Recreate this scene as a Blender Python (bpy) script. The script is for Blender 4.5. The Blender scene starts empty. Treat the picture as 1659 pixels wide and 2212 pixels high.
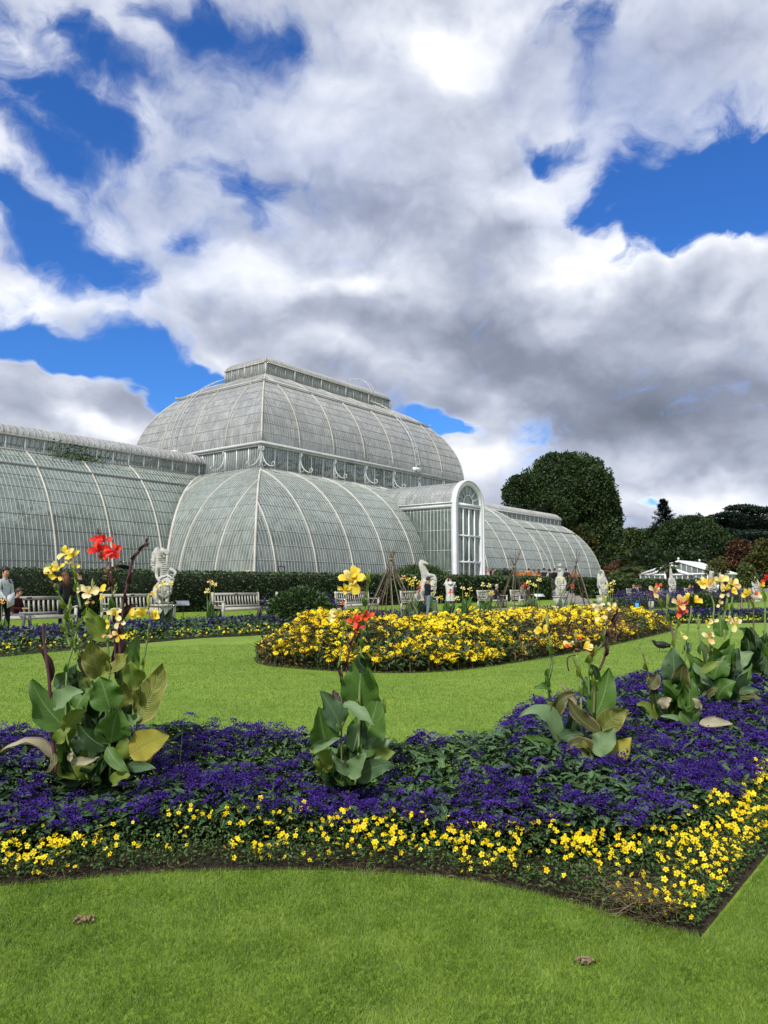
import bpy, math, numpy as np
from mathutils import Vector, Matrix
rad=math.radians
RNG=np.random.default_rng(7)
scene=bpy.context.scene
COL=scene.collection
PITCH=0.095; CAMZ=1.3; FPX=1660.0
def A(*a): return np.array(a,dtype=float)
def P(px,py,Y):
    """world point seen at photo pixel (px,py) (1659x2212 scale) and forward distance Y"""
    a=(px-829.5)/FPX; b=-(py-1106)/FPX
    c,s=math.cos(PITCH),math.sin(PITCH)
    dy=c-s*b; dz=s+c*b; t=Y/dy
    return A(a*t,Y,CAMZ+dz*t)
def M(px,Y): return px*Y/FPX
TH=0.912; BC=A(-6.8,72.54)
BU=A(math.cos(TH),math.sin(TH)); BN=A(math.sin(TH),-math.cos(TH))
def W(u,v,z=0.0):
    q=BC+u*BU+v*BN
    return A(q[0],q[1],z)
def UVof(x,y):
    r=A(x,y)-BC
    return float(r@BU),float(r@BN)
def uAt(px,v):
    """u of the point on the line v=const that stands at photo column px"""
    k=(px-829.5)/FPX
    # X = k*Y (small pitch effect ignored)
    x0,y0,_=W(0,v)
    return (k*y0-x0)/(BU[0]-k*BU[1])

# ---------------------------------------------------------------- mesh builder
class MB:
    def __init__(s): s.V=[];s.F=[];s.U=[];s.n=0;s.mats=[]
    def mi(s,m):
        if m not in s.mats: s.mats.append(m)
        return s.mats.index(m)
    def add(s,V,F,m,U=None):
        V=np.asarray(V,float).reshape(-1,3); F=np.asarray(F,int)
        s.V.append(V); s.F.append((F+s.n,s.mi(m)))
        s.U.append(np.zeros((len(V),3)) if U is None else np.asarray(U,float).reshape(-1,3))
        s.n+=len(V)
    def box(s,c,size,m,R=None):
        """box centre c, size (x,y,z), R: 3x3 whose rows are local axes"""
        x,y,z=np.asarray(size,float)/2
        v=np.array([(i,j,k) for k in(-z,z) for j in(-y,y) for i in(-x,x)],float)
        if R is not None: v=v@np.asarray(R,float)
        f=[(0,2,3,1),(4,5,7,6),(0,1,5,4),(2,6,7,3),(0,4,6,2),(1,3,7,5)]
        s.add(v+np.asarray(c,float),f,m)
    def beam(s,a,b,w,d,m,up=(0,0,1)):
        a=np.asarray(a,float);b=np.asarray(b,float);t=b-a;L=np.linalg.norm(t);t/=L
        up=np.asarray(up,float); x=np.cross(up,t)
        if np.linalg.norm(x)<1e-4: x=np.cross(A(0,1,0),t)
        x/=np.linalg.norm(x); y=np.cross(t,x)
        s.box((a+b)/2,(w,d,L),m,R=[x,y,t])
    def tube(s,pts,r,m,n=6,cap=True,U=None):
        pts=np.asarray(pts,float);k=len(pts)
        r=np.broadcast_to(np.asarray(r,float),(k,))
        t=np.gradient(pts,axis=0);t/=np.linalg.norm(t,axis=1)[:,None]+1e-12
        ref=A(0,0,1) if abs(t[0][2])<.9 else A(0,1,0)
        x=np.cross(ref,t[0]);x/=np.linalg.norm(x)
        V=[]
        an=np.arange(n)*2*math.pi/n
        for i in range(k):
            x=x-t[i]*(x@t[i]);x/=np.linalg.norm(x)+1e-12
            y=np.cross(t[i],x)
            V.append(pts[i]+r[i]*(np.cos(an)[:,None]*x+np.sin(an)[:,None]*y))
        V=np.concatenate(V)
        F=[(i*n+j,i*n+(j+1)%n,(i+1)*n+(j+1)%n,(i+1)*n+j) for i in range(k-1) for j in range(n)]
        UU=np.zeros((len(V),3)); UU[:,1]=np.repeat(np.linspace(0,1,k),n)
        if cap and n==4:
            F+= [(3,2,1,0),((k-1)*n,(k-1)*n+1,(k-1)*n+2,(k-1)*n+3)]
        s.add(V,F,m,UU)
        if cap and n!=4:
            b=s.n
            s.add([pts[0],pts[-1]],np.zeros((0,3),int),m)
            s.F.append((np.array([(b,b-k*n+(j+1)%n,b-k*n+j) for j in range(n)]+[(b+1,b-n+j,b-n+(j+1)%n) for j in range(n)]),s.mi(m)))
    def lathe(s,prof,c,m,n=20):
        prof=np.asarray(prof,float);an=np.arange(n)*2*math.pi/n
        V=[(c[0]+r*math.cos(q),c[1]+r*math.sin(q),c[2]+z) for r,z in prof for q in an]
        F=[(i*n+j,i*n+(j+1)%n,(i+1)*n+(j+1)%n,(i+1)*n+j) for i in range(len(prof)-1) for j in range(n)]
        s.add(V,F,m)
    def prism(s,poly,h0,h1,m,fr=None):
        """poly: (n,2) in plane; extruded h0..h1; fr=(origin,ex,ey,ez)"""
        poly=np.asarray(poly,float);n=len(poly)
        if fr is None: fr=(A(0,0,0),A(1,0,0),A(0,1,0),A(0,0,1))
        o,ex,ey,ez=fr
        b=o+poly[:,:1]*ex+poly[:,1:]*ey
        V=np.concatenate([b+h0*ez,b+h1*ez,[b.mean(0)+h0*ez,b.mean(0)+h1*ez]])
        Q=[(i,(i+1)%n,n+(i+1)%n,n+i) for i in range(n)]
        base=s.n
        s.add(V,Q,m)
        s.F.append((np.array([(base+2*n,base+(i+1)%n,base+i) for i in range(n)]+[(base+2*n+1,base+n+i,base+n+(i+1)%n) for i in range(n)]),s.mi(m)))
    def build(s,name,parent=None,smooth=False,sharp=None):
        V=np.concatenate(s.V)
        if parent is not None and hasattr(parent,'location'):
            Mi=np.array(parent.matrix_basis.inverted())
            V=V@Mi[:3,:3].T+Mi[:3,3]
        me=bpy.data.meshes.new(name)
        nf=sum(len(f) for f,_ in s.F); nl=sum(f.size for f,_ in s.F)
        me.vertices.add(len(V)); me.vertices.foreach_set('co',V.astype(np.float32).ravel())
        me.loops.add(nl); me.polygons.add(nf)
        me.loops.foreach_set('vertex_index',np.concatenate([f.ravel() for f,_ in s.F]).astype(np.int32))
        sizes=np.concatenate([np.full(len(f),f.shape[1] if f.ndim==2 and len(f) else 3) for f,_ in s.F]).astype(np.int32)
        st=np.zeros(nf,np.int32); st[1:]=np.cumsum(sizes)[:-1]
        me.polygons.foreach_set('loop_start',st)
        try: me.polygons.foreach_set('loop_total',sizes)
        except Exception: pass
        me.polygons.foreach_set('material_index',np.concatenate([np.full(len(f),m) for f,m in s.F]).astype(np.int32))
        if smooth: me.polygons.foreach_set('use_smooth',np.ones(nf,bool))
        at=me.attributes.new('luv','FLOAT_VECTOR','POINT'); at.data.foreach_set('vector',np.concatenate(s.U).astype(np.float32).ravel())
        for m in s.mats: me.materials.append(m)
        me.update(calc_edges=True)
        me.validate()
        if smooth and sharp:
            try: me.set_sharp_from_angle(angle=sharp)
            except Exception: pass
        o=bpy.data.objects.new(name,me); COL.objects.link(o)
        if parent is not None: o.parent=parent
        return o
def tag(o,label=None,cat=None,group=None,kind=None):
    if label: o['label']=label
    if cat: o['category']=cat
    if group: o['group']=group
    if kind: o['kind']=kind
    return o
def empty(name,loc,rz=0,label=None,cat=None,group=None):
    o=bpy.data.objects.new(name,None); COL.objects.link(o)
    o.location=[float(q) for q in loc]; o.rotation_euler=(0,0,rz); o.empty_display_size=.2
    o.matrix_basis=Matrix.Translation(o.location)@Matrix.Rotation(rz,4,'Z')
    return tag(o,label,cat,group)
def copy_tree(o,parent=None):
    c=o.copy(); COL.objects.link(c); c.parent=parent
    for ch in list(o.children): copy_tree(ch,c)
    return c
# vectorised instancing of a small template
def norm(a): return a/(np.linalg.norm(a,axis=-1,keepdims=True)+1e-9)
def inst(mb,T,F,m,O,EY,S,roll=None,UPs=None,TU=None,rnd=None,SX=None):
    """T (k,3) template: x across, y along EY, z normal. O,EY (N,3); S (N,)"""
    N=len(O);k=len(T)
    EY=norm(EY)
    up=np.tile(A(0,0,1),(N,1)) if UPs is None else UPs
    EX=norm(np.cross(EY,up)+1e-6); EZ=np.cross(EX,EY)
    if roll is not None:
        c,s=np.cos(roll)[:,None],np.sin(roll)[:,None]
        EX,EZ=EX*c+EZ*s,EZ*c-EX*s
    S=np.broadcast_to(S,(N,)); SX=S if SX is None else SX
    V=O[:,None]+T[None,:,0,None]*(SX[:,None,None]*EX[:,None])+T[None,:,1,None]*(S[:,None,None]*EY[:,None])+T[None,:,2,None]*(S[:,None,None]*EZ[:,None])
    F=np.asarray(F); FF=(F[None]+(np.arange(N)*k)[:,None,None]).reshape(-1,F.shape[1])
    U=np.zeros((N,k,3))
    TU=T[:,:2] if TU is None else TU
    U[:,:,:2]=TU[None]
    U[:,:,2]=(RNG.random(N) if rnd is None else rnd)[:,None]
    mb.add(V.reshape(-1,3),FF,m,U.reshape(-1,3))
# templates
T_LEAF=np.array([(0,0,0),(-.5,.42,.1),(0,.45,-.04),(.5,.42,.1),(0,1,-.12)],float); F_LEAF=[(0,2,1),(0,3,2),(1,2,4),(2,3,4)]
T_LEAF6=np.array([(0,0,0),(-.42,.28,.1),(0,.3,0),(.42,.28,.1),(-.4,.62,.02),(0,.65,-.07),(.4,.62,.02),(0,1,-.25)],float)
F_LEAF6Q=[(0,2,1),(0,3,2),(1,2,5),(1,5,4),(2,3,6),(2,6,5),(4,5,7),(5,6,7)]
T_TRI=np.array([(-.5,0,0),(.5,0,0),(0,1,.15)],float); F_TRI=[(0,1,2)]
T_QUAD=np.array([(0,0,0),(-.5,.5,.08),(0,1,0),(.5,.5,.08)],float); F_QUAD=[(0,3,2,1)]
def randdir(N,zmin=-1,zmax=1):
    z=RNG.uniform(zmin,zmax,N);a=RNG.uniform(0,2*math.pi,N);r=np.sqrt(1-z*z)
    return np.stack([r*np.cos(a),r*np.sin(a),z],1)
def inpoly(x,y,poly):
    poly=np.asarray(poly);n=len(poly);r=np.zeros(len(x),bool);j=n-1
    for i in range(n):
        xi,yi=poly[i];xj,yj=poly[j]
        c=((yi>y)!=(yj>y))&(x<(xj-xi)*(y-yi)/(yj-yi+1e-12)+xi); r^=c; j=i
    return r
def dpoly(x,y,line):
    line=np.asarray(line,float);p=np.stack([x,y],1);d=np.full(len(x),1e9)
    for a,b in zip(line[:-1],line[1:]):
        ab=b-a;t=np.clip(((p-a)@ab)/(ab@ab),0,1)
        d=np.minimum(d,np.linalg.norm(p-(a+t[:,None]*ab),axis=1))
    return d
def smooth_line(pts,n=8,closed=False):
    pts=np.asarray(pts,float);out=[]
    k=len(pts)
    for i in range(k-1):
        p0=pts[max(i-1,0)];p1=pts[i];p2=pts[i+1];p3=pts[min(i+2,k-1)]
        for t in np.arange(n)/n:
            out.append(.5*((2*p1)+(-p0+p2)*t+(2*p0-5*p1+4*p2-p3)*t*t+(-p0+3*p1-3*p2+p3)*t**3))
    out.append(pts[-1]); return np.array(out)
def vnoise(x,y,s,seed=0):
    """smooth value noise in numpy"""
    r=np.random.default_rng(seed).random((64,64))
    X=x*s;Y=y*s;i=np.floor(X).astype(int);j=np.floor(Y).astype(int);fx=X-i;fy=Y-j
    fx=fx*fx*(3-2*fx);fy=fy*fy*(3-2*fy)
    g=lambda a,b:r[a%64,b%64]
    return (g(i,j)*(1-fx)+g(i+1,j)*fx)*(1-fy)+(g(i,j+1)*(1-fx)+g(i+1,j+1)*fx)*fy
def fb(x,y,s,seed=0):
    return vnoise(x,y,s,seed)*.55+vnoise(x,y,s*2.1,seed+1)*.28+vnoise(x,y,s*4.3,seed+2)*.17

# ---------------------------------------------------------------- materials
def newmat(name):
    m=bpy.data.materials.new(name); m.use_nodes=True; nt=m.node_tree; nt.nodes.clear()
    out=nt.nodes.new('ShaderNodeOutputMaterial'); return m,nt,out
def N(nt,t,**k):
    n=nt.nodes.new(t)
    ins=k.pop('ins',{})
    for a,b in k.items(): setattr(n,a,b)
    for a,b in ins.items():
        if hasattr(b,'is_output') or isinstance(b,bpy.types.NodeSocket): nt.links.new(b,n.inputs[a])
        else: n.inputs[a].default_value=b
    return n
def math_(nt,op,a,b=None,c=None,clamp=False):
    n=nt.nodes.new('ShaderNodeMath'); n.operation=op; n.use_clamp=clamp
    for i,q in enumerate((a,b,c)):
        if q is None: continue
        if isinstance(q,bpy.types.NodeSocket): nt.links.new(q,n.inputs[i])
        else: n.inputs[i].default_value=q
    return n.outputs[0]
def ramp(nt,fac,stops,interp='LINEAR'):
    n=nt.nodes.new('ShaderNodeValToRGB'); n.color_ramp.interpolation=interp
    cr=n.color_ramp
    while len(cr.elements)<len(stops): cr.elements.new(.5)
    for e,(p,c) in zip(cr.elements,stops): e.position=p; e.color=(*c,1) if len(c)==3 else c
    nt.links.new(fac,n.inputs[0]); return n.outputs[0]
def mixc(nt,fac,a,b,mode='MIX'):
    n=nt.nodes.new('ShaderNodeMix'); n.data_type='RGBA'; n.blend_type=mode
    for i,q in ((0,fac),(6,a),(7,b)):
        if isinstance(q,bpy.types.NodeSocket): nt.links.new(q,n.inputs[i])
        else: n.inputs[i].default_value=q if i==0 else (*q,1)
    return n.outputs[2]
def noise(nt,scale,detail=4,rough=.55,vec=None,dist=0):
    n=nt.nodes.new('ShaderNodeTexNoise'); n.inputs['Scale'].default_value=scale; n.inputs['Detail'].default_value=detail; n.inputs['Roughness'].default_value=rough; n.inputs['Distortion'].default_value=dist
    if vec is not None: nt.links.new(vec,n.inputs['Vector'])
    return n.outputs[0]
def geo(nt): return nt.nodes.new('ShaderNodeNewGeometry').outputs['Position']
def bump(nt,h,strength=.3,dist=.02):
    n=nt.nodes.new('ShaderNodeBump'); n.inputs['Strength'].default_value=strength; n.inputs['Distance'].default_value=dist
    nt.links.new(h,n.inputs['Height']); return n.outputs[0]
def solid(name,c,rough=.6,var=.25,scale=6,bmp=.15,bscale=None,spec=.4,metal=0,c2=None):
    m,nt,out=newmat(name); p=geo(nt)
    nz=noise(nt,scale,5,.6,p)
    c2=c2 or tuple(q*(1-var*1.6) for q in c)
    col=ramp(nt,nz,[(.3,c2),(.68,c)])
    b=N(nt,'ShaderNodeBsdfPrincipled',ins={'Base Color':col,'Roughness':rough,'Metallic':metal,'Specular IOR Level':spec})
    if bmp: nt.links.new(bump(nt,noise(nt,bscale or scale*6,5,.6,p),bmp,.01),b.inputs['Normal'])
    nt.links.new(b.outputs[0],out.inputs[0]); return m
def foliage(name,stops,transl=.25,rough=.55,spec=.35,nscale=1.2,namt=.5,vein=False,dscale=None):
    """colour from per-leaf random value and a broad noise in space"""
    m,nt,out=newmat(name); at=N(nt,'ShaderNodeAttribute',attribute_name='luv')
    sep=N(nt,'ShaderNodeSeparateXYZ',ins={0:at.outputs['Vector']})
    nz=noise(nt,nscale,3,.6,geo(nt))
    f=math_(nt,'ADD',math_(nt,'MULTIPLY',sep.outputs[2],1-namt),math_(nt,'MULTIPLY',math_(nt,'MULTIPLY_ADD',nz,2,-.5,clamp=True),namt))
    col=ramp(nt,f,stops)
    if vein:
        a=math_(nt,'ABSOLUTE',sep.outputs[0])
        rib=math_(nt,'LESS_THAN',a,.05)
        col=mixc(nt,math_(nt,'MULTIPLY',rib,.45),col,(.25,.32,.12))
    p=N(nt,'ShaderNodeBsdfPrincipled',ins={'Base Color':col,'Roughness':rough,'Specular IOR Level':spec})
    t=N(nt,'ShaderNodeBsdfTranslucent',ins={'Color':col})
    mx=N(nt,'ShaderNodeMixShader',ins={0:transl,1:p.outputs[0],2:t.outputs[0]})
    nt.links.new(mx.outputs[0],out.inputs[0]); return m
# ---------------------------------------------------------------- camera, sun, sky
cam=bpy.data.cameras.new('Camera'); camo=bpy.data.objects.new('Camera',cam); COL.objects.link(camo)
camo.location=(0,0,CAMZ); camo.rotation_euler=(math.pi/2+PITCH,0,0)
cam.sensor_fit='HORIZONTAL'; cam.sensor_width=36; cam.lens=36*FPX/1659; cam.clip_end=3000; cam.clip_start=.05
scene.camera=camo
SUN_EL=rad(46); SUN_AZ=rad(208)   # compass-like: from +Y towards +X
sd=A(math.sin(SUN_AZ)*math.cos(SUN_EL),math.cos(SUN_AZ)*math.cos(SUN_EL),math.sin(SUN_EL))
sl=bpy.data.lights.new('sun','SUN'); sl.energy=3.6; sl.angle=rad(6); sl.color=(1,.965,.9)
so=bpy.data.objects.new('sun',sl); COL.objects.link(so); so.rotation_euler=Vector(-sd).to_track_quat('-Z','Y').to_euler()
w=bpy.data.worlds.new('World'); scene.world=w; w.use_nodes=True; nt=w.node_tree; nt.nodes.clear()
out=nt.nodes.new('ShaderNodeOutputWorld'); bg=nt.nodes.new('ShaderNodeBackground'); nt.links.new(bg.outputs[0],out.inputs[0])
sky=nt.nodes.new('ShaderNodeTexSky'); sky.sky_type='NISHITA'; sky.sun_disc=False; sky.sun_elevation=SUN_EL; sky.sun_rotation=SUN_AZ
sky.air_density=1.0; sky.dust_density=.4; sky.ozone_density=3.0
tc=nt.nodes.new('ShaderNodeTexCoord').outputs['Generated']
sx=N(nt,'ShaderNodeSeparateXYZ',ins={0:tc})
X_,Y_,Z_=sx.outputs
az=math_(nt,'ARCTAN2',X_,Y_); el=math_(nt,'ARCSINE',Z_)
ae=N(nt,'ShaderNodeCombineXYZ',ins={0:az,1:el,2:0.0}).outputs[0]
# gentle warp of the layout so that edges are ragged
def vm(op,a,b):
    n=nt.nodes.new('ShaderNodeVectorMath'); n.operation=op
    for i,q in enumerate((a,b)):
        if isinstance(q,bpy.types.NodeSocket): nt.links.new(q,n.inputs[i])
        else: n.inputs[i].default_value=q
    return n
def mp(vec,sc,loc=(0,0,0),rot=(0,0,0)):
    n=nt.nodes.new('ShaderNodeMapping'); nt.links.new(vec,n.inputs[0]); n.inputs[1].default_value=loc; n.inputs[2].default_value=rot; n.inputs[3].default_value=sc; return n.outputs[0]
wn=nt.nodes.new('ShaderNodeTexNoise'); nt.links.new(mp(ae,(1,1.2,1)),wn.inputs['Vector']); wn.inputs['Scale'].default_value=6; wn.inputs['Detail'].default_value=4; wn.inputs['Roughness'].default_value=.5
off=vm('MULTIPLY',vm('SUBTRACT',wn.outputs['Color'],(.5,.5,.5)).outputs[0],(.22,.16,0)).outputs[0]
aw=vm('ADD',ae,off).outputs[0]
def blob(vec,px,py,rx,ry,rot,wt):
    a=(px-829.5)/FPX; b=-(py-1106)/FPX; c,s=math.cos(PITCH),math.sin(PITCH)
    d=A(a,c-s*b,s+c*b); d/=np.linalg.norm(d)
    m=nt.nodes.new('ShaderNodeMapping'); m.vector_type='TEXTURE'; nt.links.new(vec,m.inputs[0])
    m.inputs[1].default_value=(math.atan2(d[0],d[1]),math.asin(d[2]),0)
    m.inputs[2].default_value=(0,0,rad(rot)); m.inputs[3].default_value=(rx/FPX,ry/FPX,1)
    l=nt.nodes.new('ShaderNodeVectorMath'); l.operation='LENGTH'; nt.links.new(m.outputs[0],l.inputs[0])
    r=nt.nodes.new('ShaderNodeMapRange'); r.interpolation_type='SMOOTHSTEP'
    nt.links.new(l.outputs['Value'],r.inputs[0]); r.inputs[1].default_value=0; r.inputs[2].default_value=1.6; r.inputs[3].default_value=wt; r.inputs[4].default_value=0
    return r.outputs[0]
def field(vec,bl):
    s=None
    for b in bl:
        q=blob(vec,*b); s=q if s is None else math_(nt,'ADD',s,q)
    return s
holes=field(aw,[(250,110,120,60,-20,.4),(100,330,90,30,-10,.3),(60,180,190,120,-25,1.02),(215,265,130,50,-15,.75),(190,95,130,45,-35,.5),(470,70,190,60,-14,.85),(600,100,60,50,0,.4),(330,20,70,30,0,.4),(120,500,200,65,-18,.95),(20,440,70,50,0,.6),
 (430,492,70,32,0,.65),(725,520,60,30,0,.6),(545,400,70,45,-40,.55),(90,735,150,50,-6,1.15),(330,800,180,62,-22,1.2),(470,840,80,50,-30,.8),(370,905,60,50,0,.8),(1490,375,210,135,0,1.35),(1640,400,130,120,0,1.0),
 (1300,110,60,120,-15,.75),(1195,315,80,36,0,.65),(945,905,62,42,0,.95),(1395,1082,60,18,0,.55),(1240,20,120,40,0,.4)])
# large soft noise everywhere for the part of the sky out of the frame
n1=nt.nodes.new('ShaderNodeTexNoise'); nt.links.new(mp(tc,(1,1,1.7)),n1.inputs['Vector']); n1.inputs['Scale'].default_value=2.6; n1.inputs['Detail'].default_value=10; n1.inputs['Roughness'].default_value=.5
wz=nt.nodes.new('ShaderNodeTexNoise'); nt.links.new(tc,wz.inputs['Vector']); wz.inputs['Scale'].default_value=9; wz.inputs['Detail'].default_value=5
tw_=vm('ADD',tc,vm('MULTIPLY',vm('SUBTRACT',wz.outputs['Color'],(.5,.5,.5)).outputs[0],(.035,.035,.035)).outputs[0]).outputs[0]
def billow(vec,dz=0.0,base=2.9,octs=6,gain=.47):
    s=None;amp=1.0;tot=0;f=base
    for i in range(octs):
        q=noise(nt,f,0 if i<octs-1 else 3,.5,mp(vec,(1,1,1.45),(i*1.7,i*.9,dz)))
        q=math_(nt,'ABSOLUTE',math_(nt,'MULTIPLY_ADD',q,2,-1))
        q=math_(nt,'MULTIPLY',q,amp*2.2); s=q if s is None else math_(nt,'ADD',s,q); tot+=amp; amp*=gain; f*=2.03
    return math_(nt,'DIVIDE',s,tot)
B1=billow(tw_); B2=billow(tw_,-.05)
fine=nt.nodes.new('ShaderNodeTexNoise'); nt.links.new(mp(aw,(1,1.3,1)),fine.inputs['Vector']); fine.inputs['Scale'].default_value=7; fine.inputs['Detail'].default_value=12; fine.inputs['Roughness'].default_value=.64
cov=math_(nt,'SUBTRACT',1.0,holes)
cov=math_(nt,'ADD',cov,math_(nt,'MULTIPLY_ADD',n1.outputs[0],.8,-.40))
cov=math_(nt,'ADD',cov,math_(nt,'MULTIPLY_ADD',B1,.62,-.26))
cov=math_(nt,'ADD',cov,math_(nt,'MULTIPLY_ADD',fine.outputs[0],2.3,-1.15))
mr=nt.nodes.new('ShaderNodeMapRange'); mr.interpolation_type='SMOOTHSTEP'; nt.links.new(cov,mr.inputs[0])
crisp=field(ae,[(1480,520,330,160,0,.28),(1000,960,200,120,0,.25),(150,880,260,90,0,.22),(1550,1080,260,80,0,.2)])
soft=field(ae,[(230,330,420,330,0,.5),(560,90,300,140,0,.4),(1280,150,160,200,0,.4)])
nt.links.new(math_(nt,'SUBTRACT',.22,math_(nt,'MULTIPLY',soft,.42)),mr.inputs[1]); nt.links.new(math_(nt,'ADD',math_(nt,'SUBTRACT',.86,crisp),math_(nt,'MULTIPLY',soft,.5)),mr.inputs[2])
alpha=mr.outputs[0]
veil=field(aw,[(560,230,420,170,-20,.5),(1300,200,250,200,0,.5),(300,470,300,120,-10,.4),(1560,120,220,120,0,.35)])
alpha=math_(nt,'MULTIPLY',alpha,math_(nt,'SUBTRACT',1.0,math_(nt,'MULTIPLY',veil,math_(nt,'MULTIPLY_ADD',fine.outputs[0],2.6,-.75,clamp=True))))
dark=field(aw,[(1250,860,430,150,-8,.38),(1500,960,240,70,-5,.14),(1000,700,330,90,-8,.20),(880,430,220,130,0,.12),(340,545,140,40,0,.22),(1520,80,240,110,0,.20),(1480,700,260,90,0,.2),(700,710,280,50,-8,.14),(560,330,160,70,-30,.08)])
lite=field(aw,[(950,100,170,70,0,.26),(1290,430,120,110,-30,.34),(1450,535,240,45,0,.34),(60,370,170,50,0,.22),(560,580,220,45,0,.2),(60,610,170,60,0,.24),(740,600,120,40,0,.2),(1030,960,70,110,0,.42),(210,940,60,30,0,.5),(1450,1070,200,35,0,.28),(450,740,110,30,-25,.2)])
rel=math_(nt,'MULTIPLY',math_(nt,'SUBTRACT',B2,B1),-.62)
br=math_(nt,'SUBTRACT',.675,dark)
br=math_(nt,'ADD',br,lite)
br=math_(nt,'ADD',br,rel)
br=math_(nt,'ADD',br,math_(nt,'MULTIPLY',math_(nt,'MULTIPLY',alpha,math_(nt,'SUBTRACT',1.0,alpha)),.9))
br=math_(nt,'ADD',br,math_(nt,'MULTIPLY_ADD',B1,.20,-.08))
br=math_(nt,'ADD',br,math_(nt,'MULTIPLY_ADD',n1.outputs[0],-.3,.15))
br=math_(nt,'ADD',br,math_(nt,'MULTIPLY_ADD',fine.outputs[0],.55,-.275))
cc=ramp(nt,br,[(0,(.15,.175,.225)),(.28,(.235,.262,.345)),(.55,(.395,.432,.535)),(.8,(.62,.655,.745)),(1,(.86,.88,.92))])
skyc=mixc(nt,1.0,sky.outputs[0],(.30,.70,1.30),'MULTIPLY')
hz=math_(nt,'MULTIPLY',math_(nt,'POWER',math_(nt,'SUBTRACT',1.0,math_(nt,'ABSOLUTE',Z_),clamp=True),5.0),.55)
skyc=mixc(nt,hz,skyc,mixc(nt,1.0,sky.outputs[0],(.62,1.0,1.28),'MULTIPLY'))
SKYK=.105
skys=vm('MULTIPLY',skyc,(SKYK,SKYK,SKYK)).outputs[0]
mix=mixc(nt,alpha,skys,cc)
nt.links.new(mix,bg.inputs[0]); bg.inputs[1].default_value=1.0
vs=scene.view_settings; vs.view_transform='Standard'; vs.look='None'; vs.exposure=.27; vs.gamma=1; vs.use_curve_mapping=False
scene.cycles.max_bounces=6; scene.cycles.transparent_max_bounces=10; scene.cycles.use_denoising=True
try: w.cycles.sampling_method='MANUAL'; w.cycles.sample_map_resolution=512
except Exception: pass
# ---------------------------------------------------------------- palm house
def glassmat(name,tint,opq=.62,rough=.22,dirt=(.30,.34,.31),dirt2=(.42,.45,.43),sc=.5):
    m,nt,out=newmat(name); p=geo(nt)
    nz=noise(nt,sc,6,.65,p); n2=noise(nt,2.5,5,.6,p)
    col=ramp(nt,nz,[(.3,dirt),(.7,dirt2)])
    col=mixc(nt,math_(nt,'MULTIPLY',n2,.35),col,tuple(q*.55 for q in dirt))
    mpz=N(nt,'ShaderNodeMapping',ins={0:p}); mpz.inputs[3].default_value=(3.2,3.2,.9)
    pn=nt.nodes.new('ShaderNodeTexVoronoi'); pn.inputs['Scale'].default_value=1.1; nt.links.new(mpz.outputs[0],pn.inputs['Vector']); pv=N(nt,'ShaderNodeSeparateColor',ins={0:pn.outputs['Color']}).outputs[0]
    col=mixc(nt,math_(nt,'MULTIPLY',math_(nt,'GREATER_THAN',pv,.72),.30),col,tuple(min(1,q*1.45) for q in dirt2))  # brighter panes: varying reflections painted into the glass colour
    col=mixc(nt,math_(nt,'MULTIPLY',math_(nt,'LESS_THAN',pv,.16),.35),col,tuple(q*.6 for q in dirt))  # darker panes of the same painted reflection pattern
    pr=N(nt,'ShaderNodeBsdfPrincipled',ins={'Base Color':col,'Roughness':rough,'Specular IOR Level':.9})
    nt.links.new(bump(nt,noise(nt,1.3,3,.5,p),.05,.2),pr.inputs['Normal'])
    tr=N(nt,'ShaderNodeBsdfTransparent',ins={'Color':(*tint,1)})
    f=math_(nt,'MULTIPLY_ADD',n2,.34,opq-.17,clamp=True)
    mx=N(nt,'ShaderNodeMixShader',ins={0:f,1:tr.outputs[0],2:pr.outputs[0]})
    nt.links.new(mx.outputs[0],out.inputs[0]); return m
G_LOW=glassmat('lower glass',(.78,.84,.80),.60,.14,(.225,.27,.238),(.365,.405,.375))
G_WING=glassmat('wing glass',(.76,.83,.78),.56,.14,(.20,.25,.212),(.34,.385,.35))
G_UP=glassmat('upper glass',(.86,.88,.87),.66,.16,(.34,.345,.34),(.50,.51,.51))
G_WALL=glassmat('clerestory glass',(.75,.8,.77),.42,.12,(.3,.35,.32),(.42,.46,.44))
G_PORCH=glassmat('porch glass',(.7,.78,.72),.42,.12,(.17,.23,.195),(.27,.32,.29),3)
G_PANE=glassmat('porch front glass',(.7,.78,.72),.93,.12,(.13,.19,.16),(.22,.28,.25),1.2)
WHITE=solid('white painted iron',(.80,.82,.83),.45,.1,1.5,.04,c2=(.68,.70,.70))
BAR=solid('glazing bar paint',(.43,.46,.44),.55,.15,1.2,.03,c2=(.32,.35,.33))
BARG=solid('weathered glazing bars',(.40,.40,.385),.6,.2,1.0,.03,c2=(.27,.265,.25))
PURL=solid('grey purlin paint',(.31,.345,.32),.6,.2,2,.03)
RIBM=solid('cream rib paint',(.53,.53,.49),.55,.2,.8,.05,c2=(.38,.36,.30))
RIBU=solid('weathered rib paint',(.47,.46,.43),.55,.2,.8,.05,c2=(.32,.30,.25))
LEAD=solid('grey lead flashing',(.30,.30,.29),.6,.2,2,.05)
STONE=solid('pale stone',(.50,.48,.43),.8,.2,3,.2)
ZB=.85
def quarter(s0,z0,rx,rz,s1,n,phi0=0.0):
    """points on an ellipse arc: inset s0+rx(1-cos), height z0+rz sin, up to inset s1"""
    ph1=math.acos(max(-1,min(1,1-(s1-s0)/rx)))
    ph=np.linspace(phi0,ph1,n)
    return np.stack([s0+rx*(1-np.cos(ph)),z0+rz*np.sin(ph)],1)
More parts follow.
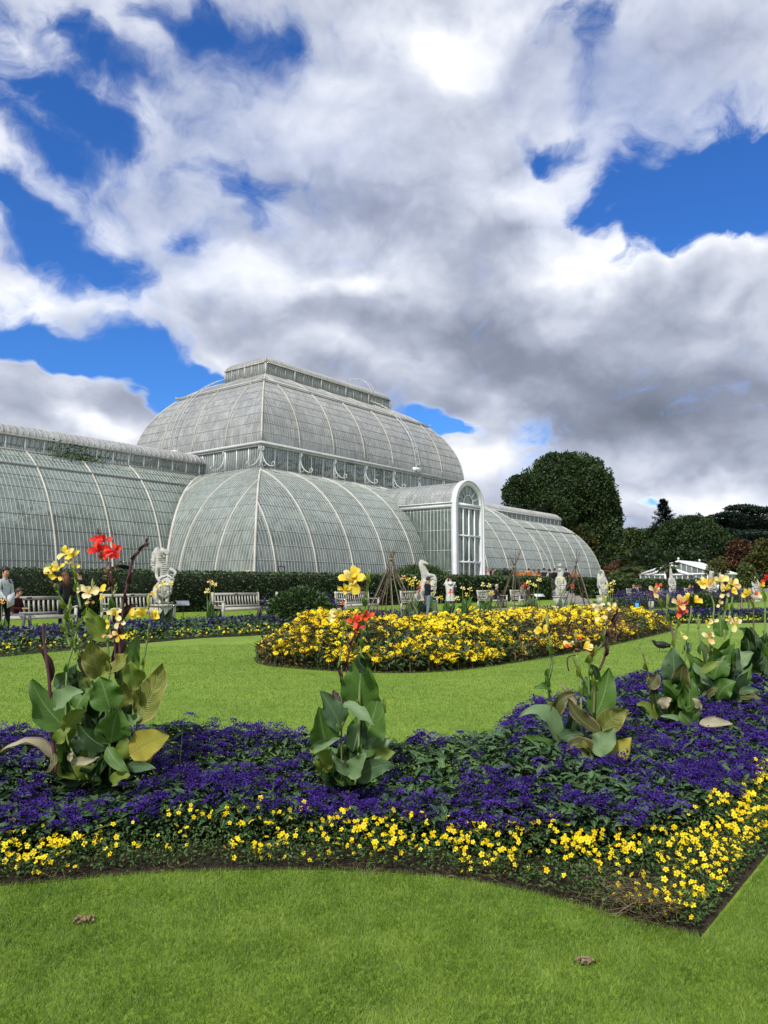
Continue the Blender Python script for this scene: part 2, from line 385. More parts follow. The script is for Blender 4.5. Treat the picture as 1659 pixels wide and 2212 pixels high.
def shell(pieces,sides,prof,bar=.27,barw=.026,bard=.022,ribs=(),ribw=.085,ribd=.09,purl=1.0,barmat=None,glass=None,ribmat=None,purlw=.028,hips=True):
    """sides: list of dict(e,o,D,lo,hi,ribs): e axis along, o outward axis (uv plane), D distance of the base line,
    lo/hi: functions (s,z)->t limits"""
    gl,br,pu,rb=pieces
    prof=np.asarray(prof,float); n=len(prof)
    tan=np.gradient(prof,axis=0); tan/=np.linalg.norm(tan,axis=1)[:,None]
    nrm=np.stack([-tan[:,1],tan[:,0]],1) # (ds,dz) outward: inset decreases
    for sd_ in sides:
        e=A(*sd_['e']);o=A(*sd_['o']);D=sd_['D']
        def pt(t,s,z):
            q=t*e+(D-s)*o; return W(q[0],q[1],z)
        lo=[sd_['lo'](s,z) for s,z in prof]; hi=[sd_['hi'](s,z) for s,z in prof]
        V=[pt(l,s,z) for l,(s,z) in zip(lo,prof)]+[pt(h,s,z) for h,(s,z) in zip(hi,prof)]
        gl.add(V,[(i,n+i,n+i+1,i+1) for i in range(n-1)],glass)
        ew=W(e[0],e[1])-W(0,0)
        def run(t,mb,wd,dp,mat):
            ok=[i for i in range(n) if lo[i]-1e-6<=t<=hi[i]+1e-6]
            if len(ok)<2: return
            i0,i1=ok[0],ok[-1]
            ps=[(prof[i][0],prof[i][1],nrm[i]) for i in range(i0,i1+1)]
            # extend to the exact hip crossing
            if i1<n-1:
                a,b=prof[i1],prof[i1+1]; L=hi if t>hi[i1+1] else lo
                den=(L[i1+1]-L[i1]); 
                if abs(den)>1e-6:
                    f=min(1,max(0,(t-L[i1])/den)); q=a+(b-a)*f; ps.append((q[0],q[1],nrm[i1]))
            VV=[]
            for s,z,nn in ps:
                b=pt(t,s,z); ov=pt(t,s+nn[0],z+nn[1])-b
                VV+= [b-ew*wd/2-ov*.01,b-ew*wd/2+ov*dp,b+ew*wd/2+ov*dp,b+ew*wd/2-ov*.01]
            k=len(ps)
            F=[]
            for i in range(k-1):
                for j in range(3): F.append((4*i+j,4*i+j+1,4*i+j+5,4*i+j+4))
            F.append((0,3,2,1)); F.append((4*k-4,4*k-3,4*k-2,4*k-1))
            mb.add(VV,F,mat)
        tmin,tmax=min(lo),max(hi)
        t=tmin+bar*.5
        ribt=sd_['ribs']
        while t<tmax:
            if all(abs(t-r)>ribw*.6 for r in ribt): run(t,br,barw,bard,barmat)
            t+=bar
        for r in ribt: run(r,rb,ribw,ribd,ribmat)
        # horizontal purlins
        if purl:
            seg=np.linalg.norm(np.diff(prof,axis=0),axis=1);cum=np.concatenate([[0],np.cumsum(seg)])
            k=max(1,int(round(cum[-1]/purl)))
            for q in np.arange(1,k)*cum[-1]/k:
                i=int(np.searchsorted(cum,q)-1);f=(q-cum[i])/seg[i]
                s,z=prof[i]*(1-f)+prof[i+1]*f; l=lo[i]*(1-f)+lo[i+1]*f;h=hi[i]*(1-f)+hi[i+1]*f
                nn=nrm[i]
                a=pt(l,s,z);b=pt(h,s,z);ov=pt(l,s+nn[0],z+nn[1])-a
                pu.beam(a+ov*.012,b+ov*.012,purlw,.03,PURL,up=ov)
def hipline(mb,pts,w_,m):
    mb.tube(pts,w_,m,6)
def rect_sides(Au,Bv,ribu,ribv,which='lrfb',valley=None):
    S=[]
    mit=lambda L:((lambda s,z:-(L-s)),(lambda s,z:(L-s)))
    a=mit(Au);b=mit(Bv)
    S.append(dict(e=(1,0),o=(0,1),D=Bv,lo=a[0],hi=a[1],ribs=ribu))
    S.append(dict(e=(1,0),o=(0,-1),D=Bv,lo=a[0],hi=a[1],ribs=ribu))
    S.append(dict(e=(0,1),o=(-1,0),D=Au,lo=b[0],hi=b[1],ribs=ribv))
    S.append(dict(e=(0,1),o=(1,0),D=Au,lo=b[0],hi=b[1],ribs=ribv))
    return S
palm=empty('palm_house',W(0,0,ZB),0,'large curved white-ribbed Victorian glasshouse with a domed centre and long glazed wings','glasshouse')
def part(mb,name,label=None,parent=palm,smooth=False,sharp=None):
    return tag(mb.build(name,parent,smooth,sharp),label)
TA,TB=20.9,14.777; S2=6.737; ZF,ZE=9.953,11.835
lowprof=quarter(0,ZB,8.6,9.3,S2,15); lowprof[-1][1]=ZF
s_of=lambda z: float(np.interp(z,lowprof[:,1],lowprof[:,0]))
g,b_,p_,r_=MB(),MB(),MB(),MB()
rbu=[(k-5)*3.8 for k in range(11)]; rbu=[q for q in rbu]
rbv=[(k+.5)*3.694 for k in range(-4,4)]
rbv=[-11.08,-7.39,-3.69,0,3.69,7.39,11.08]
# lower storey of the centre block
shell((g,b_,p_,r_),rect_sides(TA,TB,rbu,rbv),lowprof,barmat=BAR,glass=G_LOW,ribmat=RIBM,purl=1.02)
for su in(-1,1):
    for sv in(-1,1):
        r_.tube([W(su*(TA-s),sv*(TB-s),z) for s,z in lowprof],.085,RIBM,6)
part(g,'lower_glazing',smooth=True);part(b_,'lower_glazing_bars');part(p_,'lower_purlins');part(r_,'lower_ribs')
# clerestory of the centre block
CA,CB=TA-S2,TB-S2
def wallband(Au,Bv,z0,z1,ncu,ncv,gm,gb,wb,bar=.26,sides='all',colw=.2,post=WHITE,barm=BAR,ext=None):
    for e,o,D,L,nc in (((1,0),(0,1),Bv,Au,ncu),((1,0),(0,-1),Bv,Au,ncu),((0,1),(-1,0),Au,Bv,ncv),((0,1),(1,0),Au,Bv,ncv)):
        if ext: 
            if e==(0,1) and not ext(o): continue
        e_=A(*e);o_=A(*o)
        pt=lambda t,z,off=0:W(*(t*e_+(D+off)*o_),z)
        gb.add([pt(-L,z0),pt(L,z0),pt(L,z1),pt(-L,z1)],[(0,1,2,3)],gm)
        ow=W(*o_)-W(0,0)
        for t in np.arange(-L+bar/2,L,bar): wb.beam(pt(t,z0,.02),pt(t,z1,.02),.03,.05,barm,up=ow)
        for t in np.linspace(-L,L,nc+1): wb.beam(pt(t,z0,.03),pt(t,z1,.03),colw,.12,post,up=ow)
        for t in (np.linspace(-L,L,nc*3+1)): wb.beam(pt(t,z0,.025),pt(t,z1,.025),.07,.08,post,up=ow)
g,b_=MB(),MB()
wallband(CA,CB,ZF,ZE,7,4,G_WALL,g,b_)
part(g,'clerestory_glazing');part(b_,'clerestory_columns')
BRK=solid('pale grey iron paint',(.52,.54,.535),.5,.15,2,.04)
c=MB()
for e,o,D,L in (((1,0),(0,1),CB,CA),((1,0),(0,-1),CB,CA),((0,1),(-1,0),CA,CB),((0,1),(1,0),CA,CB)):
    e_=A(*e);o_=A(*o);ow=W(*o_)-W(0,0)
    for z,h,pr in ((ZE+.02,.2,.2),(ZE-.16,.12,.12),(ZF-.02,.14,.1)):
        c.beam(W(*(-(L+pr)*e_+(D+pr/2)*o_),z),W(*((L+pr-.004*h)*e_+(D+pr/2)*o_),z),h,pr+.1,BRK if z>ZF+.2 else LEAD,up=ow)
part(c,'gutter_cornice')
# scroll brackets between clerestory and lower roof
BRK=solid('pale grey bracket paint',(.56,.58,.57),.5,.15,2,.04)
sc=MB()
def bracket(u,v,ou,ov):
    sc=MB()
    o=A(ou,ov);o/=np.linalg.norm(o)
    f=lambda r,z:W(u+o[0]*r,v+o[1]*r,z)
    pts=[f(.12+1.15*(1-math.cos(q)),ZE-.25-.35-1.25*math.sin(q)) for q in np.linspace(0,math.pi/2,12)]
    top=[f(.12+.16*math.sin(q),ZE-.25-.17*(1-math.cos(q))) for q in np.linspace(math.pi*.1,math.pi,8)]
    sc.tube(top+pts,.042,BRK,6)
    e=pts[-1]
    sc.tube([e+(f(1,0)-f(0,0))*(.16*math.sin(q))+A(0,0,.16-.16*math.cos(q)) for q in np.linspace(0,5.2,12)],.036,BRK,6)
    cc_=f(.3,ZF+.32)
    sc.tube([cc_+(f(1,0)-f(0,0))*(.19*math.cos(q))+A(0,0,.19*math.sin(q)) for q in np.linspace(0,2*math.pi,14)],.03,BRK,5,cap=False)
    part(sc,'scroll_bracket',smooth=True)
for t in np.linspace(-CA,CA,8)[1:-1]:
    for s in(-1,1): bracket(t,s*CB,0,s)
for t in np.linspace(-CB,CB,5)[1:-1]:
    for s in(-1,1): bracket(s*CA,t,s,0)
for a in(-1,1):
    for b in(-1,1): bracket(a*CA,b*CB,a,0);bracket(a*CA,b*CB,0,b);bracket(a*CA,b*CB,a,b)
# upper dome
up1=quarter(0,ZE+.1,9,7.95,2.68,11); up2=quarter(0,ZE+.1,9,7.95,5.465,20)
up2=up2[up2[:,0]>=2.68-.02]; up2[0]=up1[-1]
g,b_,p_,r_=MB(),MB(),MB(),MB()
ru=list(np.linspace(-CA,CA,8)[1:-1]);rv=list(np.linspace(-CB,CB,5)[1:-1])
shell((g,b_,p_,r_),rect_sides(CA,CB,ru,rv),up1,barmat=BARG,glass=G_UP,ribmat=RIBU,purl=.8,bar=.265,barw=.036)
shell((g,b_,p_,r_),rect_sides(CA,CB,ru,rv),up2,barmat=BARG,glass=G_UP,ribmat=RIBU,purl=1.2,bar=.265,barw=.05)
allp=np.concatenate([up1,up2[1:]])
for su in(-1,1):
    for sv in(-1,1): r_.tube([W(su*(CA-s),sv*(CB-s),z) for s,z in allp],.07,RIBM,6)
part(g,'dome_glazing',smooth=True);part(b_,'dome_glazing_bars');part(p_,'dome_purlins');part(r_,'dome_ribs')
ring=MB(); ra,rb2=CA-2.6,CB-2.6; zr=up1[-1][1]+.08
cs=[(-ra,-rb2),(ra,-rb2),(ra,rb2),(-ra,rb2)]
for i in range(4):
    a,b=cs[i],cs[(i+1)%4]; d=A(b[0]-a[0],b[1]-a[1]);d/=np.linalg.norm(d)
    ring.tube([W(a[0]-d[0]*.35,a[1]-d[1]*.35,zr+.05),W(b[0]+d[0]*.35,b[1]+d[1]*.35,zr+.05)],.05,BRK,6)
    ring.tube([W(a[0],a[1],zr-.1),W(b[0],b[1],zr-.1)],.05,LEAD,6)
    for f in np.linspace(.04,.96,9 if i%2==0 else 5):
        q=A(*a)*(1-f)+A(*b)*f; ring.tube([W(q[0],q[1],zr-.18),W(q[0],q[1],zr+.05)],.035,LEAD,5)
part(ring,'dome_rail','thin ladder rail running round the dome')
# lantern on top
LA,LB=CA-5.465,CB-5.465; ZC,ZT=19.103,20.26
g,b_=MB(),MB()
wallband(LA,LB,ZC,ZT,5,2,G_WALL,g,b_,colw=.12,post=RIBU,barm=BARG,bar=.23)
part(g,'lantern_glazing');part(b_,'lantern_columns')
c=MB()
for i,(a,b) in enumerate((((-LA,LB),(LA,LB)),((-LA,-LB),(LA,-LB)),((-LA,-LB),(-LA,LB)),((LA,-LB),(LA,LB)))):
    for z,h in((ZT+.03,.1),(ZC-.02,.14)):
        e_=A(b[0]-a[0],b[1]-a[1]);e_/=np.linalg.norm(e_); ex=.1+.004*i
        c.beam(W(a[0]-e_[0]*ex,a[1]-e_[1]*ex,z),W(b[0]+e_[0]*ex,b[1]+e_[1]*ex,z),.2,h+.002*i,RIBU)
part(c,'lantern_cornice')
lp=quarter(0,ZT+.07,LB,1.0,LB-.02,10)
g,b_,p_,r_=MB(),MB(),MB(),MB()
shell((g,b_,p_,r_),rect_sides(LA,LB,[],[]),lp,barmat=BARG,glass=G_UP,ribmat=RIBU,purl=0,bar=.24,barw=.036)
r_.tube([W(-(LA-LB),0,ZT+1.09),W(LA-LB,0,ZT+1.09)],.06,RIBU,6)
for su in(-1,1):
    for sv in(-1,1): r_.tube([W(su*(LA-s),sv*(LB-s),z) for s,z in lp],.05,RIBU,5)
part(g,'lantern_roof_glazing',smooth=True);part(b_,'lantern_roof_bars');part(r_,'lantern_ridge')
# wings
WBW,WL=6.033,34.9; WBL=1.616; ZWB,ZWE=9.875,10.764
wp=quarter(0,ZB,7,9.71,WBW-WBL,15); wp[-1][1]=ZWB
for sg,nm in((-1,'nearer wing'),(1,'farther wing')):
    g,b_,p_,r_=MB(),MB(),MB(),MB()
    far=TA+WL
    inner=lambda s,z:(TA-s_of(z))
    outer=lambda s,z:(far-s)
    ribs=[TA+.2+k*3.8 for k in range(0,9)]
    if sg>0: lo,hi,rr=inner,outer,[q for q in ribs]
    else: lo,hi,rr=(lambda s,z:-outer(s,z)),(lambda s,z:-inner(s,z)),[-q for q in ribs]
    sides=[dict(e=(1,0),o=(0,1),D=WBW,lo=lo,hi=hi,ribs=rr),dict(e=(1,0),o=(0,-1),D=WBW,lo=lo,hi=hi,ribs=rr),
           dict(e=(0,1),o=(sg,0),D=far,lo=lambda s,z:-(WBW-s),hi=lambda s,z:(WBW-s),ribs=[-2.5,2.5])]
    shell((g,b_,p_,r_),sides,wp,barmat=BAR,glass=G_WING,ribmat=RIBM,purl=1.0,barw=.028)
    for sv in(-1,1):
        r_.tube([W(sg*(far-s),sv*(WBW-s),z) for s,z in wp],.08,RIBM,6)
        r_.tube([W(sg*(TA-s_of(z)+.05),sv*(WBW-s+.04),z) for s,z in wp],.12,RIBM,6)
    # a raised line of flashing where the flatter head of the roof begins
    s8,z8=wp[11]; nx=far-s8
    for sv in(-1,1): p_.beam(W(sg*(TA-s_of(z8)),sv*(WBW-s8+.05),z8+.06),W(sg*nx,sv*(WBW-s8+.05),z8+.06),.05,.12,LEAD)
    part(g,'wing_glazing',smooth=True);part(b_,'wing_glazing_bars');part(p_,'wing_purlins');part(r_,'wing_ribs')
    g,b_,c=MB(),MB(),MB()
    u0,u1=CA,far-(WBW-WBL)
    for sv in(-1,1):
        b_=MB()
        o=W(0,sv)-W(0,0)
        g.add([W(sg*u0,sv*WBL,ZWB),W(sg*u1,sv*WBL,ZWB),W(sg*u1,sv*WBL,ZWE),W(sg*u0,sv*WBL,ZWE)],[(0,1,2,3)],G_WALL)
        for t in np.arange(u0+.1,u1,.3): b_.beam(W(sg*t,sv*(WBL+.02),ZWB),W(sg*t,sv*(WBL+.02),ZWE),.03,.04,BAR,up=o)
        for t in np.arange(u0+.6,u1,1.27): b_.beam(W(sg*t,sv*(WBL+.03),ZWB),W(sg*t,sv*(WBL+.03),ZWE),.09,.07,WHITE,up=o)
        for z,h in((ZWE+.03,.12),(ZWB-.02,.14)): c.beam(W(sg*u0,sv*(WBL+.06),z),W(sg*u1,sv*(WBL+.06),z),h,.16,WHITE if sg>0 else RIBU,up=o)
        part(b_,'wing_lantern_columns')
    g.add([W(sg*u1,-WBL,ZWB),W(sg*u1,WBL,ZWB),W(sg*u1,WBL,ZWE),W(sg*u1,-WBL,ZWE)],[(0,1,2,3)],G_WALL)
    c.beam(W(sg*(u1+.06),-WBL-.1,ZWE+.034),W(sg*(u1+.06),WBL+.1,ZWE+.034),.12,.16,RIBU)
    part(g,'wing_lantern_glazing');part(c,'wing_lantern_cornice')
    g,b_,p_,r_=MB(),MB(),MB(),MB()
    wl=quarter(0,ZWE+.09,WBL,.85,WBL-.02,9)
    if sg>0: lo,hi=(lambda s,z:u0),(lambda s,z:u1-s*.5)
    else: lo,hi=(lambda s,z:-u1+s*.5),(lambda s,z:-u0)
    shell((g,b_,p_,r_),[dict(e=(1,0),o=(0,1),D=WBL,lo=lo,hi=hi,ribs=[]),dict(e=(1,0),o=(0,-1),D=WBL,lo=lo,hi=hi,ribs=[])],wl,barmat=BARG,glass=G_UP,purl=0,bar=.42,barw=.05,bard=.06)
    # closed end of the little barrel roof
    e=[W(sg*(u1-s*.5),-(WBL-s),z) for s,z in wl]+[W(sg*(u1-s*.5),(WBL-s),z) for s,z in wl[::-1]]
    mb_c=np.array(e).mean(0); g.add(e+[mb_c],[(i,(i+1)%len(e),len(e)) for i in range(len(e))],G_UP)
    part(g,'wing_lantern_roof_glazing',smooth=False);part(b_,'wing_lantern_roof_bars')
# porch: a glazed barrel-roofed entrance bay
PV,PW,PZ=17.25,2.07,7.63
po=MB();gb=MB();bb=MB()
shv=lambda z:TB-s_of(min(z,ZF)) # v where the main shell stands at height z
for s in(-1,1):
    o=W(s,0)-W(0,0)
    zs=np.linspace(ZB,PZ,12)
    V=[W(s*PW,PV-.1,z) for z in zs]+[W(s*PW,shv(z),z) for z in zs]
    gb.add(V,[(i,i+1,12+i+1,12+i) for i in range(11)],G_PORCH)
    for v in np.arange(8.7,PV-.2,.33):
        z0=ZB if v>TB else float(np.interp(TB-v,lowprof[:,0],lowprof[:,1]))
        if z0<PZ-.05: bb.beam(W(s*(PW+.02),v,z0),W(s*(PW+.02),v,PZ),.03,.05,BRK,up=o)
    for z in np.arange(ZB+1.6,PZ-.2,1.6): bb.beam(W(s*(PW+.01),shv(z),z),W(s*(PW+.01),PV-.1,z),.05,.04,BAR,up=o)
    po.beam(W(s*(PW+.04),shv(PZ)-.3,PZ),W(s*(PW+.04),PV-.12,PZ),.34,.2,WHITE,up=o)
    po.beam(W(s*(PW+.1),shv(PZ)-.3,PZ+.2),W(s*(PW+.1),PV-.12,PZ+.2),.07,.3,WHITE,up=o)
# barrel roof
an=np.linspace(0,math.pi,25)
v0=8.4
gb.add([W(PW*math.cos(q),v,PZ+.2+1.8*math.sin(q)) for v in(v0,PV-.1) for q in an],[(i,i+1,26+i,25+i) for i in range(24)],G_UP)
for v in np.arange(v0,PV-.2,.36): bb.tube([W((PW+.02)*math.cos(q),v,PZ+.2+1.82*math.sin(q)) for q in an],.022,BAR,4,cap=False)
for q in an[3:-1:3]: bb.beam(W(PW*math.cos(q),v0,PZ+.2+1.81*math.sin(q)),W(PW*math.cos(q),PV-.1,PZ+.2+1.81*math.sin(q)),.03,.03,BAR)
part(gb,'porch_glazing',smooth=True,sharp=rad(40));part(bb,'porch_glazing_bars')
# porch front frame
ov=W(0,1)-W(0,0); eu=W(1,0)-W(0,0)
fo=W(0,PV); fr=(fo,eu,A(0,0,1),ov)
outer_=[(PW+.08,ZB)]+[((PW+.08)*math.cos(q),PZ+.1+2.0*math.sin(q)) for q in an]+[(-PW-.08,ZB)]
inner_=[(PW-.33,ZB)]+[((PW-.33)*math.cos(q),PZ+.1+1.6*math.sin(q)) for q in an]+[(-PW+.33,ZB)]
def band(mb,O,I,h0,h1,m):
    O=np.array(O);I=np.array(I);n=len(O)
    f=lambda q,h:fo+q[0]*eu+A(0,0,q[1])+h*ov
    V=[f(q,h1) for q in O]+[f(q,h1) for q in I]+[f(q,h0) for q in O]+[f(q,h0) for q in I]
    F=[]
    for i in range(n-1):
        F+=[(i,i+1,n+i+1,n+i),(2*n+i,2*n+i+1,i+1,i),(n+i,n+i+1,3*n+i+1,3*n+i),(3*n+i,3*n+i+1,2*n+i+1,2*n+i)]
    mb.add(V,F,m)
band(po,outer_,inner_,-.25,.12,WHITE)
band(po,[((PW+.16)*q[0]/(PW+.08),q[1]+.06) for q in outer_],[((PW-.02)*q[0]/(PW+.08),q[1]-.06) for q in outer_],-.22,.2,WHITE)
def lb(x0,z0,x1,z1,w_,dp=.06,of=.02): po.beam(fo+x0*eu+A(0,0,z0)+ov*of,fo+x1*eu+A(0,0,z1)+ov*of,w_,dp,WHITE,up=ov)
iw=PW-.33
lb(-iw,PZ+.1,iw,PZ+.1,.22,.2); lb(-iw,PZ-.12,iw,PZ-.12,.1,.12)
xs=np.linspace(-iw,iw,5); zs=[ZB+.02,3.15,5.25,7.35]
for x in xs[1:-1]: lb(x,ZB,x,PZ-.1,.1,.1)
for z in zs[1:-1]: lb(-iw,z,iw,z,.13,.08,.03)
for i in range(4):      # rounded corners of the panes
    for j in range(3):
        xa,xb=xs[i]+.05,xs[i+1]-.05; za,zb=zs[j]+.06,zs[j+1]-.06
        for cx_,cz_,sx_,sz_ in((xa,za,1,1),(xb,za,-1,1),(xa,zb,1,-1),(xb,zb,-1,-1)):
            r=.16
            pts=[(cx_,cz_)]+[(cx_+sx_*r*(1-math.sin(q)),cz_+sz_*r*(1-math.cos(q))) for q in np.linspace(0,math.pi/2,6)]
            if sx_*sz_<0: pts=pts[::-1]
            po.prism(pts,-.03,.04,WHITE,fr)
fz=PZ+.21
po.tube([fo+.72*math.cos(q)*eu+A(0,0,fz+.72*math.sin(q)) for q in an],.035,WHITE,5)
for q in np.linspace(math.pi/8,math.pi*7/8,6): po.tube([fo+.72*math.cos(q)*eu+A(0,0,fz+.72*math.sin(q)),fo+iw*math.cos(q)*eu+A(0,0,fz+1.5*math.sin(q))],.028,WHITE,5)
pf=part(po,'porch_frame','bright white arched entrance frame with rounded panes')
gp=MB(); gp.add([fo+A(0,0,0)*0-ov*.06+q[0]*eu+A(0,0,q[1]) for q in inner_]+[fo-ov*.06+A(0,0,5)],[(i,i+1,len(inner_)) for i in range(len(inner_)-1)],G_PANE)
part(gp,'porch_panes')
# plinth
pl=MB()
for (a,b,v) in((-TA,-PW,TB),(PW,TA,TB),(-TA-WL,-TA,WBW),(TA,TA+WL,WBW)):
    pl.beam(W(a,v+.1,ZB+.15),W(b,v+.1,ZB+.15),.5,.3,STONE)
pl.beam(W(-TA-.1,-TB,ZB+.152),W(-TA-.1,TB,ZB+.152),.5,.3,STONE)
part(pl,'stone_plinth')
# foot scrolls of the ribs
fs=MB()
def foot(u,v,ou,ov_):
    fs=MB()
    f=lambda r,z:W(u+ou*r,v+ov_*r,z)
    fs.tube([f(.1+.02*k,ZB+1.25-.12*k) for k in range(4)]+[f(.18+.22*math.sin(q),ZB+.62+.28*math.cos(q)) for q in np.linspace(0,5,12)],.05,WHITE,6)
    part(fs,'foot_scroll',smooth=True)
for u in rbu: 
    if abs(u)>PW+.3: foot(u,TB,0,1)
for v in rbv:
    if abs(v)>WBW: foot(-TA,v,-1,0)
for k in range(9): foot(-(TA+.2+k*3.8),WBW,0,1);foot((TA+.2+k*3.8),WBW,0,1)
foot(-TA,TB,-.7,.7)
# maintenance ladders
def ladder(path,side,wd=.42,name='ladder',label=None):
    mb=MB();path=np.asarray(path);side=np.asarray(side)
    for s in(-1,1): mb.tube(path+s*side*wd/2,.03,BRK,5)
    L=np.linalg.norm(np.diff(path,axis=0),axis=1).sum();k=int(L/.55)
    idx=np.linspace(0,len(path)-1,k)
    for q in idx:
        i=min(int(q),len(path)-2);f=q-i;c_=path[i]*(1-f)+path[i+1]*f
        mb.tube([c_-side*wd/2,c_+side*wd/2],.02,BRK,4)
    return part(mb,name,label,smooth=True)
ul=uAt(898,CB)
def up_at(s,off):
    i=np.argmin(abs(allp[:,0]-s)); return allp[i]
def lpath(fn,off=.35):
    t=np.gradient(allp,axis=0);t/=np.linalg.norm(t,axis=1)[:,None]
    q=allp+np.stack([-t[:,1],t[:,0]],1)*off
    return [fn(s,z) for s,z in q]
ladder(lpath(lambda s,z:W(ul,CB-s,z)),eu,.55,'ladder','white curved ladder over the long side of the dome')
vl=-2.4
ladder(lpath(lambda s,z:W(-(CA-s),vl,z)),ov,.55,'ladder','white curved ladder over the end of the dome')
ua=uAt(760,0)
ladder([W(ua,(LB+.25)*math.cos(q),ZT-.3+2.3*math.sin(q)) for q in np.linspace(.1,math.pi-.1,18)],eu,.55,'ladder','arched ladder standing over the lantern roof')
bx=MB(); bx.box(W(ul,CB+.1,ZE+.35),(.9,.5,.35),WHITE,R=[eu,ov,A(0,0,1)]); bx.box(W(ul+.1,CB+.16,ZE+.7),(.35,.3,.4),PURL,R=[eu,ov,A(0,0,1)])
bx.box(W(-CA-.1,vl,ZE+.35),(.4,.8,.35),WHITE,R=[eu,ov,A(0,0,1)]); part(bx,'ladder_carriage')
# planting seen dimly through the glass
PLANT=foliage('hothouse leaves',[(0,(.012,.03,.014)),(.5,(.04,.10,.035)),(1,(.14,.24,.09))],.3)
pm=MB()
def plume(n,u0,u1,v0,v1,z0,z1,L=1.0):
    c0=RNG.uniform([u0,v0,z0],[u1,v1,z1],(max(4,n//40),3))
    idx=RNG.integers(0,len(c0),n); q=c0[idx]; d=randdir(n,-.5,.9)
    hh=RNG.random(n)
    o=q+RNG.normal(0,.5,(n,3))
    O=np.stack([BC[0]+o[:,0]*BU[0]+o[:,1]*BN[0],BC[1]+o[:,0]*BU[1]+o[:,1]*BN[1],o[:,2]],1)
    inst(pm,T_LEAF,F_LEAF,PLANT,O,d,RNG.uniform(.5,1.1,n)*L,roll=RNG.uniform(-1,1,n),SX=RNG.uniform(.25,.5,n)*L)
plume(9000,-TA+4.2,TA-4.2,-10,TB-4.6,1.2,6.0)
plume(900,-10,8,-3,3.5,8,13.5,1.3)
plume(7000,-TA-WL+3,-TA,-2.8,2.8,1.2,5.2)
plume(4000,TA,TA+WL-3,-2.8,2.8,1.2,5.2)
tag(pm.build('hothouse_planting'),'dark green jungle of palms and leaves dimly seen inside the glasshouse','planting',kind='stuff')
# ivy-like climber leaking out of the near wing lantern
iv=MB(); n=420
uu=uAt(150,WBL)+RNG.normal(0,1.1,n); zz=ZWB-.05+RNG.random(n)**2*1.0; vv=WBL+.1+RNG.random(n)*.25+(zz<ZWB+.15)*RNG.random(n)*.5
O=np.array([W(a,b,c) for a,b,c in zip(uu,vv,zz)])
inst(iv,T_LEAF,F_LEAF,foliage('climber leaves',[(0,(.03,.07,.02)),(1,(.12,.2,.06))],.2),O,randdir(n),.16)
part(iv,'escaped_climber','dark climber growing out of the roof vent')
# ---------------------------------------------------------------- ground, terrace, steps
def lawnmat():
    m,nt,out=newmat('mown lawn'); p=geo(nt)
    mp_=N(nt,'ShaderNodeMapping',ins={0:p}); mp_.inputs[3].default_value=(1,.55,1)
    a=noise(nt,.55,5,.65,p); b=noise(nt,26,6,.7,mp_.outputs[0]); c=noise(nt,5,4,.6,mp_.outputs[0])
    f=math_(nt,'ADD',math_(nt,'MULTIPLY',b,.45),math_(nt,'ADD',math_(nt,'MULTIPLY',a,.33),math_(nt,'MULTIPLY',c,.22)))
    col=ramp(nt,f,[(.34,(.08,.15,.014)),(.5,(.155,.245,.026)),(.64,(.245,.325,.045))])
    pr=N(nt,'ShaderNodeBsdfPrincipled',ins={'Base Color':col,'Roughness':.75,'Specular IOR Level':.2})
    nt.links.new(bump(nt,b,.5,.02),pr.inputs['Normal']); nt.links.new(pr.outputs[0],out.inputs[0]); return m
LAWN=lawnmat()
SOIL=solid('dark garden soil',(.045,.034,.024),.95,.35,9,.6,40,spec=.15)
GRAVEL=solid('pale gravel path',(.30,.28,.24),.9,.25,14,.3,60)
PAVE=solid('worn stone paving',(.34,.32,.28),.85,.25,3,.3)
g=MB(); xs=np.concatenate([[-700],np.linspace(-60,80,29),[700]]); ys=np.concatenate([[-300],np.linspace(-10,120,27),[900]])
V=[(x,y,0) for y in ys for x in xs]; nx=len(xs)
g.add(V,[(j*nx+i,j*nx+i+1,(j+1)*nx+i+1,(j+1)*nx+i) for j in range(len(ys)-1) for i in range(nx-1)],LAWN)
tag(g.build('ground'),kind='structure')
TV=24.3
t=MB()
def quadstrip(mb,u0,u1,pts,m):
    V=[W(u0,v,z) for v,z in pts]+[W(u1,v,z) for v,z in pts];n=len(pts)
    mb.add(V,[(i,i+1,n+i+1,n+i) for i in range(n-1)],m)
quadstrip(t,-200,300,[(TV,.852),(-300,.852)],GRAVEL); quadstrip(t,-200,300,[(TV,-.05),(TV,.852)],STONE)
tag(t.build('terrace'),kind='structure')
SU0,SU1=-3.0,1.6
bk=MB()
prof=[(28.2,-.01),(27.2,.09),(26.2,.26),(25.2,.34),(TV,.36)]
quadstrip(bk,-90,SU0,prof,LAWN); quadstrip(bk,SU1,90,prof,LAWN)
tag(bk.build('grass_bank'),kind='structure')
st=MB()
for k in range(5): quadstrip(st,SU0,SU1,[(26.8-.42*k,0),(26.8-.42*k,.17*(k+1)),(26.8-.42*(k+1)-.02 if k<4 else TV-.3,.17*(k+1))],PAVE)
for u in(SU0,SU1):
    quadstrip(st,u-.17,u+.17,[(26.95,0),(26.95,.12),(26.6,.2),(TV,.90)],PAVE)
    V=[W(u+s*.17,v,z) for s in(-1,1) for v,z in((26.95,0),(26.95,.12),(26.6,.2),(TV,.90),(TV,0))]; st.add(V,[(0,1,2,3),(5,8,7,6)],PAVE); st.add(V,[(0,3,4),(5,9,8)],PAVE)
tag(st.build('stone_steps'),'pale stone steps climbing through the gap in the clipped hedge','steps')
pa=MB(); quadstrip(pa,-5,40,[(30.6,.006),(28.25,.006)],PAVE); quadstrip(pa,-60,-5,[(28.95,.005),(28.35,.005)],GRAVEL)
tag(pa.build('path'),kind='structure')
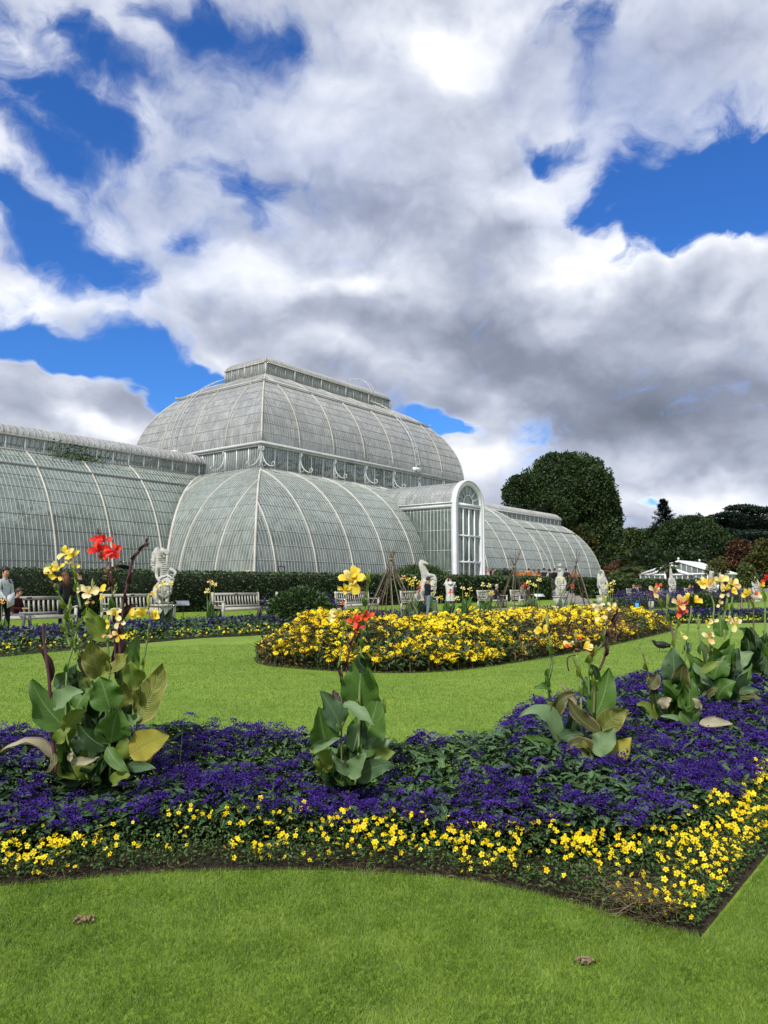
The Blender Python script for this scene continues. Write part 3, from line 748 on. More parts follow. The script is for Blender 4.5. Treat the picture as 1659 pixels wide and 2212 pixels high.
# ---------------------------------------------------------------- clipped hedges
HEDGE=foliage('hornbeam hedge leaves',[(0,(.015,.03,.010)),(.45,(.035,.07,.02)),(.8,(.075,.12,.035)),(1,(.14,.19,.06))],.12,nscale=.9,namt=.35)
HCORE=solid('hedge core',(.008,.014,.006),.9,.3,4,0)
def hedge(u0,u1,label,dens):
    v0,v1,zt=24.45,25.9,1.80
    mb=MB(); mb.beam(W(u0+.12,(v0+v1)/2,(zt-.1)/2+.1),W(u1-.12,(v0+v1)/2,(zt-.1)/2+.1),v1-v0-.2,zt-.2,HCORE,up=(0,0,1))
    L=u1-u0
    def face(n,f,nr,top=False):
        a=RNG.random(n);b=RNG.random(n)
        u,v,z=f(a,b)
        u=u+RNG.normal(0,.02,n);jit=RNG.normal(0,.035,n)+ (fb(u+9,z*2+v,.9,3)-.5)*.12
        v=v+jit*nr[1];z=z+jit*nr[2]*.6
        O=np.stack([BC[0]+u*BU[0]+v*BN[0],BC[1]+u*BU[1]+v*BN[1],z],1)
        nw=W(0,nr[1],nr[2])-W(0,0,0)+(W(nr[0],0)-W(0,0))
        d=randdir(n)*.9+nw*.45+A(0,0,.15)
        dist=O[:,1]
        s=np.clip(.055*dist/24,.05,.14)
        inst(mb,T_LEAF,F_LEAF,HEDGE,O,d,s*RNG.uniform(.8,1.5,n),roll=RNG.uniform(-1,1,n))
    # more leaves on the nearer end: sample u with density falling with distance
    def us(a): 
        e=u1-u0; return u0+e*a**1.35
    face(int(dens*L*1.5*330),lambda a,b:(us(a),v1+0*a,.2+b*(zt-.2)),(0,1,0))
    face(int(dens*L*1.3*160),lambda a,b:(us(a),v0+b*(v1-v0),zt+0*a),(0,0,1),True)
    for ue,sg in((u0,-1),(u1,1)): face(700,lambda a,b:(ue+0*a,v0+a*(v1-v0),.2+b*(zt-.2)),(sg,.0,0))
    return tag(mb.build('clipped_hedge'),label,'hedge')
hedge(-52,-3.2,'long dark clipped hedge left of the steps behind the benches',1.0)
hedge(1.8,44,'clipped hedge right of the steps, running far back to the small glasshouse',.45)
# ---------------------------------------------------------------- bed outlines (metres on the ground)
FRONT=smooth_line([(-6,2.6),(-4.2,3.0),(-2.7,3.33),(-1.66,3.47),(-1.11,3.61),(-.49,3.66),(0,3.63),(.45,3.5),(.8,3.27),(1.17,2.98)],6)
RIGHT=np.array([(1.17,2.98),(1.87,3.88),(5.0,7.93),(9,13.1),(14,19.55)])
OUT=np.concatenate([FRONT,RIGHT[1:]])
BACK=smooth_line([(14,23),(9,15.4),(4.25,9.35),(2.55,7.95),(1.62,6.85),(.95,5.95),(.72,5.3),(.62,4.98),(.15,4.83),(-.5,4.9),(-1.3,5.15),(-2.3,4.98),(-4,4.6),(-6,4.2)],5)
BED=np.concatenate([OUT,BACK])
def scatter(poly,n,den=None):
    poly=np.asarray(poly);lo=poly.min(0);hi=poly.max(0);X=[];Y=[];c=0
    while c<n:
        x=RNG.uniform(lo[0],hi[0],n*3);y=RNG.uniform(lo[1],hi[1],n*3)
        k=inpoly(x,y,poly)
        if den is not None: k&=RNG.random(n*3)<den(x,y)
        X.append(x[k]);Y.append(y[k]);c+=k.sum()
    x=np.concatenate(X)[:n];y=np.concatenate(Y)[:n];return x,y
def flat(poly,z,m,name):
    poly=np.asarray(poly);mb=MB()
    from mathutils.geometry import tessellate_polygon
    tr=tessellate_polygon([[Vector((a,b,0)) for a,b in poly]])
    mb.add(np.c_[poly,np.full(len(poly),z)],np.array(tr),m)
    o=mb.build(name); return tag(o,kind='structure')
flat(BED,.004,SOIL,'soil_bed')
HOLLOW=[(-1.66,4.2,.34),(-.17,4.2,.27),(1.17,4.62,.22),(1.9,5.6,.25),(2.95,6.65,.3)]
def bedh(x,y):
    e=dpoly(x,y,OUT); b=dpoly(x,y,BACK)
    h=.09+.30*np.clip((e-.1)/1.0,0,1)**.8
    h*=np.clip(b/.2,.0,1)**.5*.45+.55
    for cx,cy,cr in HOLLOW: h=h*(1-.45*np.exp(-((x-cx)**2+(y-cy)**2)/(cr*.8)**2))
    return h*(1+.35*(fb(x,y,2.2,11)-.5)),e,b
visden=lambda x,y:np.clip(26/(x*x+y*y+1),.05,1)*(np.abs(x)<.56*y+.5)
def bwid(x,y): return .28+.15*np.clip((x-.45)/.4,0,1)*np.clip((4.2-y)/.6,0,1)+.08*(fb(x,y,2.6,31)-.5)
HELL=foliage('heliotrope leaves',[(0,(.014,.04,.018)),(.5,(.04,.092,.035)),(.85,(.075,.145,.055)),(1,(.12,.20,.08))],.18,rough=.5,nscale=4,namt=.3,vein=True)
HELF=foliage('heliotrope florets',[(0,(.016,.007,.07)),(.5,(.044,.019,.175)),(.85,(.10,.048,.33)),(1,(.21,.12,.50))],.15,rough=.7,spec=.1,nscale=6,namt=.35)
hb=MB()
n=44000
x,y=scatter(BED,n,visden); h,e,b=bedh(x,y); k=e>bwid(x,y)-.02
x,y,h,e=x[k],y[k],h[k],e[k];n=len(x)
z=h*(1-.65*RNG.random(n)**2.0)
el=np.abs(RNG.normal(.2,.45,n));a=RNG.uniform(0,2*math.pi,n)
d=np.stack([np.cos(a),np.sin(a),el],1)
dist=np.hypot(x,y); L=RNG.uniform(.04,.085,n)*np.clip(dist/6.5,1,2.2)
O=np.stack([x,y,z],1)
near=dist<6.2
inst(hb,T_LEAF6,F_LEAF6Q,HELL,O[near],d[near],L[near],SX=L[near]*.5,roll=RNG.uniform(-.5,.5,near.sum()))
inst(hb,T_LEAF,F_LEAF,HELL,O[~near],d[~near],L[~near],SX=L[~near]*.55,roll=RNG.uniform(-.5,.5,(~near).sum()))
# flower heads: flat-topped cymes made of many florets, gathered in drifts
def heads(mb,x,y,z,R,per,fs,m,tilt=.25):
    n=len(x)
    for i in range(n):
        k=per; 
        # a head is 3-5 curved sprays
        ns=RNG.integers(4,7); ca=RNG.uniform(0,6.28,ns); cr=RNG.uniform(.25,.8,ns)*R[i]
        w_=RNG.integers(0,ns,k)
        px=x[i]+np.cos(ca[w_])*cr[w_]+RNG.normal(0,.24,k)*R[i]; py=y[i]+np.sin(ca[w_])*cr[w_]+RNG.normal(0,.24,k)*R[i]
        rr=np.hypot(px-x[i],py-y[i])/R[i]
        pz=z[i]+R[i]*(.38-.5*rr**2)+RNG.normal(0,.08,k)*R[i]
        yield px,py,pz
n=3000
dn=lambda x,y:visden(x,y)*np.clip((fb(x,y,3.6,21)-.36)*4.5,.08,1)
x,y=scatter(BED,n,dn); h,e,b=bedh(x,y); k=e>bwid(x,y)-.03; x,y,h,e=x[k],y[k],h[k],e[k]
dist=np.hypot(x,y)
for lo_,hi_,per,fs in((0,5.3,85,.0105),(5.3,8,50,.015),(8,40,24,.028)):
    s=(dist>=lo_)&(dist<hi_)
    if not s.any(): continue
    R=RNG.uniform(.034,.078,s.sum())*(1 if lo_<5 else 1.15)
    P3=list(heads(hb,x[s],y[s],h[s]+.012+RNG.normal(0,.02,s.sum()),R,per,fs,HELF))
    px=np.concatenate([q[0] for q in P3]);py=np.concatenate([q[1] for q in P3]);pz=np.concatenate([q[2] for q in P3])
    m_=len(px); rn=np.clip(np.repeat(RNG.random(s.sum()),per)*.55+RNG.random(m_)*.45,0,1)
    inst(hb,T_QUAD,F_QUAD,HELF,np.stack([px,py,pz],1),randdir(m_,.0,1)*A(1,1,.5),fs*RNG.uniform(.7,1.2,m_),rnd=rn,roll=RNG.uniform(-.8,.8,m_))
tag(hb.build('heliotrope_planting'),'deep violet heliotrope with dark green leaves filling the near flower bed','flowers',kind='stuff')
# yellow bidens edging
BIDL=foliage('feathery edging leaves',[(0,(.018,.045,.012)),(.5,(.055,.11,.024)),(1,(.12,.20,.045))],.2,nscale=5,namt=.4)
YEL=foliage('yellow edging petals',[(0,(.78,.52,.006)),(.6,(.88,.67,.01)),(1,(.93,.78,.05))],.12,rough=.6,nscale=9,namt=.3,spec=.15)
TWIG=foliage('dry twigs',[(0,(.05,.035,.02)),(.6,(.14,.10,.055)),(1,(.3,.24,.14))],0,nscale=9)
bb_=MB()
n=46000
x,y=scatter(BED,n,lambda x,y:visden(x,y)*(dpoly(x,y,OUT)<.62)*np.where(dpoly(x,y,OUT)<.12,1.0,.6))
e=dpoly(x,y,OUT)
k=(e>.012)&(e<bwid(x,y)+.07); x,y,e=x[k],y[k],e[k];n=len(x)
top=(.075+.105*np.sin(np.clip(e/.5,0,1)*math.pi*.62))*np.clip(e/.03,.62,1)*(1+1.1*(fb(x,y,5,33)-.5))
z=top*(.15+.85*RNG.random(n)**.6)
d=randdir(n,-.1,1)
dist=np.hypot(x,y)
inst(bb_,T_LEAF,F_LEAF,BIDL,np.stack([x,y,z],1),d,RNG.uniform(.012,.026,n)*np.clip(dist/4.5,1,2.5),roll=RNG.uniform(-1,1,n),SX=RNG.uniform(.006,.013,n)*np.clip(dist/4.5,1,2.5))
# five-petalled flowers
pet=[];pf=[];pu=[]
for q in range(5):
    a=q*2*math.pi/5; c,s=math.cos(a),math.sin(a)
    for r,w_,zz in((.08,0,.0),(.62,.36,.1),(1,0,.04),(.62,-.36,.1)):
        pet.append((r*c-w_*s,r*s+w_*c,zz))
    pf.append((q*4,q*4+1,q*4+2,q*4+3))
T_FL5=np.array(pet)
cn=np.array([(math.cos(q)*.2,math.sin(q)*.2,.12) for q in np.arange(6)*math.pi/3]); F_C=[(0,1,2,3),(0,3,4,5)]
def flowers(mb,T,F,m,O,nrm,S,cm=None,cs=1.0):
    # orient the template's z along nrm
    nrm=norm(nrm); t=norm(np.cross(nrm,randdir(len(O)))) 
    inst(mb,T,F,m,O,t,S,UPs=nrm)
    if cm is not None: inst(mb,cn*cs,F_C,cm,O,t,S,UPs=nrm)
BCEN=solid('flower centre',(.55,.30,.01),.8,.2,60,0)
n=4000
patch=lambda x,y:np.clip((fb(x,y,4.2,41)-.36)*5.0,.14,1)*(.72+.38*np.clip((x+.2)/1.0,0,1)+.3*np.clip((-x-.7)/.6,0,1)-.25*np.exp(-((x+.45)/.2)**2))
x,y=scatter(BED,n,lambda x,y:visden(x,y)*patch(x,y)*(dpoly(x,y,OUT)<.62))
e=dpoly(x,y,OUT);k=(e>.03)&(e<bwid(x,y)+.02); x,y,e=x[k],y[k],e[k];n=len(x)
z=(.08+.11*np.sin(np.clip(e/.5,0,1)*math.pi*.62))*np.clip(e/.05,.4,1)*(1+1.0*(fb(x,y,5,33)-.5))+RNG.uniform(-.03,.018,n)
nr=randdir(n,.25,1)+A(0,-.55,.2)
flowers(bb_,T_FL5,pf,YEL,np.stack([x,y,z],1),nr,RNG.uniform(.009,.0165,n)*np.clip(np.hypot(x,y)/4.4,1,2),BCEN)
tag(bb_.build('edging_flowers'),'low bright yellow five-petalled edging flowers round the near bed','flowers',kind='stuff')
# withered clump and twigs at the corner of the bed and along the edge
tw=MB()
def twigs(cx,cy,r,n,h,L):
    for i in range(n):
        a=RNG.uniform(0,6.28);q=r*math.sqrt(RNG.random()); b=A(cx+q*math.cos(a),cy+q*math.sin(a),RNG.uniform(.005,h))
        dd=randdir(1,-.25,.35)[0]; l=L*RNG.uniform(.4,1)
        md=b+dd*l*.5+RNG.normal(0,.008,3); en=b+dd*l+RNG.normal(0,.015,3); en[2]=max(en[2],.006);md[2]=max(md[2],.006)
        tw.tube([b,md,en],[.0016,.0013,.0006],TWIG,3,cap=False,)
        tw.U[-1][:,2]=RNG.random()
twigs(1.06,3.17,.13,330,.10,.12)
twigs(.98,3.28,.2,160,.12,.1)
for cx,cy in((.82,3.36),(.5,3.56),(.28,3.62),(-.05,3.68),(-.2,3.7),(-1.0,3.68),(-1.45,3.58)): twigs(cx,cy,.10,26,.03,.07)
tag(tw.build('withered_twigs'),'dry brown withered stalks at the sharp corner of the flower bed','dead plants',kind='stuff')
# ---------------------------------------------------------------- lawn blades in front
GR=foliage('grass blades',[(0,(.06,.125,.018)),(.4,(.145,.245,.034)),(.75,(.25,.36,.062)),(.95,(.40,.48,.14)),(1,(.56,.52,.28))],.35,rough=.5,nscale=3.2,namt=.6)
gb=MB()
fl=np.array([(-5.5,1.2),(6.5,1.2),(10.5,10),(5.0,7.92),(1.88,3.87),(1.18,2.97)]+[tuple(q) for q in FRONT[::-1][1:]][:38])
n=430000
x,y=scatter(fl,n,lambda x,y:np.where(np.abs(x)<.52*y+.25,1,.22)*np.clip((2.9/np.maximum(y,1))**1.4,.2,1))
n=len(x)
lx,ly=(fb(x,y,13,52)-.5)*2.0,(fb(x,y,13,57)-.5)*2.0
d=np.stack([lx+RNG.normal(0,.55,n),ly+RNG.normal(0,.55,n),np.ones(n)],1)
inst(gb,T_TRI,F_TRI,GR,np.stack([x,y,np.zeros(n)],1),d,RNG.uniform(.012,.032,n)*(.7+.6*fb(x,y,3,51)),SX=RNG.uniform(.0018,.0032,n)*np.clip(y/3,1,2),roll=RNG.uniform(-1.5,1.5,n))
# the lawn behind the bed
n=170000
mid=np.array([(-3.2,4.9),(-1.3,5.15),(.7,4.9),(1.6,6.9),(4.3,9.5),(8.6,14.9),(8.5,22),(-8.5,15),(-6,9)])
x,y=scatter(mid,n,lambda x,y:np.where(np.abs(x)<.52*y+.25,1,.15)*np.clip((5.5/np.maximum(y,1))**2,.04,1)); n=len(x)
d=np.stack([RNG.normal(0,.4,n),RNG.normal(0,.4,n),np.ones(n)],1)
inst(gb,T_TRI,F_TRI,GR,np.stack([x,y,np.zeros(n)],1),d,RNG.uniform(.012,.03,n),SX=RNG.uniform(.003,.005,n)*np.clip(y/6,1,3),roll=RNG.uniform(-1.5,1.5,n))
tag(gb.build('grass'),'short mown green grass blades of the lawn','grass',kind='stuff')
# worm-cast lumps and a fallen clod on the lawn
for px,py,s,lab in((1265,2082,.015,'pale crumbly clod lying on the front lawn at lower right'),(180,1995,.018,'dull brown clod half hidden in the front lawn at lower left')):
    d0=1.3/math.tan(math.atan((py-1106)/FPX)-PITCH); p0=P(px,py,d0); mb=MB()
    CL=solid('dry clod',(.34,.26,.14) if s<.02 else (.17,.14,.07),.95,.4,80,.5)
    n=90; c0=p0+RNG.normal(0,1,(n,3))*A(s,s*.7,s*.28); c0[:,2]=np.abs(c0[:,2]-p0[2])*1.2+.004
    inst(mb,np.array([(0,0,0),(-.5,.4,.4),(.5,.5,.35),(0,.2,.9),(.1,1,.1)]),[(0,1,3),(0,3,2),(1,4,3),(2,3,4),(0,2,1),(1,2,4)],CL,c0,randdir(n,-.3,.6),RNG.uniform(.008,.02,n))
    tag(mb.build('soil_clod'),lab,'clod')
# ---------------------------------------------------------------- the long yellow daisy bed
RB=smooth_line([(-2.32,13.9),(-2.1,13.0),(-1.6,12.35),(-.34,11.65),(.84,11.75),(2.08,12.95),(4.54,16.25),(8.08,21.9),(8.7,23.6),(8.6,25.6),(7.4,27.6),(5.6,27.2),(2.6,22.6),(-.4,18.6),(-2.2,15.9),(-2.32,13.9)],5)
flat(RB[:-1]*1.0,.0045,SOIL,'daisy_soil_bed')
RBI=RB
DL=foliage('daisy bed leaves',[(0,(.02,.035,.012)),(.4,(.035,.07,.02)),(.7,(.055,.10,.03)),(.88,(.16,.13,.05)),(1,(.30,.2,.08))],.2,nscale=1.3,namt=.55)
DBR=foliage('withered daisy stalks',[(0,(.045,.028,.014)),(.5,(.12,.075,.03)),(1,(.30,.21,.10))],.1,nscale=1.5,namt=.4)
DY=foliage('golden daisy petals',[(0,(.82,.52,.006)),(.5,(.92,.68,.01)),(1,(.95,.80,.05))],.15,rough=.6,nscale=3,namt=.3,spec=.12)
DC=solid('brown daisy centre',(.10,.045,.012),.9,.3,60,0)
def rbh(x,y):
    e=dpoly(x,y,RBI)
    h=.12+.38*np.clip(e/.8,0,1)**.6+.05*np.clip(e/2.5,0,1)+.16*np.exp(-((x+1.0)**2/1.2+(y-13.6)**2/3))+.06*np.exp(-((x-5)**2/6+(y-19)**2/8))
    # the low clump at the rounded front right of centre
    return h*(1+.75*(fb(x,y,1.5,61)-.5)),e
rd=MB()
vd=lambda x,y:np.clip(190/(x*x+y*y),.3,1)*(.35+.65*(dpoly(x,y,RB)<1.0))
n=46000
x,y=scatter(RB,n,vd);h,e=rbh(x,y);k=e>.06;x,y,h,e=x[k],y[k],h[k],e[k];n=len(x)
z=h*RNG.random(n)**.75*(1+.1*RNG.random(n))
brn=np.clip((fb(x,y,.55,71)-.42)*3.5+ (x>1.5)*.5,0,1)>RNG.random(n)*1.15
for sel,m,L0,L1,w_ in((~brn,DL,.06,.15,.30),(brn,DBR,.05,.14,.22)):
    k_=sel.sum(); dd=randdir(k_,-.5,.9)
    L=RNG.uniform(L0,L1,k_)
    inst(rd,T_LEAF,F_LEAF,m,np.stack([x,y,z],1)[sel],dd,L,roll=RNG.uniform(-1,1,k_),SX=L*w_*RNG.uniform(.8,1.5,k_))
n=3800
x,y=scatter(RB,n,vd);h,e=rbh(x,y);k=e>.08;x,y,h=x[k],y[k],h[k];n=len(x)
inst(rd,np.array([(-.5,0,0),(.5,0,0),(.4,1,0),(-.4,1,0)]),[(0,1,2,3)],DBR,np.stack([x,y,0*x],1),np.stack([RNG.normal(0,.14,n),RNG.normal(0,.14,n),np.ones(n)],1),h*RNG.uniform(.7,1.05,n),SX=np.full(n,.011),roll=RNG.uniform(-.5,.5,n))
pet=[];pfd=[]
for q in range(9):
    a=q*2*math.pi/9; c,s=math.cos(a),math.sin(a)
    for r,w_,zz in((.12,0,.06),(.6,.17,.02),(1,0,-.1),(.6,-.17,.02)): pet.append((r*c-w_*s,r*s+w_*c,zz))
    pfd.append((q*4,q*4+1,q*4+2,q*4+3))
T_FL9=np.array(pet)
n=4200
fd=lambda x,y:vd(x,y)*np.clip((fb(x,y,1.5,81)-.38)*6,.05,1)*np.where((x>1.6)&(y>14),.42,1.0)
x,y=scatter(RB,n,fd);h,e=rbh(x,y);k=e>.05;x,y,h,e=x[k],y[k],h[k],e[k];n=len(x)
z=h*np.where(e<.7,RNG.uniform(.6,1.03,n),RNG.uniform(.9,1.06,n))+.01
nr=randdir(n,.1,1)+A(-.05,-.45,.5)
flowers(rd,T_FL9,pfd,DY,np.stack([x,y,z],1),nr,RNG.uniform(.042,.066,n)*np.clip(np.hypot(x,y)/16,1,1.4),DC,.8)
tag(rd.build('daisy_planting'),'tall golden yellow daisies with withered brown stalks filling the middle bed','flowers',kind='stuff')
# ---------------------------------------------------------------- far beds (violet with yellow edging)
def farbed(line_out,width,lab1,lab2,order=1,nh=1400,ny=500):
    """band to one side of a ground line; yellow strip first, then violet"""
    line=np.asarray(line_out,float); d=np.gradient(line,axis=0); d/=np.linalg.norm(d,axis=1)[:,None]
    nr=np.stack([-d[:,1],d[:,0]],1)*order
    poly=np.concatenate([line,(line+nr*width)[::-1]])
    flat(poly,.0042,SOIL,'far_soil_bed')
    mb=MB(); my=MB()
    n=int(nh*9); x,y=scatter(poly,n); e=dpoly(x,y,line); h=(.10+.26*np.clip((e-.3)/.8,0,1))*(1+.4*(fb(x,y,1.5,91)-.5))
    v=e>.7
    z=h*RNG.uniform(.3,1,n); dd=randdir(n,-.2,.8)
    inst(mb,T_LEAF,F_LEAF,HELL,np.stack([x,y,z],1)[v],dd[v],RNG.uniform(.07,.13,v.sum()),roll=RNG.uniform(-1,1,v.sum()))
    inst(my,T_LEAF,F_LEAF,BIDL,np.stack([x,y,z],1)[~v],dd[~v],RNG.uniform(.04,.08,(~v).sum()),roll=RNG.uniform(-1,1,(~v).sum()))
    hv=v&(RNG.random(n)<np.clip((fb(x,y,.9,95)-.33)*1.1,.03,.5)); 
    O=np.repeat(np.stack([x,y,h],1)[hv],4,0)+RNG.normal(0,.03,(hv.sum()*4,3))
    inst(mb,T_QUAD,F_QUAD,HELF,O,randdir(len(O),0,1),RNG.uniform(.03,.06,len(O)),rnd=RNG.random(len(O))*.5)
    yv=(~v)&(e<.7)&(RNG.random(n)<.10*np.clip((fb(x,y,1.3,97)-.2)*3,.1,1.6)); O=np.stack([x,y,h+.02],1)[yv]
    flowers(my,T_FL5,pf,YEL,O,randdir(len(O),.3,1)+A(0,-.6,0),RNG.uniform(.022,.034,len(O)))
    tag(mb.build('far_heliotrope_planting'),lab1,'flowers',kind='stuff'); tag(my.build('far_edging_flowers'),lab2,'flowers',kind='stuff')
farbed(smooth_line([(-11,8.5),(-9,11.3),(-6.98,14.15),(-4.78,18.7),(-3.37,20.1),(-.5,23.6),(2,27)],5),2.6,'strip of violet heliotrope beyond the lawn in front of the benches','thin line of small yellow flowers beyond the lawn at left',1,1500)
farbed(smooth_line([(9.4,26.2),(12,26.6),(15,27.6),(20,29.6)],5),2.2,'dark violet planting beyond the lawn at right','bright yellow flower strip beyond the lawn at right',1,900)
# ---------------------------------------------------------------- canna lilies
def cannaleaf(name,stops,edge,edge_amt,stripe=.25,rough=.5,sc=4,back=None,tr=.22):
    m,nt,out=newmat(name); at=N(nt,'ShaderNodeAttribute',attribute_name='luv')
    sp=N(nt,'ShaderNodeSeparateXYZ',ins={0:at.outputs['Vector']}); u,v,r=sp.outputs
    au=math_(nt,'ABSOLUTE',u)
    ph=math_(nt,'MULTIPLY',math_(nt,'SUBTRACT',v,math_(nt,'MULTIPLY',math_(nt,'POWER',au,1.3),.32)),150.0)
    ve=math_(nt,'MULTIPLY_ADD',math_(nt,'SINE',ph),.5,.5)
    ph2=math_(nt,'MULTIPLY',ph,.21)
    cmb=N(nt,'ShaderNodeCombineXYZ',ins={0:ph2,1:math_(nt,'MULTIPLY',au,1.2),2:math_(nt,'MULTIPLY',r,31.0)})
    st=noise(nt,1.0,3,.6,cmb.outputs[0])
    nz=noise(nt,sc*3,4,.6,geo(nt))
    col=ramp(nt,math_(nt,'ADD',math_(nt,'MULTIPLY',st,.65),math_(nt,'MULTIPLY',nz,.35)),stops)
    col=mixc(nt,math_(nt,'MULTIPLY',ve,stripe+.08),col,tuple(min(1,q*1.9+.01) for q in stops[-1][1]))
    rib=math_(nt,'LESS_THAN',au,.045); col=mixc(nt,math_(nt,'MULTIPLY',rib,.7),col,(.20,.26,.11))
    ed=math_(nt,'MULTIPLY',math_(nt,'GREATER_THAN',math_(nt,'ADD',au,math_(nt,'MULTIPLY',nz,.35)),1.32-edge_amt),.85)
    col=mixc(nt,ed,col,edge)
    p=N(nt,'ShaderNodeBsdfPrincipled',ins={'Base Color':col,'Roughness':rough,'Specular IOR Level':.38})
    nt.links.new(bump(nt,ve,.25,.003),p.inputs['Normal'])
    t=N(nt,'ShaderNodeBsdfTranslucent',ins={'Color':mixc(nt,1.0,col,(1.2,1.25,.6),'MULTIPLY')})
    mx=N(nt,'ShaderNodeMixShader',ins={0:tr,1:p.outputs[0],2:t.outputs[0]})
    nt.links.new(mx.outputs[0],out.inputs[0]); return m
CL={
'g':cannaleaf('canna leaf green',[(.3,(.032,.082,.013)),(.7,(.085,.175,.028))],(.22,.24,.06),.10,.12),
'd':cannaleaf('canna leaf dark',[(.3,(.010,.028,.007)),(.7,(.024,.06,.014))],(.10,.09,.03),.06,.08),
'l':cannaleaf('canna leaf pale',[(.3,(.09,.16,.065)),(.7,(.17,.25,.12))],(.35,.35,.2),.12,.2),
'b':cannaleaf('canna leaf bluish',[(.3,(.05,.10,.045)),(.7,(.09,.155,.075))],(.25,.27,.15),.08,.12),
's':cannaleaf('canna leaf streaked',[(.30,(.03,.06,.015)),(.48,(.06,.10,.02)),(.6,(.22,.22,.04)),(.75,(.30,.27,.07))],(.34,.26,.12),.25,.25),
'y':cannaleaf('canna leaf yellow green',[(.3,(.06,.12,.015)),(.7,(.17,.22,.03))],(.30,.28,.07),.2,.25),
'Y':cannaleaf('canna leaf yellowing',[(.3,(.16,.15,.02)),(.7,(.34,.30,.05))],(.2,.12,.05),.22,.5),
'm':cannaleaf('canna leaf maroon',[(.3,(.022,.008,.012)),(.7,(.06,.018,.028))],(.09,.03,.03),.1,.1),
'o':cannaleaf('canna leaf olive brown',[(.3,(.045,.05,.014)),(.7,(.10,.10,.03))],(.25,.2,.11),.3,.2),
'x':cannaleaf('canna leaf withered',[(.3,(.22,.19,.12)),(.7,(.42,.38,.27))],(.3,.2,.12),.3,.3,.7),
}
STEM=foliage('canna stem',[(0,(.10,.17,.05)),(.6,(.17,.25,.08)),(1,(.24,.31,.12))],.05,rough=.45,nscale=20)
STEMM=foliage('canna maroon stem',[(0,(.05,.018,.028)),(1,(.13,.045,.07))],.05,rough=.45,nscale=20)
STEMO=foliage('canna olive stem',[(0,(.07,.075,.025)),(1,(.19,.18,.08))],.05,rough=.5,nscale=20)
BUDM=foliage('canna bud',[(0,(.20,.27,.06)),(.7,(.34,.38,.12)),(1,(.42,.36,.16))],.15,rough=.5,nscale=30)
DRYM=foliage('withered canna flowers',[(0,(.07,.035,.02)),(.6,(.22,.13,.07)),(1,(.42,.29,.17))],.15,rough=.8,nscale=30)
def petm(name,a,b,c):
    m,nt,out=newmat(name); at=N(nt,'ShaderNodeAttribute',attribute_name='luv'); sp=N(nt,'ShaderNodeSeparateXYZ',ins={0:at.outputs['Vector']})
    nz=noise(nt,35,4,.65,geo(nt)); f=math_(nt,'ADD',math_(nt,'MULTIPLY',sp.outputs[1],.55),math_(nt,'MULTIPLY',nz,.5))
    col=ramp(nt,f,[(.2,a),(.5,b),(.85,c)])
    p=N(nt,'ShaderNodeBsdfPrincipled',ins={'Base Color':col,'Roughness':.5,'Specular IOR Level':.25})
    t=N(nt,'ShaderNodeBsdfTranslucent',ins={'Color':col}); mx=N(nt,'ShaderNodeMixShader',ins={0:.35,1:p.outputs[0],2:t.outputs[0]})
    nt.links.new(mx.outputs[0],out.inputs[0]); return m
PT={'y':petm('yellow canna petals',(.62,.30,.02),(.85,.60,.03),(.92,.78,.16)),
'c':petm('cream canna petals',(.66,.36,.12),(.84,.68,.32),(.93,.84,.60)),
'p':petm('pale yellow canna petals',(.72,.45,.05),(.90,.76,.22),(.94,.86,.50)),
'r':petm('red canna petals',(.35,.01,.02),(.78,.02,.018),(.88,.09,.06)),
'R':petm('orange red canna petals',(.60,.02,.01),(.85,.05,.02),(.90,.16,.06)),
'o':petm('apricot canna petals',(.6,.2,.05),(.80,.42,.14),(.90,.70,.35))}
STK={'g':STEM,'m':STEMM,'o':STEMO}
def leafgrid(mb,p0,p1,p2,wid,nrm,m,fold=.25,wav=.12,nu=8,nv=15,ptip=1.6,curl=0,seed=0,roll=0.0):
    """p0 base, p1 control, p2 tip (world); wid metres; nrm approximate face normal"""
    rs=np.random.default_rng(seed); t=np.linspace(0,1,nv)[:,None]
    c=(1-t)**2*p0+2*t*(1-t)*p1+t*t*p2; tg=norm(np.gradient(c,axis=0))
    tt=t[:,0]
    w=wid*.54*np.clip(np.sin(math.pi*np.clip(tt,0.0,1)**.72),0,1)**.78*(1-.28*tt**2)+wid*.02
    w[0]=wid*.04; w[-1]=wid*.015
    e=norm(np.cross(tg,nrm)); n_=np.cross(e,tg)
    if roll:
        e,n_=e*math.cos(roll)+n_*math.sin(roll),n_*math.cos(roll)-e*math.sin(roll)
    tws=rs.uniform(-.75,.75)*(tt-.25); e,n_=e*np.cos(tws)[:,None]+n_*np.sin(tws)[:,None],n_*np.cos(tws)[:,None]-e*np.sin(tws)[:,None]
    us=np.linspace(-1,1,nu+1); V=[];U=[]
    f1,f2=rs.uniform(2,4),rs.uniform(2,4);a1,a2=rs.uniform(0,6,2); r_=rs.random()
    for i in range(nv):
        for u in us:
            a=abs(u); wave=wav*1.5*wid*.5*a*a*math.sin(tt[i]*6.28*(f1 if u<0 else f2)*.6+(a1 if u<0 else a2))+(.10*w[i]*a*a*math.sin(tt[i]*23+a1*3) if a>.7 else 0)
            z=fold*w[i]*a*a + wave + curl*w[i]*(u if curl>0 else -u)*a*(1.0)
            x=u*w[i]*(1-.12*a*fold)
            V.append(c[i]+e[i]*x+n_[i]*z); U.append((u,tt[i],r_))
    k=nu+1
    F=[(i*k+j,i*k+j+1,(i+1)*k+j+1,(i+1)*k+j) for i in range(nv-1) for j in range(nu)]
    mb.add(V,F,m,U)
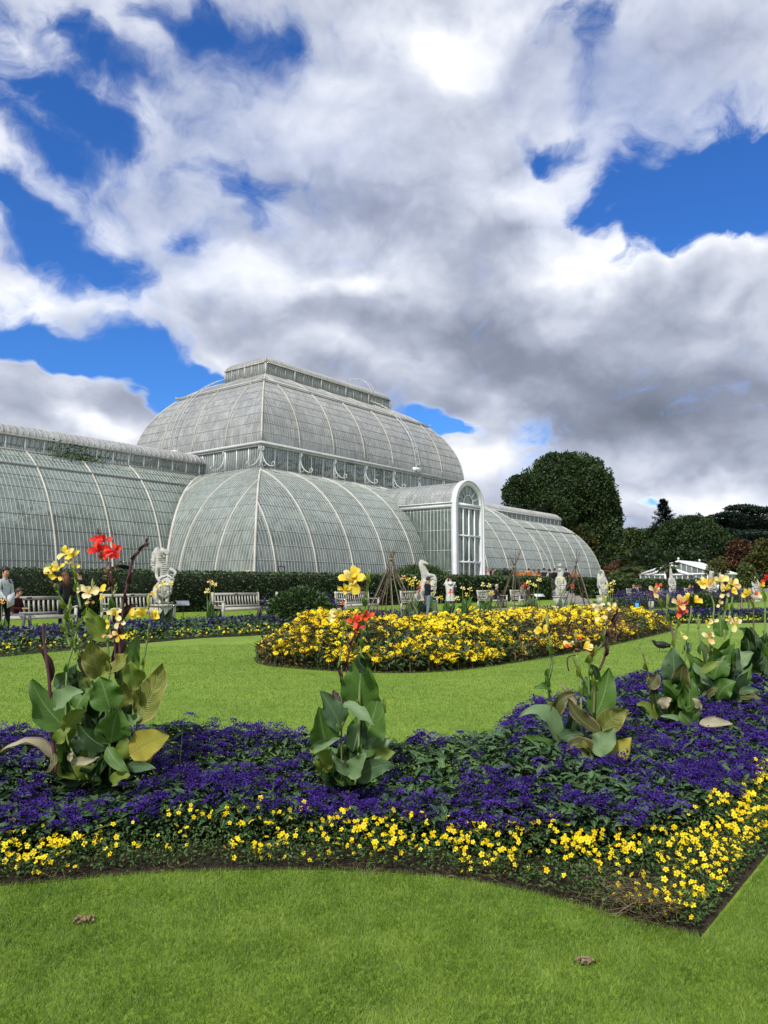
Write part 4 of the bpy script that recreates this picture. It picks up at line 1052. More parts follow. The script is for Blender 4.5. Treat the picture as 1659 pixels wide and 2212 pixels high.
class Canna:
    """a canna clump; coordinates of leaves, stems and flowers are read off a photo crop and placed in space round the clump"""
    def __init__(s,cx,sc,ox,oy,Y,basepx,label,group='canna lilies planted through the flower beds'):
        s.sc,s.ox,s.oy,s.Y=sc,ox,oy,Y
        b=s.p(*basepx); s.base=A(b[0],Y,0.0); s.k=0
        s.t=empty('canna_lily',s.base,0,label,'canna lily',group)
        s.seed=int(abs(cx))+17
        s.rs=np.random.default_rng(s.seed)
    def p(s,x,y,d=0): return P(s.ox+x/s.sc,s.oy+y/s.sc,s.Y+d)
    def m(s,w): return w/s.sc*s.Y/FPX
    def leaf(s,bx,by,tx,ty,w,c='g',bow=0,db=0,dt=-.06,turn=0,fold=.25,wav=.14,ctrl=None,label=None,curl=0):
        s.k+=1
        p0=s.p(bx,by,db); p2=s.p(tx,ty,dt)
        if ctrl: p1=s.p(ctrl[0],ctrl[1],(db+dt)/2-.03)
        else:
            dx,dy=tx-bx,ty-by; mx,my=(bx+tx)/2-dy*bow,(by+ty)/2+dx*bow
            p1=s.p(mx,my,(db+dt)/2-.02)
        n=A(-p0[0]*.15+.1,-1,.55); n/=np.linalg.norm(n)
        ax=norm(p2-p0); c_,s_=math.cos(turn),math.sin(turn)
        n=n*c_+np.cross(ax,n)*s_+ax*(ax@n)*(1-c_)
        mb=MB(); leafgrid(mb,p0,p1,p2,s.m(w)*1.08,n,CL[c],fold,wav,seed=s.seed*100+s.k,curl=curl)
        return tag(mb.build('leaf',s.t,smooth=True),label)
    def stem(s,pts,w=14,c='g',w1=None,d=None,name='stem'):
        q=np.array([s.p(x,y,(d[i] if d else 0)) for i,(x,y) in enumerate(pts)])
        q=smooth_line(q,4); r=np.linspace(s.m(w)/2,s.m(w1 or w*.7)/2,len(q))
        r=r*(1+.12*(np.arange(len(q))%4==0))
        mb=MB(); mb.tube(q,r,STK[c],8); mb.U[0][:,2]=s.rs.random()
        o=mb.build(name,s.t,smooth=True)
        if s.seed<24 and name=='stem' and len(pts)>=3 and 11<=w<25:
            for q_ in range(1,len(pts)-1):
                (x0,y0),(x1,y1)=pts[q_],pts[q_+1]; f=min(1.0,s.rs.uniform(55,95)*s.sc/3.4/max(20,math.hypot(x1-x0,y1-y0)))
                sd_=s.rs.choice([-1,1]); s.leaf(x0,y0,x0+(x1-x0)*f+sd_*w*s.rs.uniform(.6,1.6),y0+(y1-y0)*f,w*s.rs.uniform(1.6,2.6),'m' if c=='m' else 'gyy'[s.rs.integers(3)],bow=-.12*sd_,db=-.01,dt=-.03,turn=s.rs.uniform(-.8,.8),fold=.9,wav=.05)
        return o
    def flower(s,x,y,size,c='y',n=4,up=.6,d=-.03,dirs=None):
        mb=MB(); o=s.p(x,y,d); R=s.m(size)*.45
        rs=s.rs
        for i in range(n):
            a=i*2*math.pi/n+rs.uniform(-.45,.45)
            if dirs: dd=norm(A(dirs[i%len(dirs)][0],rs.uniform(-.7,.1),dirs[i%len(dirs)][1]))
            else: dd=norm(A(math.cos(a),rs.uniform(-.7,.3),math.sin(a)*.8+up))
            cc=c[i%len(c)]
            L=R*rs.uniform(1.05,1.5)
            b0=o-A(0,0,R*.25)+dd*R*.05
            tip=b0+dd*L+A(0,0,-.12*R); p1=b0+dd*L*.55+A(0,0,R*.35)
            nn=norm(A(rs.uniform(-.5,.5),-1,rs.uniform(.1,.7)))
            petal(mb,b0,p1,tip,R*rs.uniform(.6,.98),nn,PT[cc],rs)
        f=mb.build('flower',s.t,smooth=True); return f
    def buds(s,x,y,size,n=5,lean=0,c='g',spread=.35,dry=False):
        mb=MB(); o=s.p(x,y,0);L=s.m(size)
        for i in range(n):
            dd=norm(A(s.rs.normal(lean,spread),s.rs.normal(-.1,.25),1)); b=o+A(s.rs.normal(0,.05),0,s.rs.uniform(-.3,.5))*L*.6
            l=L*s.rs.uniform(.35,.7); pts=[b,b+dd*l*.3,b+dd*l*.7,b+dd*l]
            mb.tube(np.array(pts),np.array([.05,.11,.10,.01])*l,(DRYM if dry else (STEMM if c=='m' else BUDM)),6,cap=False); mb.U[-1][:,2]=s.rs.random()
        return mb.build('withered_bloom' if dry else 'bud',s.t,smooth=True)
    def dried(s,x,y,size,n=14):
        mb=MB(); o=s.p(x,y,0);L=s.m(size); O=o+s.rs.normal(0,.28,(n,3))*L*A(.7,.5,1)
        d=randdir(n,-1,.6); inst(mb,T_LEAF6,F_LEAF6Q,DRYM,O,d,L*RNG.uniform(.3,.55,n),roll=RNG.uniform(-1.5,1.5,n),SX=L*RNG.uniform(.15,.3,n))
        return mb.build('withered_bloom',s.t)
    def core(s,x0,y0,x1,y1,n,L=90,cs='dddg'):
        """upright leaves packed in the heart of the clump"""
        for i in range(n):
            x=s.rs.uniform(x0,x1);y=s.rs.uniform(y0,y1); bx=s.base_x+ (x-s.base_x)*.35
            s.leaf(bx,min(s.base_y,y+L*1.6),x,y,L*s.rs.uniform(.7,1.3),cs[s.rs.integers(len(cs))],bow=s.rs.uniform(-.25,.25),db=s.rs.uniform(.0,.14),dt=s.rs.uniform(.0,.18),turn=s.rs.uniform(-.8,.8))
def petal(mb,p0,p1,p2,wid,nrm,m,rs):
    nu,nv=4,7; t=np.linspace(0,1,nv)[:,None]; c=(1-t)**2*p0+2*t*(1-t)*p1+t*t*p2
    tg=norm(np.gradient(c,axis=0)); e=norm(np.cross(tg,nrm));n_=np.cross(e,tg); tt=t[:,0]
    w=wid*.5*(np.sin(math.pi*np.clip(tt*.86+.03,0,1))**.8+.05)*(.35+.85*tt)*1.25
    ph=rs.uniform(0,6,2);V=[];U=[];rr=rs.random()
    for i in range(nv):
        for u in np.linspace(-1,1,nu+1):
            z=.28*w[i]*u*u+wid*.13*tt[i]*math.sin(u*3+ph[0]+tt[i]*3)
            V.append(c[i]+e[i]*u*w[i]+n_[i]*z);U.append((u,tt[i],rr))
    k=nu+1; mb.add(V,[(i*k+j,i*k+j+1,(i+1)*k+j+1,(i+1)*k+j) for i in range(nv-1) for j in range(nu)],m,U)

# --- the tall clump at left (crop scale 3.666, origin 0,1124.6)
c=Canna(1,3.666,0,1124.6,4.22,(700,2000),'tall left canna clump with yellow, red and pink-cream blooms and one bent maroon shoot')
c.base_x,c.base_y=700,2060
L=c.leaf
c.core(450,1450,1050,1850,26,230,'ddgdyd'); c.core(430,1700,1100,2000,16,180,'dddd'); c.core(600,1250,950,1500,8,170,'dgd')
L(520,1640,245,1262,250,'g',bow=-.12,dt=-.05,turn=.15,fold=.2)
L(440,1480,662,1358,150,'l',bow=-.2,db=-.12,dt=-.16,turn=-.3,fold=.5,label='pale leaf folded over at the left')
L(430,1320,610,1135,150,'b',bow=.18,db=.1,dt=.15,turn=.4)
L(560,1310,650,1190,110,'d',bow=.1,db=.12,dt=.1)
L(250,1420,232,1300,60,'l',bow=.1,db=.02,dt=0,turn=.9)
L(790,1232,716,950,200,'s',bow=-.05,db=0,dt=-.08,turn=.2,fold=.35,label='broad leaf streaked yellow')
L(862,1190,1018,1038,150,'s',bow=.2,db=-.02,dt=-.1,turn=-.35,fold=.4)
L(700,1240,650,1010,110,'o',bow=-.2,db=.02,dt=0,turn=.6)
L(855,945,704,690,150,'y',bow=-.18,db=.05,dt=0,turn=.1,fold=.3)
L(870,1495,790,1232,215,'g',bow=.02,db=-.1,dt=-.12,turn=0,fold=.18)
L(955,1310,1078,905,160,'g',bow=.1,db=.08,dt=.1,turn=-.2)
L(930,1490,1052,1258,140,'s',bow=-.12,db=.02,dt=.02,turn=.25)
L(1070,1580,1292,1128,225,'s',bow=.12,db=0,dt=-.05,turn=-.25,fold=.3,label='large right leaf edged and streaked with yellow')
L(1100,1560,1230,1250,150,'g',bow=.05,db=.03,dt=.02,turn=.1)
L(1098,1320,1036,1112,160,'y',bow=-.2,db=-.05,dt=-.1,turn=.35,fold=.4)
L(545,1680,690,1505,130,'y',bow=-.35,db=-.08,dt=-.1,turn=.3)
L(600,1500,720,1320,170,'g',bow=-.1,db=.02,dt=.05,turn=-.3)
L(640,1420,600,1180,120,'d',bow=.05,db=.08,dt=.08)
L(690,1420,650,1200,120,'y',bow=.05,db=.06,dt=.1,turn=.8)
L(880,1760,945,1475,235,'g',bow=-.08,db=-.1,dt=-.14,turn=.15,fold=.35)
L(1000,1640,1080,1520,150,'l',bow=.25,db=-.02,dt=-.06,turn=-.7,fold=.8,wav=.3)
L(850,1800,620,1600,130,'d',bow=-.18,db=-.12,dt=-.16,turn=-.2,fold=.5)
L(1030,1850,1345,1700,205,'Y',bow=-.12,db=-.05,dt=-.2,turn=.25,fold=.12,wav=.05,label='yellow withering leaf at lower right of the clump')
L(1120,1930,1200,1800,110,'y',bow=.1,db=-.02,dt=-.08)
L(440,1900,0,1840,95,'x',ctrl=(230,1660),db=.02,dt=-.12,turn=.5,fold=.6,label='long dry leaf arching down to the left')
L(430,1840,365,2000,50,'o',bow=-.3,db=-.05,dt=-.08,turn=.6)
L(850,1790,1030,1995,95,'g',bow=.18,db=-.15,dt=-.2,turn=.3)
L(880,2070,1032,2015,95,'y',bow=-.15,db=-.1,dt=-.22,turn=.1)
L(1000,1960,1235,1965,75,'b',bow=-.15,db=-.06,dt=-.15,turn=.5)
L(545,1900,790,1872,60,'x',bow=.12,db=-.15,dt=-.15,turn=.7)
L(540,1900,575,1830,45,'x',bow=.1,db=-.15,dt=-.18)
L(450,1760,560,1640,90,'y',bow=-.2,db=-.1,dt=-.1)
L(960,1900,1000,1700,110,'y',bow=0,db=.0,dt=.02)
L(400,1290,245,950,62,'m',bow=.22,db=.06,dt=.02,turn=.5,fold=.7,label='curled maroon leaf')
L(930,1230,970,800,110,'m',bow=-.05,db=.1,dt=.12,turn=.4)
L(950,800,1088,662,60,'m',bow=-.35,db=.1,dt=.08,turn=.5)
c.stem([(450,2000),(415,1700),(392,1300),(365,1080),(345,930),(342,812)],30,'m',16)
c.stem([(700,2050),(560,1800),(523,1640),(530,1200),(575,1010),(612,860)],17,'g',16)
c.stem([(575,1010),(608,860),(655,760),(690,690),(700,620)],15,'o',12)
c.stem([(655,1240),(640,1100),(612,900)],14)
c.stem([(600,1040),(560,860),(520,690),(455,560),(432,500)],19,'g',14)
c.stem([(612,870),(690,680),(622,560),(598,470),(585,370)][:0] or [(640,700),(612,560),(596,470),(582,360)],19,'g',14)
c.stem([(560,1000),(520,880),(515,780),(545,700)],24,'g',20)
c.stem([(870,2050),(868,1560),(864,1200),(850,900)],19,'g',16)
c.stem([(850,900),(860,700),(905,560)],24,'g',14)
c.stem([(1080,1700),(1100,1450),(1132,1150),(1165,950),(1182,815)],17,'g',15)
c.stem([(935,1250),(960,900),(975,660),(1010,500),(1045,330),(1100,240),(1165,175)],16,'m',26)
c.stem([(915,1250),(905,800),(885,520),(868,330)],16,'m',13)
c.flower(415,395,120,'yyp',4); c.flower(465,370,95,'yp',3); c.flower(385,420,60,'y',2); c.buds(400,400,120,5,-.1); c.dried(430,500,70,6); c.flower(455,440,70,'y',2,up=-.4)
c.flower(525,255,110,'py',3); c.flower(585,275,110,'yy',4); c.flower(545,340,60,'y',2); c.flower(605,350,60,'y',2,up=-.3); c.buds(570,290,100,4,.1)
c.flower(700,565,140,'cc',4); c.flower(785,545,130,'yy',3,dirs=[(1,.4),(.6,.1),(.9,.7)]); c.flower(650,545,70,'c',2,dirs=[(-.9,.4),(-.6,-.2)]); c.flower(720,640,70,'o',2,up=-.4); c.buds(730,530,100,6,.2)
c.flower(915,740,120,'pyp',4); c.flower(1015,740,110,'y',3,dirs=[(1,.3),(.7,.7),(.5,-.1)]); c.flower(870,810,80,'y',2,dirs=[(-.6,.5),(-.3,-.7)]); c.flower(950,800,100,'cp',3,up=-.2); c.flower(940,900,80,'yo',3,up=-.5); c.flower(845,900,65,'o',2,up=-.2); c.buds(960,720,80,4)
c.flower(1140,740,130,'y',3,dirs=[(-.6,.5),(.1,.7),(-.3,.1)]); c.flower(1210,760,140,'y',3,dirs=[(.8,.6),(.3,.6),(.6,.1)]); c.buds(1180,700,130,6,.05,spread=.2)
c.flower(770,160,120,'r',4); c.flower(830,155,110,'r',4); c.flower(785,235,130,'Rr',5); c.flower(905,235,120,'rR',4); c.flower(920,290,90,'r',3); c.flower(845,280,80,'r',3); c.dried(820,310,80,10); c.dried(850,380,110,14); c.dried(880,440,110,14);c.dried(920,370,90,8)
c.buds(785,130,80,4,0,'m'); c.buds(905,570,100,5,.2,spread=.15); c.buds(550,730,140,5,.15,spread=.2); c.buds(1160,200,90,5,.6,'m',spread=.2); c.dried(625,1070,70,10)
# --- the middle clump
c=Canna(2,4.0314,603.5,1179.5,4.22,(640,2000),'middle canna with broad upright leaves, a large yellow bloom and red blooms on one stalk')
c.base_x,c.base_y=620,2090; L=c.leaf
c.core(440,1600,860,1900,14,210,'dddg')
L(690,1440,706,935,290,'g',bow=.02,db=.03,dt=-.02,turn=0,fold=.22,wav=.06,label='broad upright leaf backing the main stalk')
L(760,1080,690,945,150,'d',bow=-.3,db=-.03,dt=-.07,turn=.3,fold=.5)
L(545,1600,348,1262,190,'b',bow=.08,db=-.02,dt=-.08,turn=.2,fold=.2)
L(420,1750,345,1400,245,'g',bow=-.06,db=-.04,dt=-.1,turn=.1,fold=.2,wav=.06)
L(660,1820,860,1305,290,'g',bow=.1,db=.04,dt=.02,turn=-.15,fold=.2,wav=.05)
L(640,1790,720,1450,160,'d',bow=.02,db=.0,dt=.05)
L(880,1480,905,1330,60,'y',bow=.2,db=.04,dt=.04,turn=.8)
L(560,1372,822,1562,115,'l',bow=-.05,db=-.12,dt=-.2,turn=-.4,fold=.45)
L(400,1960,262,1770,130,'y',bow=.35,db=-.05,dt=-.12,turn=.5,fold=.8)
L(262,1790,536,1668,75,'l',bow=-.1,db=-.1,dt=-.16,turn=.5,fold=.5)
L(450,1970,330,1790,150,'g',bow=.1,db=-.02,dt=-.05,turn=-.3)
L(370,1960,300,1870,90,'y',bow=.1,db=-.06,dt=-.1)
L(620,1990,470,1822,110,'l',bow=-.25,db=-.1,dt=-.18,turn=.4,fold=.4)
L(610,1990,745,1800,150,'l',bow=.15,db=-.12,dt=-.2,turn=-.2,fold=.35)
L(650,2030,1020,1908,150,'b',bow=-.22,db=-.08,dt=-.22,turn=.35,fold=.25)
L(740,1870,985,1690,170,'l',bow=-.2,db=.02,dt=.0,turn=.2)
L(830,1850,1010,1800,110,'y',bow=-.1,db=0,dt=-.05,turn=.4)
L(600,1420,570,1190,110,'m',bow=.15,db=.06,dt=.06)
L(525,1380,470,1250,70,'m',bow=-.1,db=.05,dt=.08)
L(540,1240,492,1045,40,'m',bow=.1,db=.0,dt=-.02,turn=.7,fold=.8)
c.stem([(660,2080),(690,1800),(695,1400),(712,900),(716,770)],22,'g',20)
c.stem([(716,780),(720,640),(742,520),(770,330),(775,245)],24,'g',26)
c.stem([(545,2050),(540,1600),(548,1200),(540,1040)],16,'o',12); c.stem([(512,1060),(545,880),(560,700),(575,640)],14,'g',14)
c.stem([(570,1500),(590,1060),(620,880),(660,760),(700,690)],16,'m',13)
c.stem([(735,760),(745,690),(735,600)],18,'g',26)
c.flower(640,285,200,'yyp',5); c.flower(600,270,120,'y',3); c.flower(715,300,90,'y',2); c.flower(570,380,110,'y',4); c.dried(700,380,110,16); c.dried(640,420,80,10); c.dried(610,590,90,10); c.dried(705,560,80,8); c.flower(640,330,80,'p',2)
c.flower(515,585,140,'p',4,dirs=[(-1,.1),(-.7,.5),(-.5,-.3),(.1,.6)]); c.flower(545,510,60,'R',1,up=1); c.flower(660,640,120,'R',4,up=.1); c.flower(765,610,110,'R',4); c.flower(690,700,70,'r',3,up=-.3)
c.buds(775,300,140,6,.05,spread=.12); c.dried(600,800,90,10); c.buds(565,680,80,4,0,'g',dry=True)
# --- third clump, low and leaning
c=Canna(3,2.8157,1069.8,1234.4,4.65,(480,1130),'third canna from the left with drooping olive leaves and thin flower stalks')
c.base_x,c.base_y=520,1180; L=c.leaf
c.core(380,930,740,1100,12,120,'dgdo')
L(385,1040,145,892,105,'l',ctrl=(320,760),db=-.03,dt=-.1,turn=.2,fold=.4)
L(345,900,500,745,75,'o',ctrl=(370,750),db=-.02,dt=-.05,turn=.5,fold=.6)
L(600,890,690,585,140,'g',bow=.12,db=.02,dt=0,turn=-.1,fold=.25)
L(570,760,545,640,90,'g',bow=.1,db=.04,dt=.05,turn=.4)
L(640,980,440,770,100,'o',bow=-.22,db=-.05,dt=-.1,turn=.4,fold=.5)
L(640,960,700,870,80,'d',bow=-.1,db=.02,dt=.02)
L(650,960,815,848,125,'s',bow=-.18,db=-.02,dt=-.1,turn=.2,fold=.3,label='brown-edged leaf spreading to the right')
L(590,1090,725,950,125,'l',bow=.2,db=-.1,dt=-.15,turn=-.2,fold=.3)
L(655,1150,828,1010,130,'Y',bow=.15,db=-.06,dt=-.14,turn=.1,fold=.3)
L(370,1125,168,1008,95,'g',bow=.1,db=-.05,dt=-.12,turn=.1,fold=.3)
L(395,1020,540,1000,70,'b',bow=-.25,db=-.05,dt=-.1,turn=.4)
L(590,1140,425,1100,85,'o',ctrl=(520,980),db=-.08,dt=-.12,turn=.4,fold=.6)
L(600,1140,540,1020,60,'s',bow=-.3,db=-.1,dt=-.14)
L(720,1210,752,1135,55,'Y',bow=.1,db=-.1,dt=-.14)
L(560,1215,500,1130,60,'x',bow=.1,db=-.12,dt=-.14)
L(500,840,390,670,60,'x',bow=-.1,db=.05,dt=0,turn=.8,fold=.7)
L(345,740,235,712,55,'g',bow=.35,db=-.02,dt=-.06,turn=.5,fold=.5)
L(450,1000,480,850,70,'d',bow=.1,db=.06,dt=.06); L(700,1080,735,1000,60,'d',bow=.1,db=.02,dt=.02)
L(620,660,575,560,45,'d',bow=.2,db=0,dt=-.03)
c.stem([(395,1180),(385,1030),(340,850),(325,700),(318,640),(338,520),(324,375)],17,'g',13)
c.stem([(325,680),(352,560),(345,520)],8,'o',5)
c.stem([(530,1150),(520,760),(516,640),(495,510)],13,'g',12); c.stem([(545,680),(500,590),(470,520)],9,'o',8)
c.stem([(600,1180),(598,900),(602,700),(572,560),(590,500),(655,430),(690,220)],17,'o',13); c.stem([(572,760),(568,640),(575,550),(620,470)],11,'g',9)
c.stem([(632,600),(665,520),(685,400),(720,320),(745,220)],15,'m',13); c.stem([(668,400),(600,360),(585,330)],7,'o',6)
c.flower(290,358,80,'y',3,dirs=[(-1,0),(-.6,.3),(.4,.5)]); c.buds(322,330,100,6,-.05,spread=.16)
c.flower(455,450,75,'pR',3,dirs=[(-1,.6),(-.6,.1),(.2,.4)]); c.flower(535,460,90,'pRy',4,dirs=[(1,.1),(.6,-.2),(.5,.5),(.9,.3)]); c.flower(507,410,35,'R',2,up=1); c.buds(490,420,70,4); c.dried(500,500,55,8)
c.flower(640,225,80,'cc',3,dirs=[(-1,.1),(-.7,.4),(.2,.5)]); c.flower(640,270,60,'p',2,up=-.5); c.flower(705,215,60,'p',3); c.buds(665,200,80,5,0,spread=.2)
c.dried(745,260,80,12); c.dried(730,330,70,8); c.stem([(560,520),(470,560),(440,600)][:0] or [(490,510),(445,520),(438,560),(448,605)],6,'m',9,name='seed_stalk')
# --- clumps further along at right
def clumpR(seed,label,x0,x1,ytop,ybase,n,Y,sz,extra,cs='ggbdly',basex=None):
    c=Canna(seed,2.8157,1069.8,1234.4,Y,(basex or (x0+x1)/2,ybase),label)
    c.base_x,c.base_y=(basex or (x0+x1)/2),ybase
    for i in range(n):
        f=(i+.5)/n; r=c.rs.uniform
        side=(-1 if i%2 else 1)
        tx=(x0+x1)/2+(x1-x0)*.5*r(-1,1); ty=ytop+(ybase-ytop)*r(0,.72)
        bx=c.base_x+(tx-c.base_x)*r(.25,.6); by=min(ybase,ty+sz*r(1.6,2.6))
        c.leaf(bx,by,tx,ty,sz*r(.75,1.25),cs[c.rs.integers(len(cs))],bow=r(-.3,.3),db=r(-.15,.2),dt=r(-.25,.2),turn=r(-.7,.7),fold=r(.2,.5))
    extra(c); return c
def ex4(c):
    L=c.leaf
    L(1088,680,1078,462,135,'b',bow=.03,db=-.05,dt=-.1,fold=.2); L(1085,780,1008,668,100,'g',bow=.25,db=-.1,dt=-.15,turn=.3); L(1190,860,1205,640,95,'g',bow=-.15,db=-.12,dt=-.12,turn=.3)
    L(985,885,862,805,85,'y',bow=.15,db=-.1,dt=-.15,turn=.2); L(975,900,925,640,60,'o',bow=.05,db=-.08,dt=-.1,turn=.6); L(930,700,985,615,70,'o',bow=.3,db=-.1,dt=-.12)
    L(1225,950,1130,850,140,'g',bow=-.1,db=-.15,dt=-.2); L(1010,830,1075,775,60,'x',bow=-.3,db=-.15,dt=-.2); L(1140,905,1000,880,30,'l',bow=.1,db=-.18,dt=-.2)
    L(1240,925,1445,928,52,'x',bow=-.1,db=-.2,dt=-.25,turn=.2,label='cut pale leaf lying flat on the violet flowers'); L(1235,830,1200,770,40,'x',bow=.2,db=-.18,dt=-.2)
    L(1160,490,1190,430,45,'b',db=.05,dt=.05); L(1100,760,1150,600,90,'g',bow=.1,db=0,dt=.02)
    c.stem([(1000,930),(960,760),(925,600),(895,490)],14,'o',9); c.buds(880,470,70,5,-.1,spread=.2)
    c.stem([(1085,920),(1090,700),(1085,450),(1105,340),(1130,270)],14,'o',11); c.stem([(1085,450),(1065,300),(1010,220),(985,140)],14,'o',10)
    c.stem([(1150,600),(1170,360),(1190,260),(1192,210)],9,'g',12); c.stem([(1140,500),(1148,430)],8,'g',8)
    c.flower(970,120,80,'co',4); c.flower(992,90,45,'R',2,up=.8); c.dried(960,150,60,8); c.dried(1010,200,60,8); c.buds(1045,200,110,5,0,spread=.12); c.stem([(1040,320),(1045,200)],9,'g',9)
    c.flower(1115,195,95,'co',4); c.flower(1140,190,50,'R',2,up=.3); c.flower(1130,240,70,'R',3,up=-.1); c.flower(1175,170,80,'y',3,dirs=[(-.8,.5),(-.3,.8),(0,.2)]); c.flower(1210,180,80,'y',3,dirs=[(.9,.2),(.5,.8),(.5,0)]); c.flower(1135,390,50,'p',3,dirs=[(-.5,.9),(.1,.8),(.4,-.2)])
    c.buds(1190,150,45,3)
clumpR(4,'fourth canna clump with a red and cream bloom above grey-green leaves',960,1230,540,900,15,5.65,95,ex4,cs='gddgo')
def ex5(c):
    L=c.leaf
    L(1230,700,1160,490,85,'g',bow=.2,db=-.05,dt=-.1); L(1330,660,1440,470,120,'g',bow=-.2,db=-.1,dt=-.12,turn=.2); L(1250,620,1385,545,40,'y',bow=-.1,db=-.2,dt=-.25); L(1350,780,1465,670,110,'g',bow=-.3,db=-.1,dt=-.2,turn=.1,fold=.15)
    L(1265,775,1360,700,35,'o',bow=-.05,db=-.2,dt=-.25,turn=.5); L(1430,600,1575,495,95,'l',bow=-.15,db=-.05,dt=-.12); L(1480,740,1608,728,45,'b',bow=-.2,db=-.05,dt=-.15); L(1480,760,1620,775,45,'o',bow=-.1,db=-.05,dt=-.2)
    L(1370,300,1385,265,0.1,'g') if 0 else None
    L(1370,400,1365,265,80,'g',bow=.05,db=.15,dt=.15); L(1180,860,1180,640,80,'g',bow=-.2,db=-.15,dt=-.12)
    c.stem([(1240,850),(1270,650),(1300,500),(1315,400)],17,'g',12); c.stem([(1200,650),(1245,500),(1235,330)],12,'g',8); c.buds(1230,340,90,5,0,spread=.15)
    c.stem([(1360,620),(1400,500),(1445,340)],12,'g',10); c.buds(1395,410,70,4,0,spread=.12)
    c.flower(1300,395,75,'co',4); c.flower(1290,320,60,'py',3); c.flower(1325,305,50,'c',2,up=.5); c.flower(1425,300,60,'p',3,dirs=[(-1,.4),(-.3,.6),(0,.1)]); c.flower(1460,310,75,'cp',4)
clumpR(5,'fifth canna clump with several pale cream blooms low among glossy leaves',1180,1560,400,800,22,6.7,85,ex5,cs='ggdbl')
def ex6(c):
    c.stem([(1370,400),(1400,240),(1418,130)],11,'g',13); c.stem([(1395,400),(1430,240),(1450,110)],11,'g',11); c.stem([(1320,330),(1330,200),(1290,110)],9,'g',9); c.stem([(1570,420),(1570,230),(1555,170)],11,'o',9)
    c.stem([(1640,420),(1640,180),(1628,90)],11,'g',10); c.stem([(1352,380),(1362,240),(1380,90)],9,'o',9)
    c.flower(1265,75,80,'yp',4); c.flower(1305,75,80,'yo',4); c.flower(1370,55,90,'pc',4); c.flower(1440,75,80,'po',4); c.flower(1405,110,60,'y',3,dirs=[(-.3,.9),(-.8,.5),(.2,.4)]); c.flower(1435,120,60,'y',3,dirs=[(.9,.3),(.5,-.2),(.5,.7)]); c.flower(1400,135,50,'c',2,up=-.3)
    c.flower(1365,195,45,'co',3); c.flower(1540,140,75,'yy',3,dirs=[(-.6,.7),(.2,.9),(-1,0)]); c.flower(1575,140,60,'cR',3,dirs=[(1,.2),(.6,.6),(.8,-.2)]); c.flower(1620,90,55,'y',2); c.flower(1650,45,60,'r',3)
    c.dried(1390,190,50,8); c.dried(1565,190,50,8); c.dried(1280,110,40,5)
clumpR(6,'farthest canna clump at the right edge, dark leaves under tall yellow blooms',1440,1760,320,640,22,8.0,90,ex6,cs='gdgdb',basex=1600)
# slender seedling weed in the violet bed
def weed(px,py,Y,h):
    mb=MB(); b=P(px,py,Y); b[2]=.2
    mb.tube([b,b+A(-.01,0,h*.5),b+A(0,0,h)],[.003,.0025,.002],STEM,5)
    o=b+A(0,0,h*.95)
    inst(mb,T_LEAF,F_LEAF,CL['g'],np.tile(o,(5,1)),norm(np.array([(-1,0,.9),(1,-.1,.7),(.1,0,1),(-.8,-.3,-.1),(.7,-.4,.1)],float)),np.array([.09,.08,.05,.03,.03]),SX=np.array([.012]*5))
    tag(mb.build('weed_seedling'),'thin dark seedling with two narrow leaves left of the middle canna','weed')
weed(393,1640,4.4,.3)
# distant cannas in the beds round the lawn
def farcanna(px,topy,Y,wpx,heads_,seed,label,h0=0):
    """heads_: list of (dx px, y px, colour)"""
    c=Canna(seed,1.0,0,0,Y,(px,1340),label,'small cannas along the far beds'); by=1106+FPX*math.tan(math.atan(CAMZ/Y)+PITCH)
    r=c.rs.uniform
    for i in range(7):
        tx=px+r(-.5,.5)*wpx; ty=by-(by-topy)*r(.18,.6); L_=wpx*r(.28,.42)
        c.leaf(px+(tx-px)*.3,by-2,tx,ty,L_,'gdbg'[i%4],bow=r(-.2,.2),db=r(-.1,.1),dt=r(-.3,.1),turn=r(-.6,.6))
    for i,(dx,y,cc) in enumerate(heads_):
        c.stem([(px+dx*.3,by),(px+dx*.8,(by+y)/2),(px+dx,y)],M(1,1)*0+1.5*24/Y+.4,'go'[i%2])
        c.flower(px+dx,y,8.5*24/Y+3.5,cc,3); c.flower(px+dx+3,y+4,6*24/Y+2,cc,2)
    return c
farcanna(352,1265,21,55,[(-22,1283,'yo'),(-12,1270,'py'),(0,1262,'py'),(15,1260,'p')],31,'small pale yellow canna in front of the dragon statue')
farcanna(455,1255,24,44,[(-8,1276,'p'),(8,1262,'py'),(-1,1256,'co')],32,'small pale yellow canna beside the slatted bench and the white sign')
farcanna(0,1290,19,34,[(4,1300,'o')],33,'leafy canna at the very left edge below the standing boy')
farcanna(200,1300,20,60,[(20,1290,'m' if 0 else 'y')],34,'green canna behind the left clump near the first bench')
